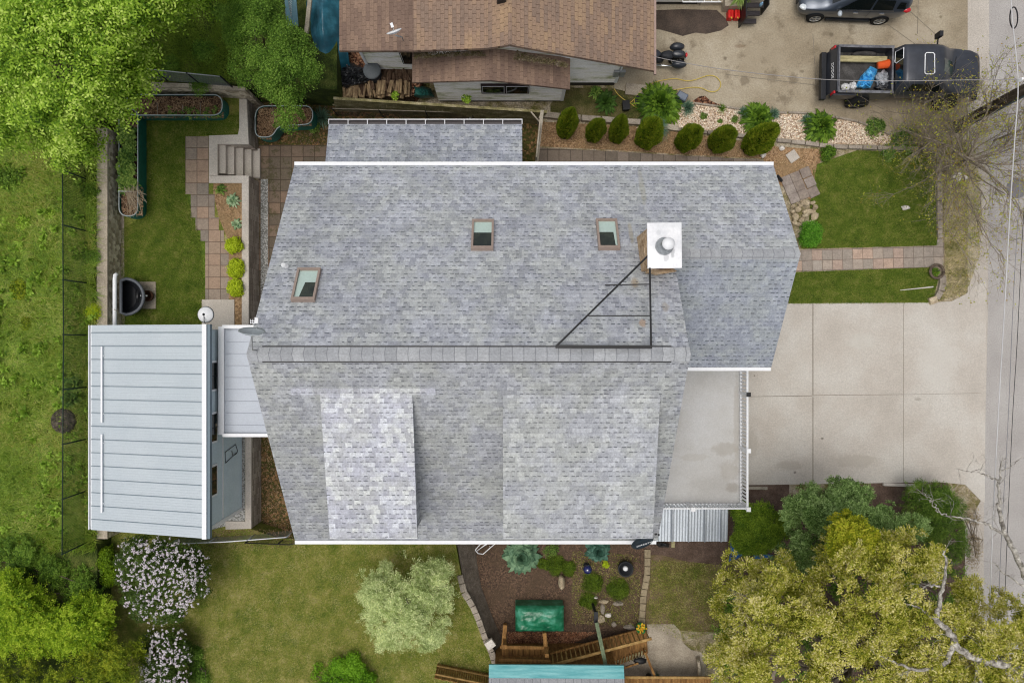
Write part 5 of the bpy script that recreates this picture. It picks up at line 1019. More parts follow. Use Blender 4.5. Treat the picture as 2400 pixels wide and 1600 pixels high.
# timber and wire fence in front, gate post with brace
def linkfence(name, label, pts, zb, ht, posts, mp, mw, rail=True, rmat=None, group=None, lean=None, pr=.025):
    t = thing(name, label, 'fence', P(*pts[0], zb)); pp = [Vector(P(*p, zb)) for p in pts]; L_ = Vector(lean or (0,0,0)); up_ = Vector((0,0,ht))+L_
    w_ = MB()
    for p, q in zip(pp, pp[1:]): w_.add([p, q, q+up_, p+up_], [(0,1,2,3)])
    obj('netting', w_, mw, t)
    tot = sum((q-p).length for p, q in zip(pp, pp[1:])); n = posts
    for i in range(n):
        s_ = tot*i/(n-1) if n > 1 else 0
        for p, q in zip(pp, pp[1:]):
            l = (q-p).length
            if s_ <= l+1e-6: c = p.lerp(q, min(1, s_/l)); break
            s_ -= l
        obj('post', MB().tube([c, c+up_*1.02], pr, 8), mp, t, True)
    if rail: obj('top_rail', MB().tube([p+up_ for p in pp], .02, 6), rmat or mp, t, True)
    return t
m_net = meshwire('green_net', '#27392c', .5, .06); m_netb = meshwire('black_net', '#1c1f1f', .5, .07); m_netg = meshwire('galvanised_net', '#8b9296', .55, .07)
linkfence('chain_link_fence', 'green netting fence along the meadow beside the long concrete wall', [(205,300),(208,780),(205,1270)], Z2, 1.45, 9, M('green_post', '#2a3a30', fine=.05), m_net, True, M('dark_green_rail', '#26362e', fine=.05))
linkfence('chain_link_fence', 'grey chain link fence behind the upper raised bed', [(318,182),(545,205)], Z2, 1.05, 4, m_black, m_netg, True, m_galv if False else M_galv, pr=.03)
linkfence('chain_link_fence', 'low grey chain link fence from shed corner to the grey eave', [(425,1258),(560,1252),(690,1242)], Z1-.2, .95, 4, M_galv, m_netg, True, m_white)
linkfence('metal_fence', 'black tubular fence panel in front of the low chain link fence', [(588,1262),(690,1266),(735,1255)], Z1, .55, 3, m_black, m_netb, True, m_black)
linkfence('wire_fence', 'dark wire fence between the lean-to roof and mossy fence', [(792,272),(1110,282)], 0, .9, 4, m_black, meshwire('thin_net', '#4c4a48', .35, .07), True, m_greywood)
gp = thing('gate', 'weathered white gate standing open at the left end of the tiny evergreens', 'gate', P(1262,345,0))
obj('gate_panel', MB().beam(P(1256,378,1.5), P(1266,275,1.5), .05, 1.2), m_greywood, gp); obj('top_rail', MB().beam(P(1258,382,1.55), P(1271,258,2.2), .12, .05), m_greywood, gp); obj('brace', MB().beam(P(1244,262,1.9), P(1268,290,1.7), .05, .05), m_greywood, gp); obj('post', MB().tube([P(1262,290,0), P(1266,275,2.0)], .05, 8), m_greywood, gp)
t = thing('planter_ring', 'half hidden round metal bed ring behind the lean-to roof', 'raised bed', P(1155,278,0)); c = P(1157,286,0); obj('ring', MB().tube([(c[0]+.95*math.cos(2*math.pi*k/30), c[1]+.3*math.sin(2*math.pi*k/30), .35) for k in range(31)], .03, 6), M_galv, t)
V, F = rosette(np.random.default_rng(3), (c[0],c[1],.1), .5, 90, .06, .2); mesh_obj('plant', V, F, m_fern, parent=t)

# ------------------------------------------------------------------ corrugated raised beds
m_green = M('green_steel', [(.3, C('#0e4a40')), (.6, C('#176356'))], 2, .45, .08, 20, spec=.5); m_lip = M('pale_lip', '#a9b4b6', fine=.08, rough=.4)
def rbed(label, outline, zb, ht, soil):
    t = thing('raised_bed', label, 'raised bed', P(*outline[0], zb)); pp = []
    n = len(outline)
    for i in range(n):                                  # round every corner
        p0, p1, p2 = Vector(outline[i-1]), Vector(outline[i]), Vector(outline[(i+1)%n]); r_ = min(28, (p1-p0).length*.48, (p2-p1).length*.48); a = p1+(p0-p1).normalized()*r_; b = p1+(p2-p1).normalized()*r_
        for k in range(7): q = k/6; pp.append(a*(1-q)**2+p1*2*q*(1-q)+b*q*q)
    top_ = [Vector(P(x, y, zb+ht)) for x, y in pp]; k = len(top_); w_ = MB(); c = sum(top_, Vector())/k
    rows = 13
    for r_ in range(rows+1):
        for p in top_: d = (p-c); d.z = 0; d.normalize(); w_.v.append(tuple(Vector((p.x, p.y, zb+ht*r_/rows))+d*(.012 if r_%2 else -.004)))
    for r_ in range(rows): w_.f += [(r_*k+i, r_*k+(i+1)%k, (r_+1)*k+(i+1)%k, (r_+1)*k+i) for i in range(k)]; w_.m += [0]*k
    o = obj('bed_wall', w_, m_green, t); so = o.modifiers.new('s', 'SOLIDIFY'); so.thickness = .01
    obj('lip', MB().tube(top_+[top_[0]], .02, 6), m_lip, t, True)
    obj('soil', MB().sheet([(p.x*.999, p.y, zb+ht-.12) for p in top_]), soil, t); return t
m_bedsoil = speck('bed_mulch', ('#46352a', '#33261e', '#5f4b3c', '#836b56', '#3f3026'), 14)
rbed('long green corrugated raised bed running down beside the concrete wall', [(279,255),(323,255),(323,506),(279,506)], Z1, .62, m_bedsoil)
rbed('green corrugated raised bed along the top of the rear lawn', [(295,222),(521,222),(521,270),(295,270)], Z1, .62, m_bedsoil)
rbed('green keyhole shaped raised bed under the round dark green tree', [(598,248),(733,248),(733,291),(652,295),(638,321),(598,322)], .25, .65, m_bedsoil)
rng = np.random.default_rng(8); m_dkh = leafmat('dark_garden_leaf', ('#22380f', '#36521c', '#4c6c2a'), .3); m_hostag = leafmat('garden_leaf', ('#2f4a1c', '#4a6a2a', '#6f8a3c', '#8aa04e'), .3); m_hosta = leafmat('blue_hosta_leaf', ('#3c5a44', '#5a7a5e', '#7c9a78'), .2, 3); m_varie = leafmat('variegated_leaf', ('#3d6040', '#6a8f66', '#b5c7a0', '#4c7048'), .25); m_iris = leafmat('iris_leaf', ('#3a5242', '#54705a', '#74907a'), .25); m_peony = leafmat('peony_leaf', ('#27420e', '#426218', '#628424', '#80a036'), .3, f_=1.1); m_lime = leafmat('lime_leaf', ('#7a8c14', '#a3b41e', '#bccb34', '#8ea01c'), .35)
def plant(name, label, uv, z, R_, n, wd, lift, mat, seed, cat='plant', droop=.12, lmin=.35, group=None, core=.2, z0=None, taper=1, sc=1):
    rg_ = np.random.default_rng(seed); c = P(*uv, z); V, F = rosette(rg_, c, R_, n, wd, lift, droop, lmin, taper, core); return tag(mesh_obj(name, V, F, mat), label, cat, group)
zb_ = Z1+.5
t = thing('leafy_vegetables', 'dense leafy greens growing in the long raised bed', 'vegetables', P(305,380,zb_))
V, F = [], []
for k in range(60):
    c = P(rng.uniform(286,316), rng.uniform(300,445), zb_); v_, f_ = rosette(rng, c, .26, 22, .1, .16, .05); b = len(V); V += v_; F += [tuple(i+b for i in f) for f in f_]
mesh_obj('foliage', V, F, m_hostag, parent=t)
t = thing('stems', 'dry pale stems lying over the lower end of the long raised bed', 'stems', P(310,470,zb_)); mb = MB()
for k in range(46): a_ = P(rng.uniform(285,325), rng.uniform(425,455), zb_+.15); b_ = P(rng.uniform(295,345), rng.uniform(455,512), zb_+.2); mb.tube([a_, ((a_[0]+b_[0])/2+rng.normal()*.05, (a_[1]+b_[1])/2, zb_+.3), b_], .006, 3)
obj('stalk', mb, M('dry_stalk', '#b0a189', fine=.1), t); obj('stake', MB().tube([P(277,448,zb_+.2), P(310,449,zb_+.2)], .012, 5), m_whited, t)
t = thing('seedlings', 'thin seedlings growing in the bed along the top of the lawn', 'vegetables', P(440,260,zb_)); V, F = [], []
for k in range(40):
    c = P(rng.uniform(395,515), rng.uniform(252,276), zb_); v_, f_ = rosette(rng, c, .12, 8, .025, .08); b = len(V); V += v_; F += [tuple(i+b for i in f) for f in f_]
mesh_obj('foliage', V, F, m_hostag, parent=t); [obj('stake', MB().tube([P(u,v,zb_+.02), P(u+1,268,zb_+.02)], .01, 5), m_greywood, t) for u, v in ((368,240),(428,246),(469,240))]

# black tub, downpipe, paver with pot
tb = thing('utility_tub', 'black D-shaped tub lying beside the white pipe and shed', 'tub', P(300,692,Z1)); zt = Z1+.75
def dshape(s_=1, z=0, du=0):
    pts = [(283,655)]+[(283+(8+ (50*s_))*math.sin(t)**.8 if t < math.pi else 283, 695-45*math.cos(t)*1) for t in [math.pi*i/18 for i in range(1,18)]]+[(283,735)]
    return [(300+(u-300)*s_+du, 695+(v-695)*s_) for u, v in pts]
o1 = PL(dshape(1.0), zt); o2 = PL(dshape(.88, du=1), zt-.02); o3 = PL(dshape(.7, du=2), zt-.5); o4 = PL(dshape(.95), Z1); k = len(o1); mb = MB(); vs = [Vector(p) for p in o4+o1+o2+o3]
fs = [(l*k+i, l*k+(i+1)%k, (l+1)*k+(i+1)%k, (l+1)*k+i) for l in range(3) for i in range(k)]+[tuple(range(3*k, 4*k))]; mb.add(vs, fs); ob = obj('tub_shell', mb, m_dark, tb, False)
obj('rim', MB().tube([Vector(p) for p in PL(dshape(.95), zt+.01)]+[Vector(PL(dshape(.95), zt+.01)[0])], .06, 8), M('grey_rim', '#5c6066', fine=.1, rough=.5), tb, True)
obj('lever', MB().tube([P(330,693,zt-.1), P(345,693,zt-.1)], .03, 6), m_white, tb); obj('bracket', MB().blob(P(327,693,zt-.3), (.12,.3,.2), 3, .1), m_black, tb)
slabstone('paving_slab', 'mossy square slab under the rusty pot on the rear lawn', 'slab', (346,692), (.68,1.05), Z1+.007, m_wallc, 0)
t = thing('pot', 'rusty brown round pot on the mossy slab', 'pot', P(353,694,Z1)); c = P(353,694,Z1+.07); obj('pot_body', MB().lathe(c, [(.12,0),(.2,.12),(.21,.26),(.17,.27),(.15,.1)], 20), M('rusty_iron', [(.3, C('#2f211a')), (.6, C('#5a3c2a'))], 8, .8, .2), t, True)
t = thing('drain_pipe', 'white plastic pipe lying along the wall above the shed', 'pipe', P(269,700,Z2)); obj('pipe', MB().tube([P(269,790,Z2+.4), P(269,655,Z2+.4), P(270,645,Z2+.4), P(274,642,Z2+.35)], .07, 12), m_white, t, True); obj('wire', MB().tube([P(267,725,Z2+.48), P(272,727,Z2+.48), P(280,735,Z2+.3)], .012, 5), m_greywood, t)

# ------------------------------------------------------------------ hostas, bushes of the planting strip
plant('hosta', 'small deep green hosta at the top of the tan planting strip', (518,446), Z1, .27, 42, .055, .14, m_hostag, 1, 'hosta', group=None)
plant('hosta', 'white edged hosta in the middle of the tan planting strip', (548,471), Z1, .32, 60, .08, .16, m_varie, 2, 'hosta')
plant('hosta', 'smallest hosta just above the three yellow bushes', (556,526), Z1, .26, 36, .07, .14, m_varie, 3, 'hosta')
def bush(name, label, uv, z, R_, n, ln, wd, mat, seed, cat='bush', ht=None, group=None, squash=.75, sub=14):
    rg_ = np.random.default_rng(seed); c = np.array(P(*uv, z)); ht = ht or R_; cs = []; rs = []
    for k in range(sub):
        d = rg_.normal(size=3); d /= np.linalg.norm(d); d[2] = abs(d[2]); cs.append(c+d*np.array([R_*.55, R_*.55, ht*.55])+np.array([0,0,ht*.2])); rs.append(R_*rg_.uniform(.36,.5))
    cs.append(c+np.array([0,0,ht*.3])); rs.append(R_*.7)
    V, F = clump_leaves(rg_, np.array(cs), np.array(rs), n, ln, wd, .5, ht/R_*.8, .6)
    t = thing(name, label, cat, tuple(c), group); mesh_obj('foliage', V, F, mat, parent=t); obj('stem', MB().tube([tuple(c), (c[0],c[1],c[2]+ht*.6)], R_*.06, 5), m_bark, t); return t
bush('bush', 'single rounded yellow-green bush above the touching pair', (553,575), Z1, .40, 3200, .07, .04, m_lime, 11, 'bush', .4)
bush('bush', 'upper bush of the touching yellow-green pair', (556,630), Z1, .41, 3200, .07, .04, m_lime, 12, 'bush', .4)
bush('bush', 'lower bush of the touching yellow-green pair', (557,676), Z1, .40, 3200, .07, .04, m_lime, 13, 'bush', .4)
plant('daylily', 'spiky green clump between keyhole bed and lean-to corner', (756,277), 0, .55, 190, .03, .3, m_iris, 21, 'plant', .3, taper=0)
bush('bush', 'light leafy shoots hanging over the keyhole raised bed edge', (738,300), 0, .3, 500, .07, .04, m_hostag, 22)
plant('hosta', 'broad dark leaved plant in the weedy neighbouring bed', (1418,243), 0, .5, 130, .1, .3, m_dkh, 23, 'plant')
plant('hosta', 'low green sprouts at the foundation of the neighbouring house', (1395,218), 0, .3, 60, .08, .2, m_hostag, 24, 'plant')
# north bed clumps
plant('peony', 'largest leafy clump between the hose and the pebble bed', (1542,250), 0, .95, 620, .13, .6, m_peony, 31, 'plant', .35, .2)
plant('iris', 'dark blue-green spiky clump below the largest leafy clump', (1534,300), 0, .72, 300, .035, .45, m_iris, 32, 'plant', .4, taper=0)
plant('iris', 'blue-green spiky clump right of the largest leafy clump', (1610,254), 0, .38, 150, .03, .3, m_iris, 33, 'plant', .25, taper=0)
plant('peony', 'round leafy clump above the last tiny evergreens in pebbles', (1772,280), 0, .68, 380, .11, .45, m_peony, 34, 'plant', .3, .2)
plant('iris', 'short blue-green tuft left of the round leafy clump in pebbles', (1742,265), 0, .32, 90, .03, .2, m_iris, 35, 'plant', .2, taper=0)
plant('iris', 'short blue-green tuft right of the round leafy clump in pebbles', (1812,268), 0, .34, 100, .03, .2, m_iris, 36, 'plant', .2, taper=0)
plant('peony', 'leafy clump at the right part of the pebble bed', (1920,300), 0, .70, 400, .11, .45, m_peony, 37, 'plant', .3, .2)
plant('iris', 'blue-green tuft at the left side of the right pebble bed clump', (1888,283), 0, .34, 100, .03, .2, m_iris, 38, 'plant', .2, taper=0)
for i, (u, v, r_, lb) in enumerate(((1649,272,.19,'small green cushion plant, leftmost in the pebble bed'),(1687,285,.11,'tiniest brownish cushion plant in the pebble bed'),(1721,280,.2,'small green cushion plant beside the round pebble bed clump'))): bush('cushion_plant', lb, (u,v), 0, r_, 700, .035, .02, m_hostag, 40+i, 'plant', r_*.7)
plant('fern', 'thin yellowish sprouts at the driveway edge of the pebble bed', (1690,255), 0, .28, 60, .02, .15, m_peony, 44, 'plant', taper=0)
bush('bush', 'dark low bush at the top left corner of the front lawn', (1938,362), 0, .38, 2200, .06, .035, m_peony, 45)
bush('bush', 'round bright green bush between rocks and paver walk', (1893,550), 0, .56, 5200, .06, .035, leafmat('bright_bush_leaf', ('#2c5410', '#44781a', '#5f9428', '#74a838'), .3), 46, 'bush', .7)
for i, (u, v, r_) in enumerate(((2050,300,.5),(2120,330,.7),(2080,360,.4))): bush('ground_plant', ('dark low plant beside the pebble bed end','wide dark plant mass at the right end of the pebble bed','small dark plant on the lawn corner by the bare tree')[i], (u,v), 0, r_, 1500, .07, .04, m_hostag, 47+i, 'plant', r_*.4)
# tiny upright evergreens
m_cyp = leafmat('evergreen_spray', ('#465c14', '#64801c', '#86982a', '#a4aa38'), .3, 4)
rg_ = np.random.default_rng(60); N_ = 9000; hh = rg_.random(N_)**.85; th = rg_.uniform(0, 2*np.pi, N_)
rad = .40*np.clip(np.sin(np.pi*np.clip(hh*.82+.16, 0, 1))**.75, .03, 1)*(1-.25*hh)*(.86+.16*rg_.random(N_))*(1+.09*np.sin(th*5+hh*4)+.06*np.sin(th*9))
Cn = np.stack([np.cos(th)*rad, np.sin(th)*rad, .05+hh*1.75], 1); Nn = np.stack([-np.sin(th), np.cos(th), rg_.normal(size=N_)*.2], 1)+rg_.normal(size=(N_,3))*.3
t_ = np.stack([np.cos(th)*.45, np.sin(th)*.45, np.full(N_, 1.0)], 1)+rg_.normal(size=(N_,3))*.25; t_ /= np.linalg.norm(t_, axis=1, keepdims=True); b_ = np.cross(Nn, t_); b_ /= np.linalg.norm(b_, axis=1, keepdims=True)
ln_ = (.10+.06*rg_.random(N_))[:,None]; V = np.stack([Cn-t_*ln_*.4, Cn+b_*.016, Cn+t_*ln_*.7, Cn-b_*.016], 1).reshape(-1,3)
hp = thing('evergreen', 'x', 'evergreen', (0,0,0)); mesh_obj('crown', V, np.arange(N_*4).reshape(-1,4), m_cyp, parent=hp, local=True)
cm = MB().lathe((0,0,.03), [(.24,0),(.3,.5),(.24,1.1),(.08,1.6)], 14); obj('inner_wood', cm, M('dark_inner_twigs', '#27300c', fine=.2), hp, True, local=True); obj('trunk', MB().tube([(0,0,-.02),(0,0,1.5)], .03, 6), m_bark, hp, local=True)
ords = ('first tiny evergreen, beside the white gate', 'second tiny evergreen from the white gate', 'third tiny evergreen from the white gate', 'fourth tiny evergreen, below the dark spiky clump', 'fifth tiny evergreen, just below the pebble bed start', 'sixth tiny evergreen, next to the last one', 'last tiny evergreen, farthest from the white gate')
for i, (u, v, wd_, ht) in enumerate(((1322,314,1.03,1.4),(1387,320,1.0,1.35),(1443,325,.98,1.3),(1511,333,1.34,1.3),(1598,337,1.22,1.36),(1677,341,1.25,1.34),(1757,347,1.4,1.34))):
    o = hp if i == 0 else copy_tree(hp); x, y, _ = P(u, v, 0); o.location = (x, y, 0); o.scale = (wd_, wd_*.95, ht); o.rotation_euler = ((-.05,.06,.0,.05,-.04,.07,-.03)[i], (.04,-.05,.06,.0,.07,.02,.06)[i], i*1.1); tag(o, ords[i], 'evergreen', 'tiny upright evergreens in the tan mulch')
# stones
m_white_rock = M('white_rock', ['#c9c2b8', '#e6e0d8'], 5, .9, .1, 30, .02); m_tanrock = M('tan_rock', [(.3, C('#9c8c74')), (.5, C('#b8a88c')), (.7, C('#d0c2a6'))], 4, .9, .2, 25, .03)
def rock(label, uv, z, r_, m, seed, group=None, rot=0): return tag(obj('rock', MB().blob((*P(*uv, z)[:2], z+r_[2]*.5), r_, seed, .22, 14, 9, fr=1.3, rot=rot), m, None, False), label, 'rock', group)
rock('white rock just above the house corner near the last evergreen', (1787,363), 0, (.11,.13,.1), m_white_rock, 1); rock('white rock beside the grey square stepping stone', (1831,349), 0, (.1,.1,.09), m_white_rock, 2)
rr = random.Random(9)
for i, (u, v, a, b) in enumerate(((1886,478,.24,.15),(1872,492,.16,.14),(1893,497,.34,.16),(1903,507,.18,.22),(1867,508,.17,.2),(1880,515,.16,.14),(1896,520,.18,.13),(1862,497,.12,.1),(1865,521,.16,.12),(1904,488,.13,.13),(1877,483,.15,.12),(1885,505,.2,.12),(1873,524,.12,.1),(1899,479,.12,.1),(1862,486,.1,.1))):
    rock('pale tan rock in the small pile beside the stepping stones', (u+(u-1883)*.25,v+(v-500)*.12), .03+.05*rr.random(), (a*.78,b*.78,.11), m_tanrock, 10+i, 'rocks of the small pile', rr.uniform(-.8,.8))
slabstone('stepping_stone', 'grey square stepping stone turned diagonally in the tan mulch', 'stepping stone', (1857,367), (.42,.42), .008, m_conc, 35, h_=.05)
m_slabs = [M('grey_slab', ['#857a72', '#958a82', '#a0968c'], 3, .9, .15), M('brown_slab', ['#7c7068', '#8c8076', '#988c80'], 3, .9, .15)]; n_ = 0
for r_ in range(3):
    for c_ in range(2):
        slabstone('stepping_stone', '%s paving slab in the %s row of the tilted group by the house corner' % (('left', 'middle')[c_], ('top', 'second', 'bottom')[r_]), 'stepping stone', (1827+(c_+.5)*22+(r_+.5)*9, 418-(c_+.5)*9+(r_+.5)*20.5), (.40,.385), .011+.0007*n_, m_slabs[n_%2], 22, h_=.045); n_ += 1
for r_, (u, v) in enumerate(((1887.5,404.5),(1898,427),(1906,450))): slabstone('stepping_stone', '%s slab of the separate right column of tilted paving slabs' % ('top', 'middle', 'bottom')[r_], 'stepping stone', (u, v), (.41,.40), .011+.0007*n_, m_slabs[(n_+1)%2], 22+2*r_, h_=.045); n_ += 1
slabstone('boulder', 'flat pale stone at the end of the curved block border', 'stone', (2184,704), (.32,.28), 0, m_tanrock, 20, h_=.14)
tag(obj('stick', MB().tube([P(2110,680,.04), P(2140,677,.06), P(2187,672,.04)], [.014,.02,.03], 6), m_white_rock), 'pale bare stick lying on the small lawn strip', 'stick')
for i, (u, v, r_) in enumerate(((2246,415,.32),(2120,487,.16))): rock(('whitish rock under the bare tree near the street','grey rock on the front lawn under the bare branches')[i], (u,v), 0, (r_,r_*.6,.12), m_white_rock, 30+i)
t = thing('tree_ring', 'dark wicker like ring planter at the end of the paver walk', 'planter ring', P(2191,637,0)); c = P(2191,637,0); obj('ring', MB().tube([(c[0]+.27*math.cos(2*math.pi*k/24), c[1]+.27*math.sin(2*math.pi*k/24), .14) for k in range(25)], .05, 8), m_bark, t, True); V, F = rosette(np.random.default_rng(5), (c[0],c[1],.02), .24, 60, .03, .1); mesh_obj('plant', V, F, m_peony, parent=t)
mh = tag(obj('manhole_cover', MB().lathe(P(2383,441,.003), [(.42,0),(.42,.012),(.3,.014)], 28), M('dark_patch', '#77767a', fine=.1)), 'dark round cover in the street under the cables', 'manhole cover')
tag(obj('downspout', MB().tube([P(1822,412,.3), P(1832,424,.1)], .06, 8), m_dark), 'dark downspout end beside the tilted paving slabs', 'downspout')
# meadow stump hole
t = thing('tree_stump', 'dark round stump in the meadow beside the green netting fence', 'stump', P(155,985,Z2)); c = P(155,985,Z2); obj('stump_wood', MB().lathe((c[0],c[1],c[2]-.02), [(.5,0),(.46,.2),(.42,.24),(.2,.25)], 26), M('charred_wood', [(.3, C('#2c2723')), (.5, C('#4a433c')), (.7, C('#6b6158'))], 7, .95, .25, 25, .03), t, True)
# ------------------------------------------------------------------ south garden
bx = thing('storage_box', 'long green tarp covered box in the mulch garden', 'covered box', P(1264,1450,0))
cbx = P(1265,1452,.75)
def gt_(u, v):
    a = P(1208,1421,.75); b = P(1322,1481,.75); x = a[0]+(b[0]-a[0])*u; y = a[1]+(b[1]-a[1])*v; e_ = min(u, 1-u, v, 1-v)*8
    z = .62+.2*min(1, e_)**.5+.12*math.sin(math.pi*u)*math.sin(math.pi*min(1, v*1.2))+.06*pnoise((x*2.2, y*5, 2))+.05*abs(pnoise((x*5, y*7, 5))); return (x, y, z)
obj('tarp_top', MB().grid(gt_, 40, 24, flip=True), M('green_tarp', [(.3, C('#0e5a3c')), (.5, C('#1f7552')), (.66, C('#4f9c80'))], 2.6, .32, .05, 14, .02, spec=.6, det=5), bx, True)
a = P(1208,1421,.75); b = P(1322,1481,.75); bevel(obj('box_side', MB().box(a[0], b[0], b[1], a[1], 0, .63), bpy.data.materials['green_tarp'], bx), .03)
plant('hosta', 'large blue-green hosta below the grey eave', (1222,1298), 0, .74, 330, .23, .42, m_hosta, 71, 'hosta', .3, .3)
plant('hosta', 'darker blue-green hosta near the navy dish', (1401,1286), 0, .52, 220, .17, .34, leafmat('deep_hosta_leaf', ('#2a4a3e', '#3f6354', '#5c8070'), .2, 3), 72, 'hosta', .2, .2)
m_mossy = leafmat('mossy_mound', ('#2c400a', '#42580f', '#5a7218', '#6e8424'), .2, 2.5, f_=1.15)
for i, (u, v, r_, lb) in enumerate(((1300,1322,.48,'mossy green mound left of the upright tan stone'),(1333,1330,.38,'mossy green mound above the upright tan stone'),(1387,1365,.52,'bright mossy mound below the blue ball'),(1378,1405,.42,'lowest mossy mound toward the wooden ramp'),(1447,1375,.55,'darker green mound below the black pot'),(1275,1320,.3,'small mossy tuft beside the large hosta'))): bush('ground_cover', lb, (u,v), 0, r_, int(9000*r_), .05, .018, m_mossy, 80+i, 'plant', r_*.4)
bush('ground_cover', 'small bright tuft between blue ball and black pot', (1419,1322), 0, .18, 500, .06, .03, m_lime, 88, 'plant', .12)
bush('ground_cover', 'loose green plants between the two blue-green hostas', (1290,1285), 0, .4, 700, .05, .03, m_hostag, 89, 'plant', .2)
t = thing('gazing_ball', 'dark blue glass ball on a stand in the mossy garden', 'garden ball', P(1374,1324,0)); c = P(1374,1324,0); obj('ball', MB().blob((c[0],c[1],.5), (.18,.18,.18), 1, 0, 24, 16), M('cobalt_glass', '#141c5a', fine=0, rough=.05, spec=.9, clear=1), t, True); obj('stand', MB().lathe((c[0],c[1],0), [(.14,0),(.05,.1),(.05,.3),(.1,.33)], 14), m_dark, t)
t = thing('fountain_pot', 'black round pot with a pale centre in the garden', 'pot', P(1463,1326,0)); c = P(1463,1326,0); obj('pot_body', MB().lathe(c, [(.2,0),(.3,.25),(.31,.4),(.26,.4),(.22,.2),(.05,.2)], 26), m_dark, t, True); obj('lamp_top', MB().lathe((c[0],c[1],.2), [(.1,0),(.1,.12),(.06,.16)], 16), m_whited, t, True)
tag(obj('standing_stone', MB().blob((*P(1316,1362,.15)[:2],.25), (.14,.27,.3), 4, .15, 14, 9, rot=R(6)), m_tanrock, None, True), 'upright tan stone beside the mossy mound', 'stone')
for i, (u, v, a, b, m) in enumerate(((1395,1398,.09,.05,m_white_rock),(1412,1425,.09,.2,m_edge),(1425,1440,.13,.09,m_white_rock),(1409,1449,.14,.16,m_tanrock),(1448,1413,.2,.1,m_edge),(1415,1408,.2,.08,m_tanrock),(1475,1468,.26,.1,m_edge),(1438,1461,.1,.1,m_edge))): rock(('small white stone on the bright mossy mound','tall grey stone above the wooden ramp','white squarish stone above the wooden ramp','round tan stone next to the dark fence post','flat grey stone at the foot of the dark green mound','long tan flat stone beside the bright mossy mound','wide grey stone beside the yellow-green pot','dark grey stone just above the wooden ramp')[i], (u,v), 0, (a,b,.09), m, 50+i)
bn = thing('wire_bench', 'white wire bench partly under the grey eave', 'bench', P(1135,1285,0)); m_wire = m_whited
for k in range(9):
    a = P(1118+k*2.2,1290-k*1.5,.45); b = P(1146+k*2.4,1268-k*.8,.45); obj('seat_wire', MB().tube([a,b], .01, 4), m_wire, bn)
obj('rim', MB().tube([P(1114,1288,.45),P(1120,1296,.45),P(1132,1298,.45),P(1150,1282,.45),P(1170,1266,.45),P(1150,1262,.45),P(1124,1276,.45),P(1114,1288,.45)], .02, 6), m_wire, bn)
for u, v in ((1120,1292),(1148,1280),(1124,1278),(1160,1266)): obj('leg', MB().tube([P(u,v,.45), P(u,v,0)], .015, 5), m_wire, bn)
t = thing('flower_pot', 'yellow and green layered pot at the top of the wooden ramp', 'pot', P(1500,1468,.6)); c = P(1500,1466,.2); obj('pot_body', MB().lathe((c[0],c[1],.1), [(.12,0),(.18,.2),(.2,.4)], 18), M('green_glaze', '#2c8c4a', fine=.05, rough=.4), t, True)
mb = MB()
for k in range(40): a_ = rr.uniform(0,6.28); q = rr.random()*.2; mb.blob((c[0]+math.cos(a_)*q, c[1]+math.sin(a_)*q+.04, .52+rr.random()*.08), (.045,.045,.03), k, .1, 6, 4)
obj('flower', mb, M('yellow_petals', [(.4, C('#d8a028')), (.6, C('#e8d040'))], 9, .6, .1), t, True)
tag(obj('concrete_block', MB().obox((*P(1149,1507,Z1+.15)[:2], Z1+.2), (.34,.3,.16), (0,0,R(35))), m_white_rock), 'pinkish white block on top of the stone block wall', 'block')
bevel(tag(obj('tub', tarp([(1630,1540),(1640,1536),(1648,1580),(1650,1600),(1636,1600)], 0, .5, 3, fold=.02), m_wallc), 'grey covered grill by the edge of the south patio', 'cover'), .01)
tag(obj('tarp', tarp([(1712,1262),(1722,1258),(1726,1285),(1740,1300),(1722,1312),(1706,1318),(1712,1290)], .4, .3, 21, fold=.12), M('royal_blue_tarp', ['#0f4a9a', '#1c6ac4', '#3a86d8'], 3, .4, .05)), 'royal blue tarp beside the corrugated roof end', 'tarp')
tag(obj('tarp', tarp([(1765,1300),(1790,1296),(1812,1300),(1800,1308),(1770,1310)], .2, .15, 22, fold=.06), bpy.data.materials['royal_blue_tarp']), 'small blue tarp piece under the cedar bushes', 'tarp')
tag(obj('board', MB().beam(P(1722,1197,.9), P(1762,1215,.3), .16, .04), m_greywood), 'grey board leaning by the deck corner', 'board')
tag(obj('tarp', tarp([(1532,1272),(1550,1268),(1570,1275),(1568,1282),(1545,1282)], 0, .25, 23, fold=.08), m_kbag), 'dark bag under the corrugated porch roof edge', 'bag')
tag(obj('board', MB().beam(P(1577,1262,.1), P(1577,1282,.1), .14, .1), bpy.data.materials['pale_lumber']), 'short pale board end by the porch roof', 'board')
# wooden walkway, railings, ramp and teal roofed hut at the bottom edge
wk = thing('wooden_ramp', 'brown wooden ramp with slatted railing climbing to the patio', 'ramp', P(1400,1530,0))
A, B = P(1285,1560,1.15), P(1517,1482,.35)
def lerp(a, b, t): return tuple(a[i]+(b[i]-a[i])*t for i in range(3))
A0, B0 = P(1288,1530,1.0), P(1515,1470,.25); A1, B1 = P(1240,1640,1.0), P(1519,1530,.25)
for i in range(34):
    t0, t1 = i/34, (i+.93)/34; a, b, c, d = lerp(A0,B0,t0), lerp(A0,B0,t1), lerp(A1,B1,t1), lerp(A1,B1,t0); obj('plank', MB().slab([a,b,c,d], .04), m_cedar, wk)
Ra, Rb = (A0[0], A0[1], A0[2]+1.0), (B0[0], B0[1], B0[2]+1.0)
obj('hand_rail', MB().beam(Ra, Rb, .10, .05), M('pale_cedar', [(.35, C('#8f7040')), (.6, C('#b3925c'))], 4, .8, .2), wk)
obj('bottom_rail', MB().beam((A0[0],A0[1]+.03,A0[2]+.1), (B0[0],B0[1]+.03,B0[2]+.1), .07, .07), m_cedar, wk)
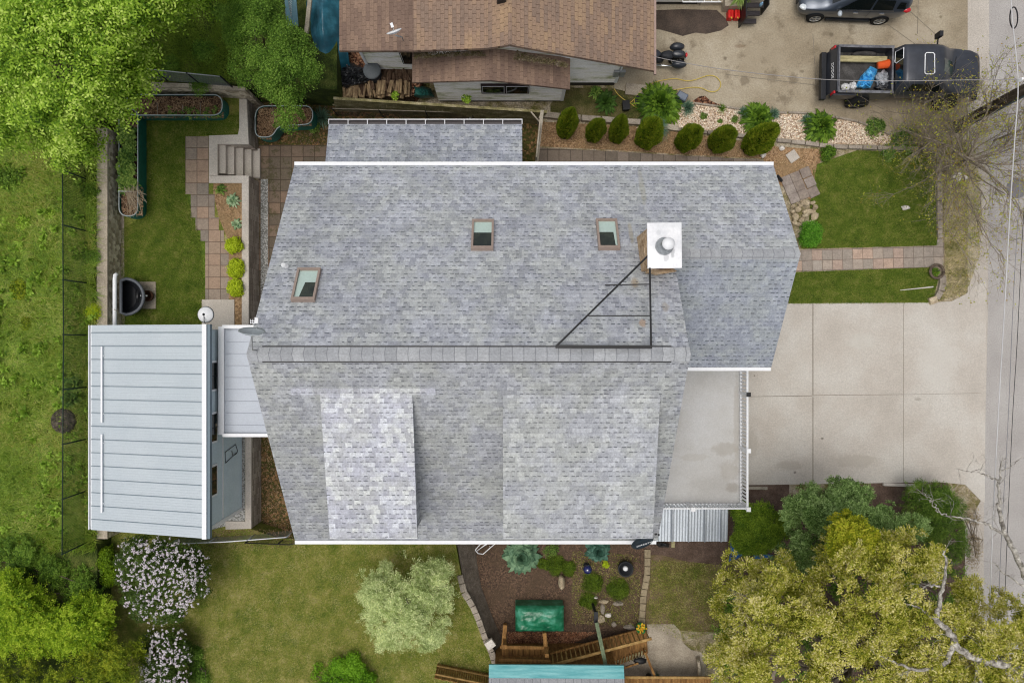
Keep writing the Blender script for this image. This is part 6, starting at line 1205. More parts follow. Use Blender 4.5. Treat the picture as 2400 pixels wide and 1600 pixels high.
for i in range(22):
    t0 = (i+.5)/22; p = lerp(Ra,Rb,t0); obj('baluster', MB().beam(p, (p[0],p[1],p[2]-.92), .045, .04), bpy.data.materials['pale_cedar'], wk)
dk = thing('wooden_deck', 'brown square deck corner beside the ramp and teal roofed hut', 'deck', P(1230,1530,0))
for i in range(8): a = P(1176+i*13,1518,1.1); b = P(1188+i*13,1546,1.1); obj('plank', MB().box(a[0],b[0]-.01,b[1]-1.2,a[1],1.05,1.1), m_cedar, dk)
obj('rail', MB().beam(P(1172,1515,1.4), P(1286,1517,1.4), .12, .08).beam(P(1170,1545,1.95), P(1290,1549,1.95), .1, .06), m_cedar, dk)
for (a, b) in (((1184,1463,.1),(1179,1519,1.9)),((1276,1482,.1),(1283,1560,2.2))): obj('post', MB().beam(P(a[0],a[1],a[2]), (P(a[0],a[1],a[2])[0], P(a[0],a[1],a[2])[1]-.05, 2.0), .14, .14).beam(P(a[0],a[1],1.4), P(b[0],b[1],1.4), .15, .1), m_cedar, dk)
fp = thing('timber_post', 'dark post with a long greenish handrail crossing the wooden ramp', 'post', P(1396,1440,0)); obj('post', MB().beam(P(1397,1432,1.3), P(1396,1458,1.3), .15, .1), m_dark, fp); obj('hand_rail', MB().beam(P(1398,1458,1.5), P(1420,1560,2.0), .14, .09), M('greenish_timber', ['#5c6a52', '#7c8a6c'], 4, .8, .2), fp); obj('leg', MB().tube([P(1397,1440,1.2), (P(1397,1440,1.2)[0], P(1397,1440,1.2)[1], 0)], .06, 6), m_dark, fp)
fn = thing('wooden_fence', 'reddish brown picket fence at the bottom edge left of the teal hut', 'fence', P(1090,1580,Z1)); a, b = Vector(P(1026,1553,Z1)), Vector(P(1160,1580,Z1)); upv = Vector((0,0,1.15))
for i in range(26): p = a.lerp(b, i/26); q = a.lerp(b, (i+.86)/26); dz = Vector((0,0,rnd.uniform(-.03,.03))); obj('picket', MB().add([p, q, q+upv+dz, p+upv+dz, p+Vector((0,-.03,0)), q+Vector((0,-.03,0)), q+upv+dz+Vector((0,-.03,0)), p+upv+dz+Vector((0,-.03,0))], [(0,3,2,1),(4,5,6,7),(3,7,6,2),(0,4,7,3),(1,2,6,5)]), m_cedar, fn)
obj('rail', MB().beam(a+upv*.82+Vector((0,.04,0)), b+upv*.82+Vector((0,.04,0)), .06, .07).beam(a+upv*.25+Vector((0,.04,0)), b+upv*.25+Vector((0,.04,0)), .05, .07), bpy.data.materials['pale_cedar'], fn)
fn = thing('wooden_deck', 'brown plank deck at the bottom edge right of the teal hut', 'deck', P(1560,1590,0)); a, b = Vector(P(1464,1586,1.0)), Vector(P(1672,1587,1.0))
for i in range(30): p = a.lerp(b, i/30); q = a.lerp(b, (i+.93)/30); obj('plank', MB().box(p.x, q.x, p.y-1.3, p.y-.06, .92, .96), m_cedar, fn)
obj('rail', MB().beam(a, b, .09, .05), bpy.data.materials['pale_cedar'], fn)
ht = thing('hut', 'small hut with grey shingle roof and teal painted edge at the bottom', 'hut', P(1300,1620,0)); a = P(1146,1557,2.5); b = P(1462,1559,2.5)
obj('roof', MB().slab([(a[0],a[1]-.42,2.62),(b[0],b[1]-.42,2.62),(b[0],b[1]-3,3.4),(a[0],a[1]-3,3.4)], .1), tabs('hut_shingle', 'Y', .14, .3, [(.2, '#85878a'), (.5, '#94969a'), (.8, '#a4a6a8')], '#66686c'), ht)
obj('teal_edge', MB().slab([(a[0],a[1],2.5),(b[0],b[1],2.5),(b[0],b[1]-.418,2.63),(a[0],a[1]-.418,2.63)], .08), M('teal_paint', [(.3, C('#4d9aa0')), (.5, C('#6cb0b4')), (.7, C('#86c2c4'))], 2, .6, .1, 20, stretch=(.4,5,1)), ht)
obj('wall', MB().box(a[0]+.2, b[0]-.2, a[1]-3, a[1]-.3, 0, 2.5), m_cedar, ht)
t = thing('garden_chair', 'dark wooden chair with a black cushion below the ramp', 'chair', P(1500,1545,0)); c = P(1497,1545,.45)
for k in range(11): obj('slat', MB().beam(P(1440+k*7,1557-k*1.6,.45), P(1442+k*7,1548-k*2.6,.5), .05, .02), m_oldwood, t)
obj('cushion', MB().blob(P(1500,1548,.6), (.26,.13,.08), 3, .2), m_black, t, True); obj('arm_rest', MB().beam(P(1512,1528,.7), P(1535,1585,.9), .09, .06).beam(P(1464,1564,.7), P(1496,1553,.7), .06, .05), m_cedar, t)
for (u, v) in ((1512,1530),(1533,1580),(1450,1560)): obj('leg', MB().beam(P(u,v,.7), (P(u,v,.7)[0]+.001, P(u,v,.7)[1], 0), .05, .05), m_cedar, t)
c = P(1519,1581,0); tag(obj('ball', MB().blob((c[0],c[1],.13), (.13,.13,.13), 1, 0, 16, 10), m_black, None, True), 'black ball on the patio beside the chair arm', 'ball')
c = P(1540,1578,0); plant('potted_plant', 'little dark spiky plant beside the black ball', (1540,1578), 0, .14, 20, .03, .15, m_iris, 99, 'plant', taper=0)
# ------------------------------------------------------------------ trees
m_big = leafmat('maple_leaf', ('#2c480a', '#547814', '#7c9c28', '#9cba3e', '#bcd068'), .32, 1.2, f_=1.28)
m_round = leafmat('pear_leaf', ('#345018', '#4c6c22', '#688a30', '#84a244'), .35, 1.0)
m_pale = leafmat('willow_leaf', ('#60703a', '#8e9e60', '#b4c08a', '#d4dca8'), .4, 2, f_=1.45)
m_yel = leafmat('young_oak_leaf', ('#525f10', '#7c8620', '#a2a238', '#c0bb5e', '#dad298'), .36, 1.5, f_=1.2)
m_yel2 = leafmat('golden_leaf', ('#56680e', '#7c8a16', '#a0a424', '#bcb83c'), .42, 1.6, f_=1.15)
m_olive = leafmat('grey_green_leaf', ('#35501c', '#567236', '#789452', '#98b070'), .35, 1.5, f_=1.2)
m_ced = leafmat('cedar_spray', ('#34500e', '#506c16', '#6e8a22', '#8aa030'), .3, 2)
m_wild = leafmat('wild_shrub_leaf', ('#37480c', '#5c7212', '#86981c', '#aeb434'), .4, 1.6, f_=1.15)
m_dkwild = leafmat('dark_shrub_leaf', ('#2a420e', '#426018', '#608026', '#7c9838'), .35, 1.6)
m_lilac = leafmat('lilac_leaf', ('#26380f', '#3a5018', '#546a28'), .3, 1.0)
m_flower = M('pale_pink_petals', [(.3, C('#b9a8b6')), (.45, C('#dcd2d8')), (.6, C('#e6e2e4'))], 6, .7, .05)
tree('maple_tree', 'tall bright green maple filling the top left corner', 'tree', 101,
     [(-160,-160),(470,-160),(500,-20),(480,25),(430,20),(428,60),(385,75),(395,130),(350,150),(360,255),(352,292),(300,290),(262,310),(240,330),(244,388),(180,360),(150,395),(108,378),(90,340),(0,345),(-160,330)],
     (40,100), Z2, 4.2, 9.5, 230, .24, .62, 90000, .1, .052, m_big, m_bark, .22, 2.2, .55, nl=14, spray=10, L=.5)
tree('pear_tree', 'round dark green tree left of the teal tarp', 'tree', 102,
     [(540,-60),(650,-60),(668,30),(700,60),(735,95),(752,135),(757,175),(735,205),(715,225),(712,262),(712,310),(648,308),(640,262),(645,240),(600,225),(560,200),(540,170),(528,130),(522,60)],
     (615,170), Z2*.5, 3.4, 6.2, 150, .2, .42, 52000, .06, .034, m_round, m_bark, .14, 1.4)
tree('willow', 'pale silvery green bushy tree below the grey eave', 'tree', 103,
     [(845,1340),(870,1320),(880,1345),(905,1315),(940,1330),(950,1292),(985,1285),(1010,1320),(1040,1290),(1072,1305),(1075,1345),(1102,1350),(1095,1385),(1060,1400),(1050,1440),(1055,1470),(1030,1515),(1000,1528),(950,1522),(900,1525),(870,1515),(862,1480),(840,1450),(845,1410),(833,1380)],
     (960,1420), Z1, 1.8, 3.8, 120, .14, .34, 36000, .07, .026, m_pale, m_barkp, .1, 1.2, spray=8, L=.2)
tree('oak_tree', 'broad yellow-green oak filling the bottom right corner', 'tree', 104,
     [(1690,1290),(1720,1280),(1780,1298),(1850,1285),(1870,1320),(1905,1300),(1930,1250),(1950,1220),(2010,1205),(2060,1225),(2130,1235),(2195,1265),(2225,1310),(2262,1335),(2310,1370),(2370,1385),(2430,1400),(2560,1470),(2560,1780),(1640,1780),(1655,1640),(1650,1560),(1665,1480),(1660,1440),(1675,1380),(1672,1330)],
     (1960,1560), 0, 4.4, 9.3, 450, .18, .44, 150000, .075, .031, m_yel, m_barkg, .25, 2.0, .5, nl=40, spray=9, L=.16)
tree('golden_tree', 'golden green tree top rising at the upper edge of the yellow oak', 'tree', 105,
     [(1955,1200),(1990,1200),(2030,1230),(2060,1250),(2050,1300),(1990,1330),(1940,1300),(1945,1250)],
     (2000,1290), 0, 7.0, 8.8, 40, .22, .42, 14000, .08, .036, m_yel2, m_bark, .12, 1.2, spray=9, L=.16)
tree('grey_green_tree', 'rounded grey-green tree below the driveway', 'tree', 106,
     [(1838,1175),(1870,1145),(1905,1130),(1950,1120),(1990,1122),(2040,1140),(2060,1165),(2110,1175),(2130,1200),(2160,1205),(2182,1235),(2150,1270),(2080,1290),(1990,1300),(1930,1340),(1850,1345),(1800,1335),(1815,1290),(1850,1250),(1830,1215)],
     (1960,1230), 0, 3.2, 6.2, 170, .2, .42, 60000, .065, .034, m_olive, m_bark, .16, 1.6, spray=9, L=.14)
tree('cedar_bush', 'darker green cedar bush right of the corrugated roof', 'bush', 107,
     [(1712,1170),(1755,1165),(1800,1175),(1835,1215),(1860,1240),(1862,1265),(1830,1275),(1805,1300),(1770,1298),(1735,1300),(1715,1270),(1725,1240),(1712,1215)],
     (1780,1240), 0, 1.0, 2.8, 80, .18, .38, 28000, .06, .03, m_ced, m_bark, .09, 1.2, spray=8, L=.16)
tree('cedar_bush', 'bright green juniper bush at the driveway end by the street', 'bush', 108,
     [(2110,1145),(2150,1130),(2200,1132),(2245,1135),(2258,1180),(2262,1240),(2268,1300),(2240,1330),(2200,1300),(2150,1250),(2120,1200)],
     (2190,1220), 0, .7, 2.0, 60, .25, .45, 26000, .065, .022, leafmat('juniper_spray', ('#2c4612', '#42601a', '#5c7a26', '#789238'), .3, 2, f_=1.1), m_bark, .09, 1.2, spray=8, L=.2)
tree('understory_shrub', 'dark undergrowth below the yellow oak crown', 'undergrowth', 118, [(1690,1310),(1850,1320),(2000,1290),(2100,1270),(2200,1300),(2262,1330),(2300,1500),(2300,1700),(1680,1700),(1680,1450)], None, 0, .6, 2.6, 150, .3, .55, 30000, .1, .05, m_dkwild, m_bark, .05, 1.2, spray=9, L=.3)
tree('twiggy_shrub', 'brownish thin shrub between the juniper and the street', 'bush', 109,
     [(2262,1180),(2290,1175),(2300,1220),(2298,1290),(2290,1340),(2265,1330),(2268,1250)], (2278,1260), 0, .5, 1.6, 20, .2, .32, 1500, .05, .03, leafmat('brown_bud_leaf', ('#6a5c44', '#8a7a60', '#9c9274'), .3), m_barkg, .05, 1.0)
tree('shrub', 'bright lime green wild shrub mass at the left bottom edge', 'shrub', 110,
     [(-80,1380),(20,1330),(70,1340),(110,1370),(120,1400),(180,1390),(255,1400),(270,1470),(250,1520),(180,1540),(100,1530),(-80,1560)], None, Z2, 1.8, 3.6, 110, .18, .42, 34000, .08, .042, leafmat('lime_shrub_leaf', ('#41600a', '#6e9014', '#98b424', '#bacc40'), .4, 1.4, f_=1.1), m_bark, .08, 1.4, spray=9, L=.28)
tree('shrub', 'golden yellow wild shrub mass in the bottom left corner', 'shrub', 111,
     [(-80,1540),(60,1520),(120,1535),(230,1490),(330,1480),(345,1530),(340,1600),(330,1760),(-80,1760)], None, Z2, 1.6, 3.4, 150, .16, .38, 42000, .06, .032, m_wild, m_bark, .08, 1.2, spray=9, L=.22)
tree('shrub', 'dark green shrub mass between the meadow and lilac', 'shrub', 112,
     [(-80,1230),(60,1210),(110,1240),(150,1290),(200,1300),(270,1330),(275,1400),(268,1470),(200,1480),(130,1440),(60,1400),(-80,1420)], None, Z2, .9, 2.3, 120, .18, .4, 34000, .065, .035, m_dkwild, m_bark, .07, 1.2, spray=9, L=.22)
tree('shrub', 'yellow-green shrub just below the shed corner', 'shrub', 113,
     [(205,1290),(240,1280),(272,1275),(275,1330),(268,1380),(225,1375),(205,1330)], None, Z2-.4, .9, 2.2, 26, .2, .36, 10000, .07, .04, leafmat('olive_shrub_leaf', ('#415c0e', '#627f14', '#83a01e'), .35), m_bark, .05, .9)
tree('shrub', 'leafy green shrub between small lilac and south lawn', 'shrub', 114,
     [(440,1515),(465,1505),(480,1520),(480,1560),(495,1580),(500,1620),(445,1620),(438,1560)], None, Z1, .6, 1.4, 26, .18, .32, 9000, .075, .04, m_round, m_bark, .05, .8)
tree('shrub', 'rounded green shrub at the bottom edge of the south lawn', 'shrub', 115,
     [(722,1600),(735,1560),(760,1535),(800,1525),(845,1532),(872,1555),(888,1600),(890,1680),(722,1680)], None, Z1, .8, 1.7, 50, .22, .4, 22000, .07, .035, leafmat('vivid_shrub_leaf', ('#33560c', '#4f7c14', '#6f9c20', '#86b02e'), .35), m_bark, .06, 1.0)
tree('ivy', 'low dark plants in front of the picket fence at the bottom', 'plants', 116,
     [(1040,1530),(1070,1528),(1140,1532),(1158,1540),(1155,1552),(1100,1556),(1040,1548)], None, Z1, .1, .4, 20, .14, .22, 3500, .06, .035, m_dkwild, m_bark, .02, .6)
def lilac(label, seed, poly, n, nf, ncl, zlo, zhi):
    t = tree('lilac_bush', label, 'lilac', seed, poly, None, Z1, zlo, zhi, ncl, .25, .42, n, .06, .04, m_lilac, m_bark, .07, 1.2)
    rg_ = np.random.default_rng(seed+1); cs, rs = crown_clumps(rg_, poly, zlo+.35, zhi+.38, nf, .03, .055, 1.2); V = []; F = []; mb = MB()
    for c, r_ in zip(cs, rs):
        d = rg_.normal(size=(10,3)); d[:,2] = abs(d[:,2]); v_, f_ = leaves(rg_, c+d*r_*.62, d+np.array([0,0,.6]), .048, .036, .1); b = len(V)*4; V.append(v_); F.append(f_+b*10 if False else f_)
    Vn = np.concatenate(V); Fn = np.arange(len(Vn)).reshape(-1,4); mesh_obj('blossom', Vn, Fn, m_flower, parent=t)
lilac('large lilac full of pale pink blossom below the shed', 120, [(280,1262),(340,1252),(410,1258),(455,1278),(488,1295),(496,1340),(490,1385),(462,1425),(418,1458),(370,1465),(320,1452),(290,1425),(272,1370),(270,1310)], 36000, 620, 80, 2.0, 3.4)
lilac('smaller lilac with white blossom at the bottom edge', 122, [(345,1465),(395,1460),(438,1480),(452,1520),(448,1580),(440,1650),(335,1650),(322,1580),(328,1515)], 18000, 300, 40, 1.2, 2.4)
# shade plants in the meadow
rng = np.random.default_rng(31)
plant('burdock', 'broad leaved dark green weed beside the netting fence', (178,902), Z2, .42, 90, .17, .3, m_hostag, 131, 'weed', .15); plant('burdock', 'second broad leaved weed just below along the netting fence', (172,935), Z2, .4, 80, .15, .28, m_hostag, 132, 'weed', .15)
for i, (u, v, r_, lb) in enumerate(((50,680,.5,'yellow-green weed cluster in the middle of the meadow'),(70,760,.4,'light weed cluster below the meadow centre'),(60,520,.45,'light green weed cluster under the maple edge'),(30,420,.6,'dark green weed cluster at the left edge under the maple'),(120,500,.35,'small yellowish weed near the netting fence'))): bush('weed', lb, (u,v), Z2, r_, 1400, .08, .045, (m_wild, m_wild, m_big, m_dkwild, m_big)[i], 140+i, 'weed', r_*.5)
for i, (u0, v0, u1, v1) in enumerate(((214,700,228,765),(208,560,226,640),(206,400,224,500))): bush('weed', ('lime weeds against the concrete wall just above the shed','green weeds against the middle of the concrete wall','green weeds against the upper concrete wall')[i], ((u0+u1)/2,(v0+v1)/2), Z2, .42, 2200, .045, .025, (m_lime, m_round, m_dkwild)[i], 150+i, 'weed', .25)
# fine plants along the wall at the top
bush('weed', 'grassy weeds on top of the wall behind the upper raised bed', (470,200), Z2, .5, 1600, .05, .025, m_round, 156, 'weed', .2)
bush('weed', 'light shoots on the mossy fence', (928,226), 1.6, .2, 260, .07, .04, m_big, 157, 'weed', .12); bush('weed', 'vine shoots climbing the mossy fence further right', (1093,232), 1.6, .22, 300, .07, .04, m_big, 158, 'weed', .12)

# bare and budding branches
def branchy(mb, rng, p, d, ln, r_, depth, tips, spread=.6, flat=.0, nseg=4, kids=(2,4), shrink=.68, upb=.02):
    pts = [Vector(p)]; dd = Vector(d).normalized()
    for i in range(nseg):
        dd = (dd+Vector((rng.normal()*.16, rng.normal()*.16, rng.normal()*.12+upb))).normalized(); pts.append(pts[-1]+dd*ln/nseg)
    mb.tube(pts, [r_*(1-.55*i/nseg) for i in range(nseg+1)], 6 if r_ > .02 else 3, cap=False)
    tips.append(tuple(pts[-1]))
    if depth == 0: tips.append(tuple(pts[2])); return
    for k in range(int(rng.integers(*kids))+1):
        i = int(rng.integers(1, nseg+1)); q = pts[i]; v = Vector((rng.normal(), rng.normal(), rng.normal()*.5)); v = (dd+v.normalized()*spread*1.25).normalized()
        branchy(mb, rng, q, v, ln*shrink*rng.uniform(.7,1.15), max(.0035, r_*.52), depth-1, tips, spread, flat, nseg, kids, shrink, upb)
m_bud = leafmat('new_leaf', ('#6a7420', '#8a9430', '#a8a848', '#8c7430'), .4)
def baretree(name, label, seed, base, z0, h0, nb_, ln, r0, depth, leafn, mat, bark, lsize=.06, tilt=.8, kids=(3,5)):
    rng = np.random.default_rng(seed); t = thing(name, label, 'tree', P(*base, z0)); b = Vector(P(*base, z0)); mb = MB(); tips = []; top_ = b+Vector((.05,0,h0)); mb.tube([b, b.lerp(top_,.5)+Vector((.06,.03,0)), top_], [r0, r0*.85, r0*.7], 8)
    for k in range(nb_):
        a_ = 2*math.pi*(k+rng.random()*.6)/nb_; branchy(mb, rng, b+Vector((0,0,h0*rng.uniform(.35,1))), (math.cos(a_)*tilt, math.sin(a_)*tilt, rng.uniform(.35,.8)), ln*rng.uniform(.7,1.1), r0*.34, depth, tips, kids=kids)
    obj('trunk', mb, bark, t)
    if leafn:
        tp = np.array(tips); idx = rng.choice(len(tp), leafn); C0 = tp[idx]+rng.normal(size=(leafn,3))*.05; V, F = leaves(rng, C0, rng.normal(size=(leafn,3))+np.array([0,0,1.2]), lsize, lsize*.6); mesh_obj('crown', V, F, mat, parent=t)
    return t
baretree('budding_tree', 'thin budding tree spreading over the street corner of the lawn', 201, (2205,400), 0, 1.8, 24, 2.5, .10, 3, 5600, m_bud, m_barkg, .07, 1.0)
baretree('budding_tree', 'small budding sapling beside the utility pole', 202, (2330,330), 0, 1.6, 9, 1.2, .05, 3, 1100, m_bud, m_barkg, .07, .9, (2,4))
baretree('bare_shrub', 'bare twiggy shrub between the pickup and lawn corner', 203, (2150,350), 0, .5, 14, 1.5, .05, 3, 1400, m_bud, m_barkg, .055, .9, (2,4))
def limb(label, seed, paths, z, mat, twl=.7, dens=6, name='bare_branch', leafn=0, tr=.3):
    """overhanging limb of a tree outside the frame: explicit paths in pixels with real radii, twigs added"""
    rng = np.random.default_rng(seed); t = thing(name, label, 'branch', P(*paths[0][0][0][:2], 0)); mb = MB(); tw = MB(); tips = []
    for pts, r0, r1 in paths:
        pp = [Vector(P(p[0], p[1], z+(p[2] if len(p) > 2 else 0))) for p in pts]; out = []
        for i in range(len(pp)-1):
            for k in range(5): out.append(pp[i].lerp(pp[i+1], k/5)+Vector((rng.normal()*.02, rng.normal()*.02, rng.normal()*.02)))
        out.append(pp[-1]); mb.tube(out, [r0+(r1-r0)*i/(len(out)-1) for i in range(len(out))], 8)
        L_ = sum((b-a).length for a, b in zip(out, out[1:]))
        for k in range(int(L_*dens)):
            i = int(rng.integers(1, len(out))); d = (out[i]-out[i-1]).normalized(); v = Vector((rng.normal(), rng.normal(), rng.normal()*.3)).normalized(); branchy(tw, rng, out[i], d*.6+v, twl*rng.uniform(.4,1), .009, 2, tips, kids=(1,3), nseg=3, upb=0)
    mb.add(tw.v, tw.f); obj('limb', mb, mat, t, True)
    if leafn: tp = np.array(tips); idx = rng.choice(len(tp), leafn); V, F = leaves(rng, tp[idx]+rng.normal(size=(leafn,3))*.05, rng.normal(size=(leafn,3))+np.array([0,0,1]), .07, .04); mesh_obj('leaf_buds', V, F, m_bud, parent=t)
limb('lichen grey branch reaching up over the street and cables', 211, [([(2460,1400),(2400,1350),(2375,1285),(2355,1245),(2345,1200),(2343,1170),(2342,1130),(2348,1080)], .10, .02), ([(2358,1252),(2325,1235),(2300,1222),(2262,1213),(2235,1208),(2222,1210)], .05, .01), ([(2342,1128),(2315,1115),(2300,1108),(2270,1105),(2240,1098)], .03, .008), ([(2345,1105),(2375,1090),(2395,1070)], .02, .006), ([(2430,1385),(2385,1365),(2350,1342),(2330,1320)], .035, .008), ([(2200,1198),(2185,1180),(2178,1165),(2160,1155)], .02, .006), ([(2222,1210),(2205,1200),(2190,1180)], .022,.012)], 6.6, m_barkp, .5, 3)
limb('thick pale dead branch lying across the yellow oak crown', 212, [([(2460,1640),(2400,1575),(2360,1555),(2310,1548),(2280,1540),(2240,1515),(2232,1490),(2215,1470),(2195,1450)], .13, .07), ([(2195,1450),(2200,1420),(2210,1370),(2218,1310),(2210,1290)], .07, .015), ([(2195,1450),(2170,1435),(2150,1420),(2110,1415)], .045, .012), ([(2235,1505),(2225,1540),(2200,1565),(2150,1570),(2110,1555),(2070,1540),(2040,1520)], .07, .015), ([(2205,1375),(2170,1370),(2150,1385)], .03, .01), ([(2285,1545),(2295,1580),(2310,1640)], .05, .03)], 9.3, m_barkp, .55, 3.2)
limb('thin grey dead branch at the left side of the yellow oak', 213, [([(1810,1590),(1825,1540),(1832,1510),(1820,1490),(1800,1465),(1785,1440),(1770,1420),(1745,1395)], .055, .02), ([(1775,1425),(1780,1400),(1760,1380)], .02, .008), ([(1800,1465),(1770,1460),(1750,1440)], .02, .008)], 8.9, m_barkg, .5, 6)
# utility pole and cables
up_ = thing('utility_pole', 'tall dark wooden utility pole rising past the right edge', 'utility pole', P(2228,302,0)); bp_ = Vector(P(2228,302,0)); tp_ = Vector(P(2560,95,9.2))*1
tp_ = bp_+Vector((.35,.5,9.2)); obj('pole', MB().tube([bp_, bp_.lerp(tp_,.5), tp_], [.19,.17,.14], 14), M('creosoted_wood', [(.3, C('#39322b')), (.5, C('#554b40')), (.7, C('#6e6459'))], 3, .9, .3, 20, .02, stretch=(4,4,.4)), up_, True); obj('conduit', MB().tube([bp_+Vector((.17,-.16,0)), tp_+Vector((.13,-.12,0))], .05, 8), M('grey_blue_conduit', '#5f7076', fine=.08), up_, True)
obj('crossarm', MB().beam(tp_+Vector((-1.1,0,-.5)), tp_+Vector((1.1,0,-.5)), .1, .12), m_bark, up_)
def cable(label, pts, z, r_, m, zs=None): poly_tube('cable', label, 'cable', pts, r_, m, z, 5, 5, zs)
cable('thick pale overhead cable running down the street edge', [(2368,-60),(2372,40),(2386,190),(2378,330),(2368,480),(2352,760),(2338,1000),(2324,1300),(2312,1700)], 6.4, .017, M('pale_cable', '#c9c9c9', fine=.05))
cable('thin grey overhead cable right of the thick pale one', [(2396,300),(2388,470),(2375,700),(2362,1000),(2345,1300),(2330,1700)], 6.2, .009, M('grey_cable', '#85868a', fine=.05))
cable('dark overhead cable furthest right along the street', [(2415,300),(2398,520),(2384,800),(2372,1000),(2355,1400),(2346,1700)], 6.2, .009, m_black)
cable('service cable from the pole to the brown roof', [(2392,186),(2250,188),(2100,190),(1940,187),(1800,175),(1690,162),(1600,147),(1533,133)], 5, .012, M('drop_cable', '#9a9796', fine=.05), zs=[6.2,5.7,5.2,4.7,4.2,3.8,3.4,3.1])
t = thing('cable_coil', 'black slack cable loop hanging on the thick pale cable', 'cable coil', P(2376,45,6.2)); obj('loop', MB().tube([P(2376+9*math.sin(k*math.pi/12), 42-25*math.cos(k*math.pi/12), 6.3) for k in range(25)], .02, 5), m_black, t, True)
tag(obj('cable_clamp', MB().lathe(P(2386,190,6.35), [(.05,0),(.06,.1),(.04,.2)], 10), m_whited), 'small white clamp where the cables cross the pole', 'clamp')

# ------------------------------------------------------------------ grass and litter
g_tall = leafmat('meadow_grass', ('#3c5c14', '#64841f', '#8c9c3c', '#74882c', '#b0aa5e'), .35, .7, world=True)
g_short = leafmat('lawn_grass', ('#4a6018', '#687c28', '#8a943c', '#a8a25c', '#c0b684'), .3, 2.2, world=True)
g_short2 = leafmat('rear_lawn_grass', ('#3e5816', '#566c20', '#70802e', '#969252'), .3, 2.0, world=True)
def stuff(name, V, F, m): tag(mesh_obj(name, V, F, m), kind='stuff')
rng = np.random.default_rng(50)
md = [(-60,330),(325,190),(228,330),(222,800),(214,1262),(60,1262),(-60,1262)]
N_ = 15000; xs = rng.uniform(-60, 226, N_); ys = rng.uniform(290, 1290, N_); V = []; F = []
V1, F1 = field(rng, [(-80,300),(226,300),(226,1290),(-80,1290)], Z2, 50000, .24, .024, 1.0, patch=1.0, pscale=.8); stuff('meadow_grass', V1, F1, g_tall)
vv, ff = [], []
for k in range(1500):                       # long arching tussocks
    u, v = rng.uniform(-40, 215), rng.uniform(330, 1260); c = P(u, v, Z2); a0 = rng.uniform(0, 6.28)
    for q in range(16): a_ = a0+rng.normal()*.9; strap(vv, ff, (c[0]+rng.normal()*.08, c[1]+rng.normal()*.08, c[2]), (math.cos(a_), math.sin(a_), 0), rng.uniform(.3,.75), .03, .2, .12, 4, taper=0)
wv, wf = [], []
for k in range(330):
    u, v = rng.uniform(-50, 222), rng.uniform(320, 1250)
    if pnoise((u*.012, v*.012, 3.3)) < -.05: continue
    c = P(u, v, Z2+rng.uniform(0,.15)); a_, b_ = rosette(rng, c, rng.uniform(.12,.3), 14, rng.uniform(.04,.09), .14, .05); q = len(wv); wv += a_; wf += [tuple(i+q for i in f) for f in b_]
stuff('meadow_weeds', np.array(wv), wf, leafmat('weed_leaf', ('#38500f', '#58781e', '#7c9c30', '#9cb84c'), .35, .6, world=True))
stuff('meadow_tussocks', np.array(vv), ff, leafmat('tussock_grass', ('#44641a', '#6c8c2c', '#94a840', '#547426', '#acae5e'), .35, .5, world=True))
V1, F1 = field(rng, [(284,270),(560,270),(562,318),(436,318),(436,455),(470,560),(481,702),(470,775),(284,775),(284,540),(345,500)], Z1, 60000, .055, .014, .9); stuff('rear_lawn_grass', V1, F1, g_short2)
V1, F1 = field(rng, [(440,1262),(1065,1268),(1078,1380),(1150,1540),(1140,1620),(400,1620),(340,1440),(470,1380)], Z1, 100000, .055, .015, .9); stuff('lawn_grass', V1, F1, g_short)
V1, F1 = field(rng, [(1905,400),(2010,352),(2195,360),(2197,575),(1885,583),(1900,500)], 0, 50000, .055, .014, .9); V2, F2 = field(rng, [(1852,637),(2180,627),(2200,650),(2190,690),(2176,710),(1848,712)], 0, 22000, .055, .014, .9)
stuff('front_lawn_grass', np.concatenate([V1, V2]), np.concatenate([F1, F2+len(V1)]), g_short2)
g_dry = leafmat('verge_grass', ('#5a6a24', '#868648', '#bcb084', '#d8ccac'), .3, 2.0, world=True)
V1, F1 = field(rng, [(2212,330),(2285,340),(2300,480),(2295,600),(2262,690),(2180,708),(2205,680),(2210,600)], 0, 26000, .06, .014, 1.0, patch=4.0, pscale=1.0); stuff('verge_grass', V1, F1, g_dry)
V1, F1 = field(rng, [(340,-60),(560,-60),(560,195),(340,185)], Z2, 26000, .1, .02, 1.0, patch=2.0, pscale=.9); stuff('north_yard_grass', V1, F1, leafmat('shade_grass', ('#485c18', '#627a24', '#809434'), .3, 1.5, world=True))
V1, F1 = field(rng, [(1525,1310),(1690,1320),(1680,1480),(1600,1500),(1520,1465)], 0, 14000, .06, .014, 1.0, patch=7.0, pscale=1.0); V2, F2 = field(rng, [(1340,1290),(1500,1300),(1500,1465),(1340,1460)], 0, 7000, .06, .014, 1.0, patch=9.0, pscale=1.3); stuff('garden_grass', np.concatenate([V1, V2]), np.concatenate([F1, F2+len(V1)]), g_short)
m_lit = leafmat('dead_leaves', ('#4c3a2a', '#6f563f', '#917456', '#b09474'), .1, 2, world=True, f_=1.05); m_lit2 = leafmat('bark_chips', ('#3f3026', '#57453a', '#6f5a4a', '#8a745e'), .05, 2, world=True, f_=1.0)
V1, F1 = litter(rng, [(604,1010),(640,1010),(705,1262),(600,1262)], 0, 2600, .07); V2, F2 = litter(rng, [(485,1240),(700,1240),(700,1285),(485,1285)], Z1, 900, .06); stuff('leaf_litter', np.concatenate([V1, V2]), np.concatenate([F1, F2+len(V1)]), m_lit)
V1, F1 = litter(rng, [(1080,1265),(1510,1265),(1510,1480),(1180,1520),(1140,1440)], 0, 7000, .035); stuff('mulch_chips', V1, F1, m_lit2)
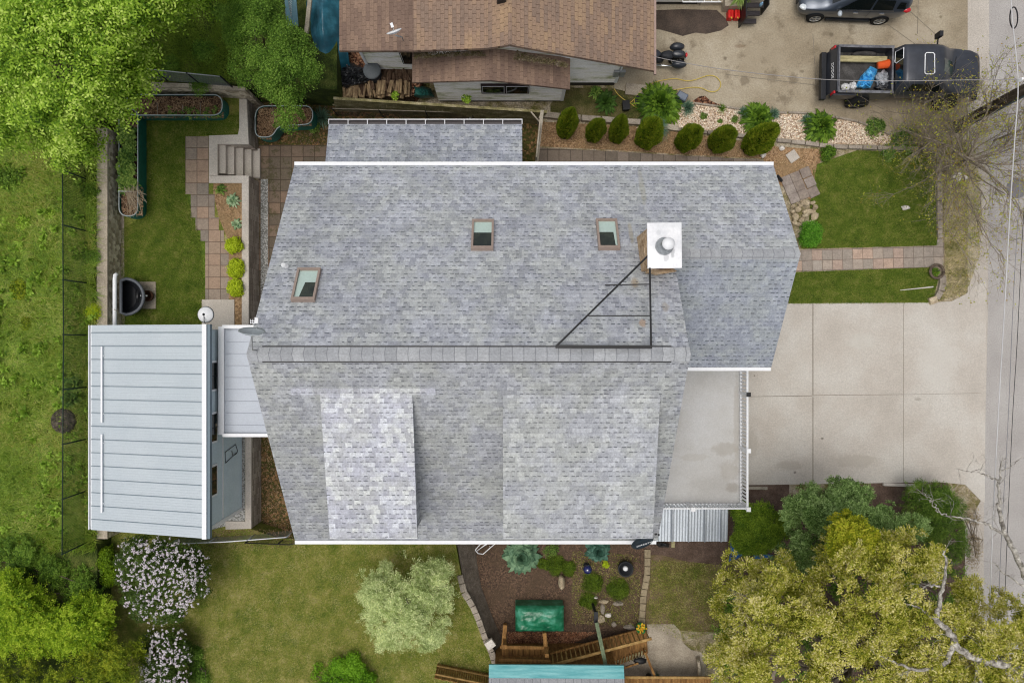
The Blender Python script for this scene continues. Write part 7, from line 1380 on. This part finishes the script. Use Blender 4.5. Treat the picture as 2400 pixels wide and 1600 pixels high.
V1, F1 = litter(rng, [(1190,1480),(1400,1480),(1290,1530),(1190,1520)], 0, 4200, .08); stuff('oak_leaf_litter', V1, F1, leafmat('red_brown_leaves', ('#3c241a', '#66402c', '#8f6448', '#b58a6a'), .1, 2, world=True))
V1, F1 = litter(rng, [(1265,290),(1700,330),(1900,350),(1910,400),(1790,375),(1265,345)], .008, 5000, .04); stuff('tan_mulch_chips', V1, F1, leafmat('tan_chips', ('#8a6c4c', '#a88a66', '#c4a884', '#6e5640'), .05, 2, world=True))
V1, F1 = litter(rng, [(300,228),(525,228),(525,278),(300,278)], Z1+.5, 2600, .06); V2, F2 = litter(rng, [(288,440),(336,440),(336,505),(288,505)], Z1+.5, 900, .06); V3, F3 = litter(rng, [(606,255),(730,255),(730,295),(645,300),(636,328),(606,325)], .8, 2400, .07)
stuff('bed_litter', np.concatenate([V1,V2,V3]), np.concatenate([F1, F2+len(V1), F3+len(V1)+len(V2)]), m_lit)
V1, F1 = litter(rng, [(606,335),(610,235),(770,235),(770,340)], 0, 1800, .06); V2, F2 = litter(rng, [(800,262),(1240,280),(1240,300),(800,292)], .01, 1200, .06); stuff('fence_litter', np.concatenate([V1,V2]), np.concatenate([F1, F2+len(V1)]), m_lit2)
vv, ff = [], []
for k in range(2600):
    u, v = rng.uniform(1490, 2080), rng.uniform(248, 340)
    if not inside([(1495,300),(1560,252),(1600,240),(1700,252),(1790,268),(1900,270),(2000,287),(2085,322),(2080,338),(1945,336),(1830,323),(1700,310),(1560,306)], np.array([u]), np.array([v]))[0]: continue
    c = P(u, v, .01); s_ = rng.uniform(.015, .035); b = len(vv); a_ = rng.uniform(0, 6.28)
    for i in range(5): vv.append((c[0]+math.cos(a_+i*1.257)*s_, c[1]+math.sin(a_+i*1.257)*s_*.7, c[2]+.004+rng.random()*.01))
    vv.append((c[0], c[1], c[2]+s_*.7)); ff += [(b+i, b+(i+1)%5, b+5) for i in range(5)]
stuff('loose_pebbles', np.array(vv), ff, leafmat('pebble', ('#b89c80', '#dcc4a8', '#f0e2d0', '#a88c74'), 0, 2, world=True))
for i, (u, v, r_) in enumerate(((420,40,.5),(480,120,.55),(400,150,.4),(520,30,.45))): bush('weed', ('shaded leafy weed patch beside the maple crown','shaded leafy weed patch between maple and round tree','shaded weed patch just above the chain link fence','shaded leafy weed patch at the top edge')[i], (u,v), Z2, r_, 1500, .07, .04, m_round, 170+i, 'weed', r_*.3)
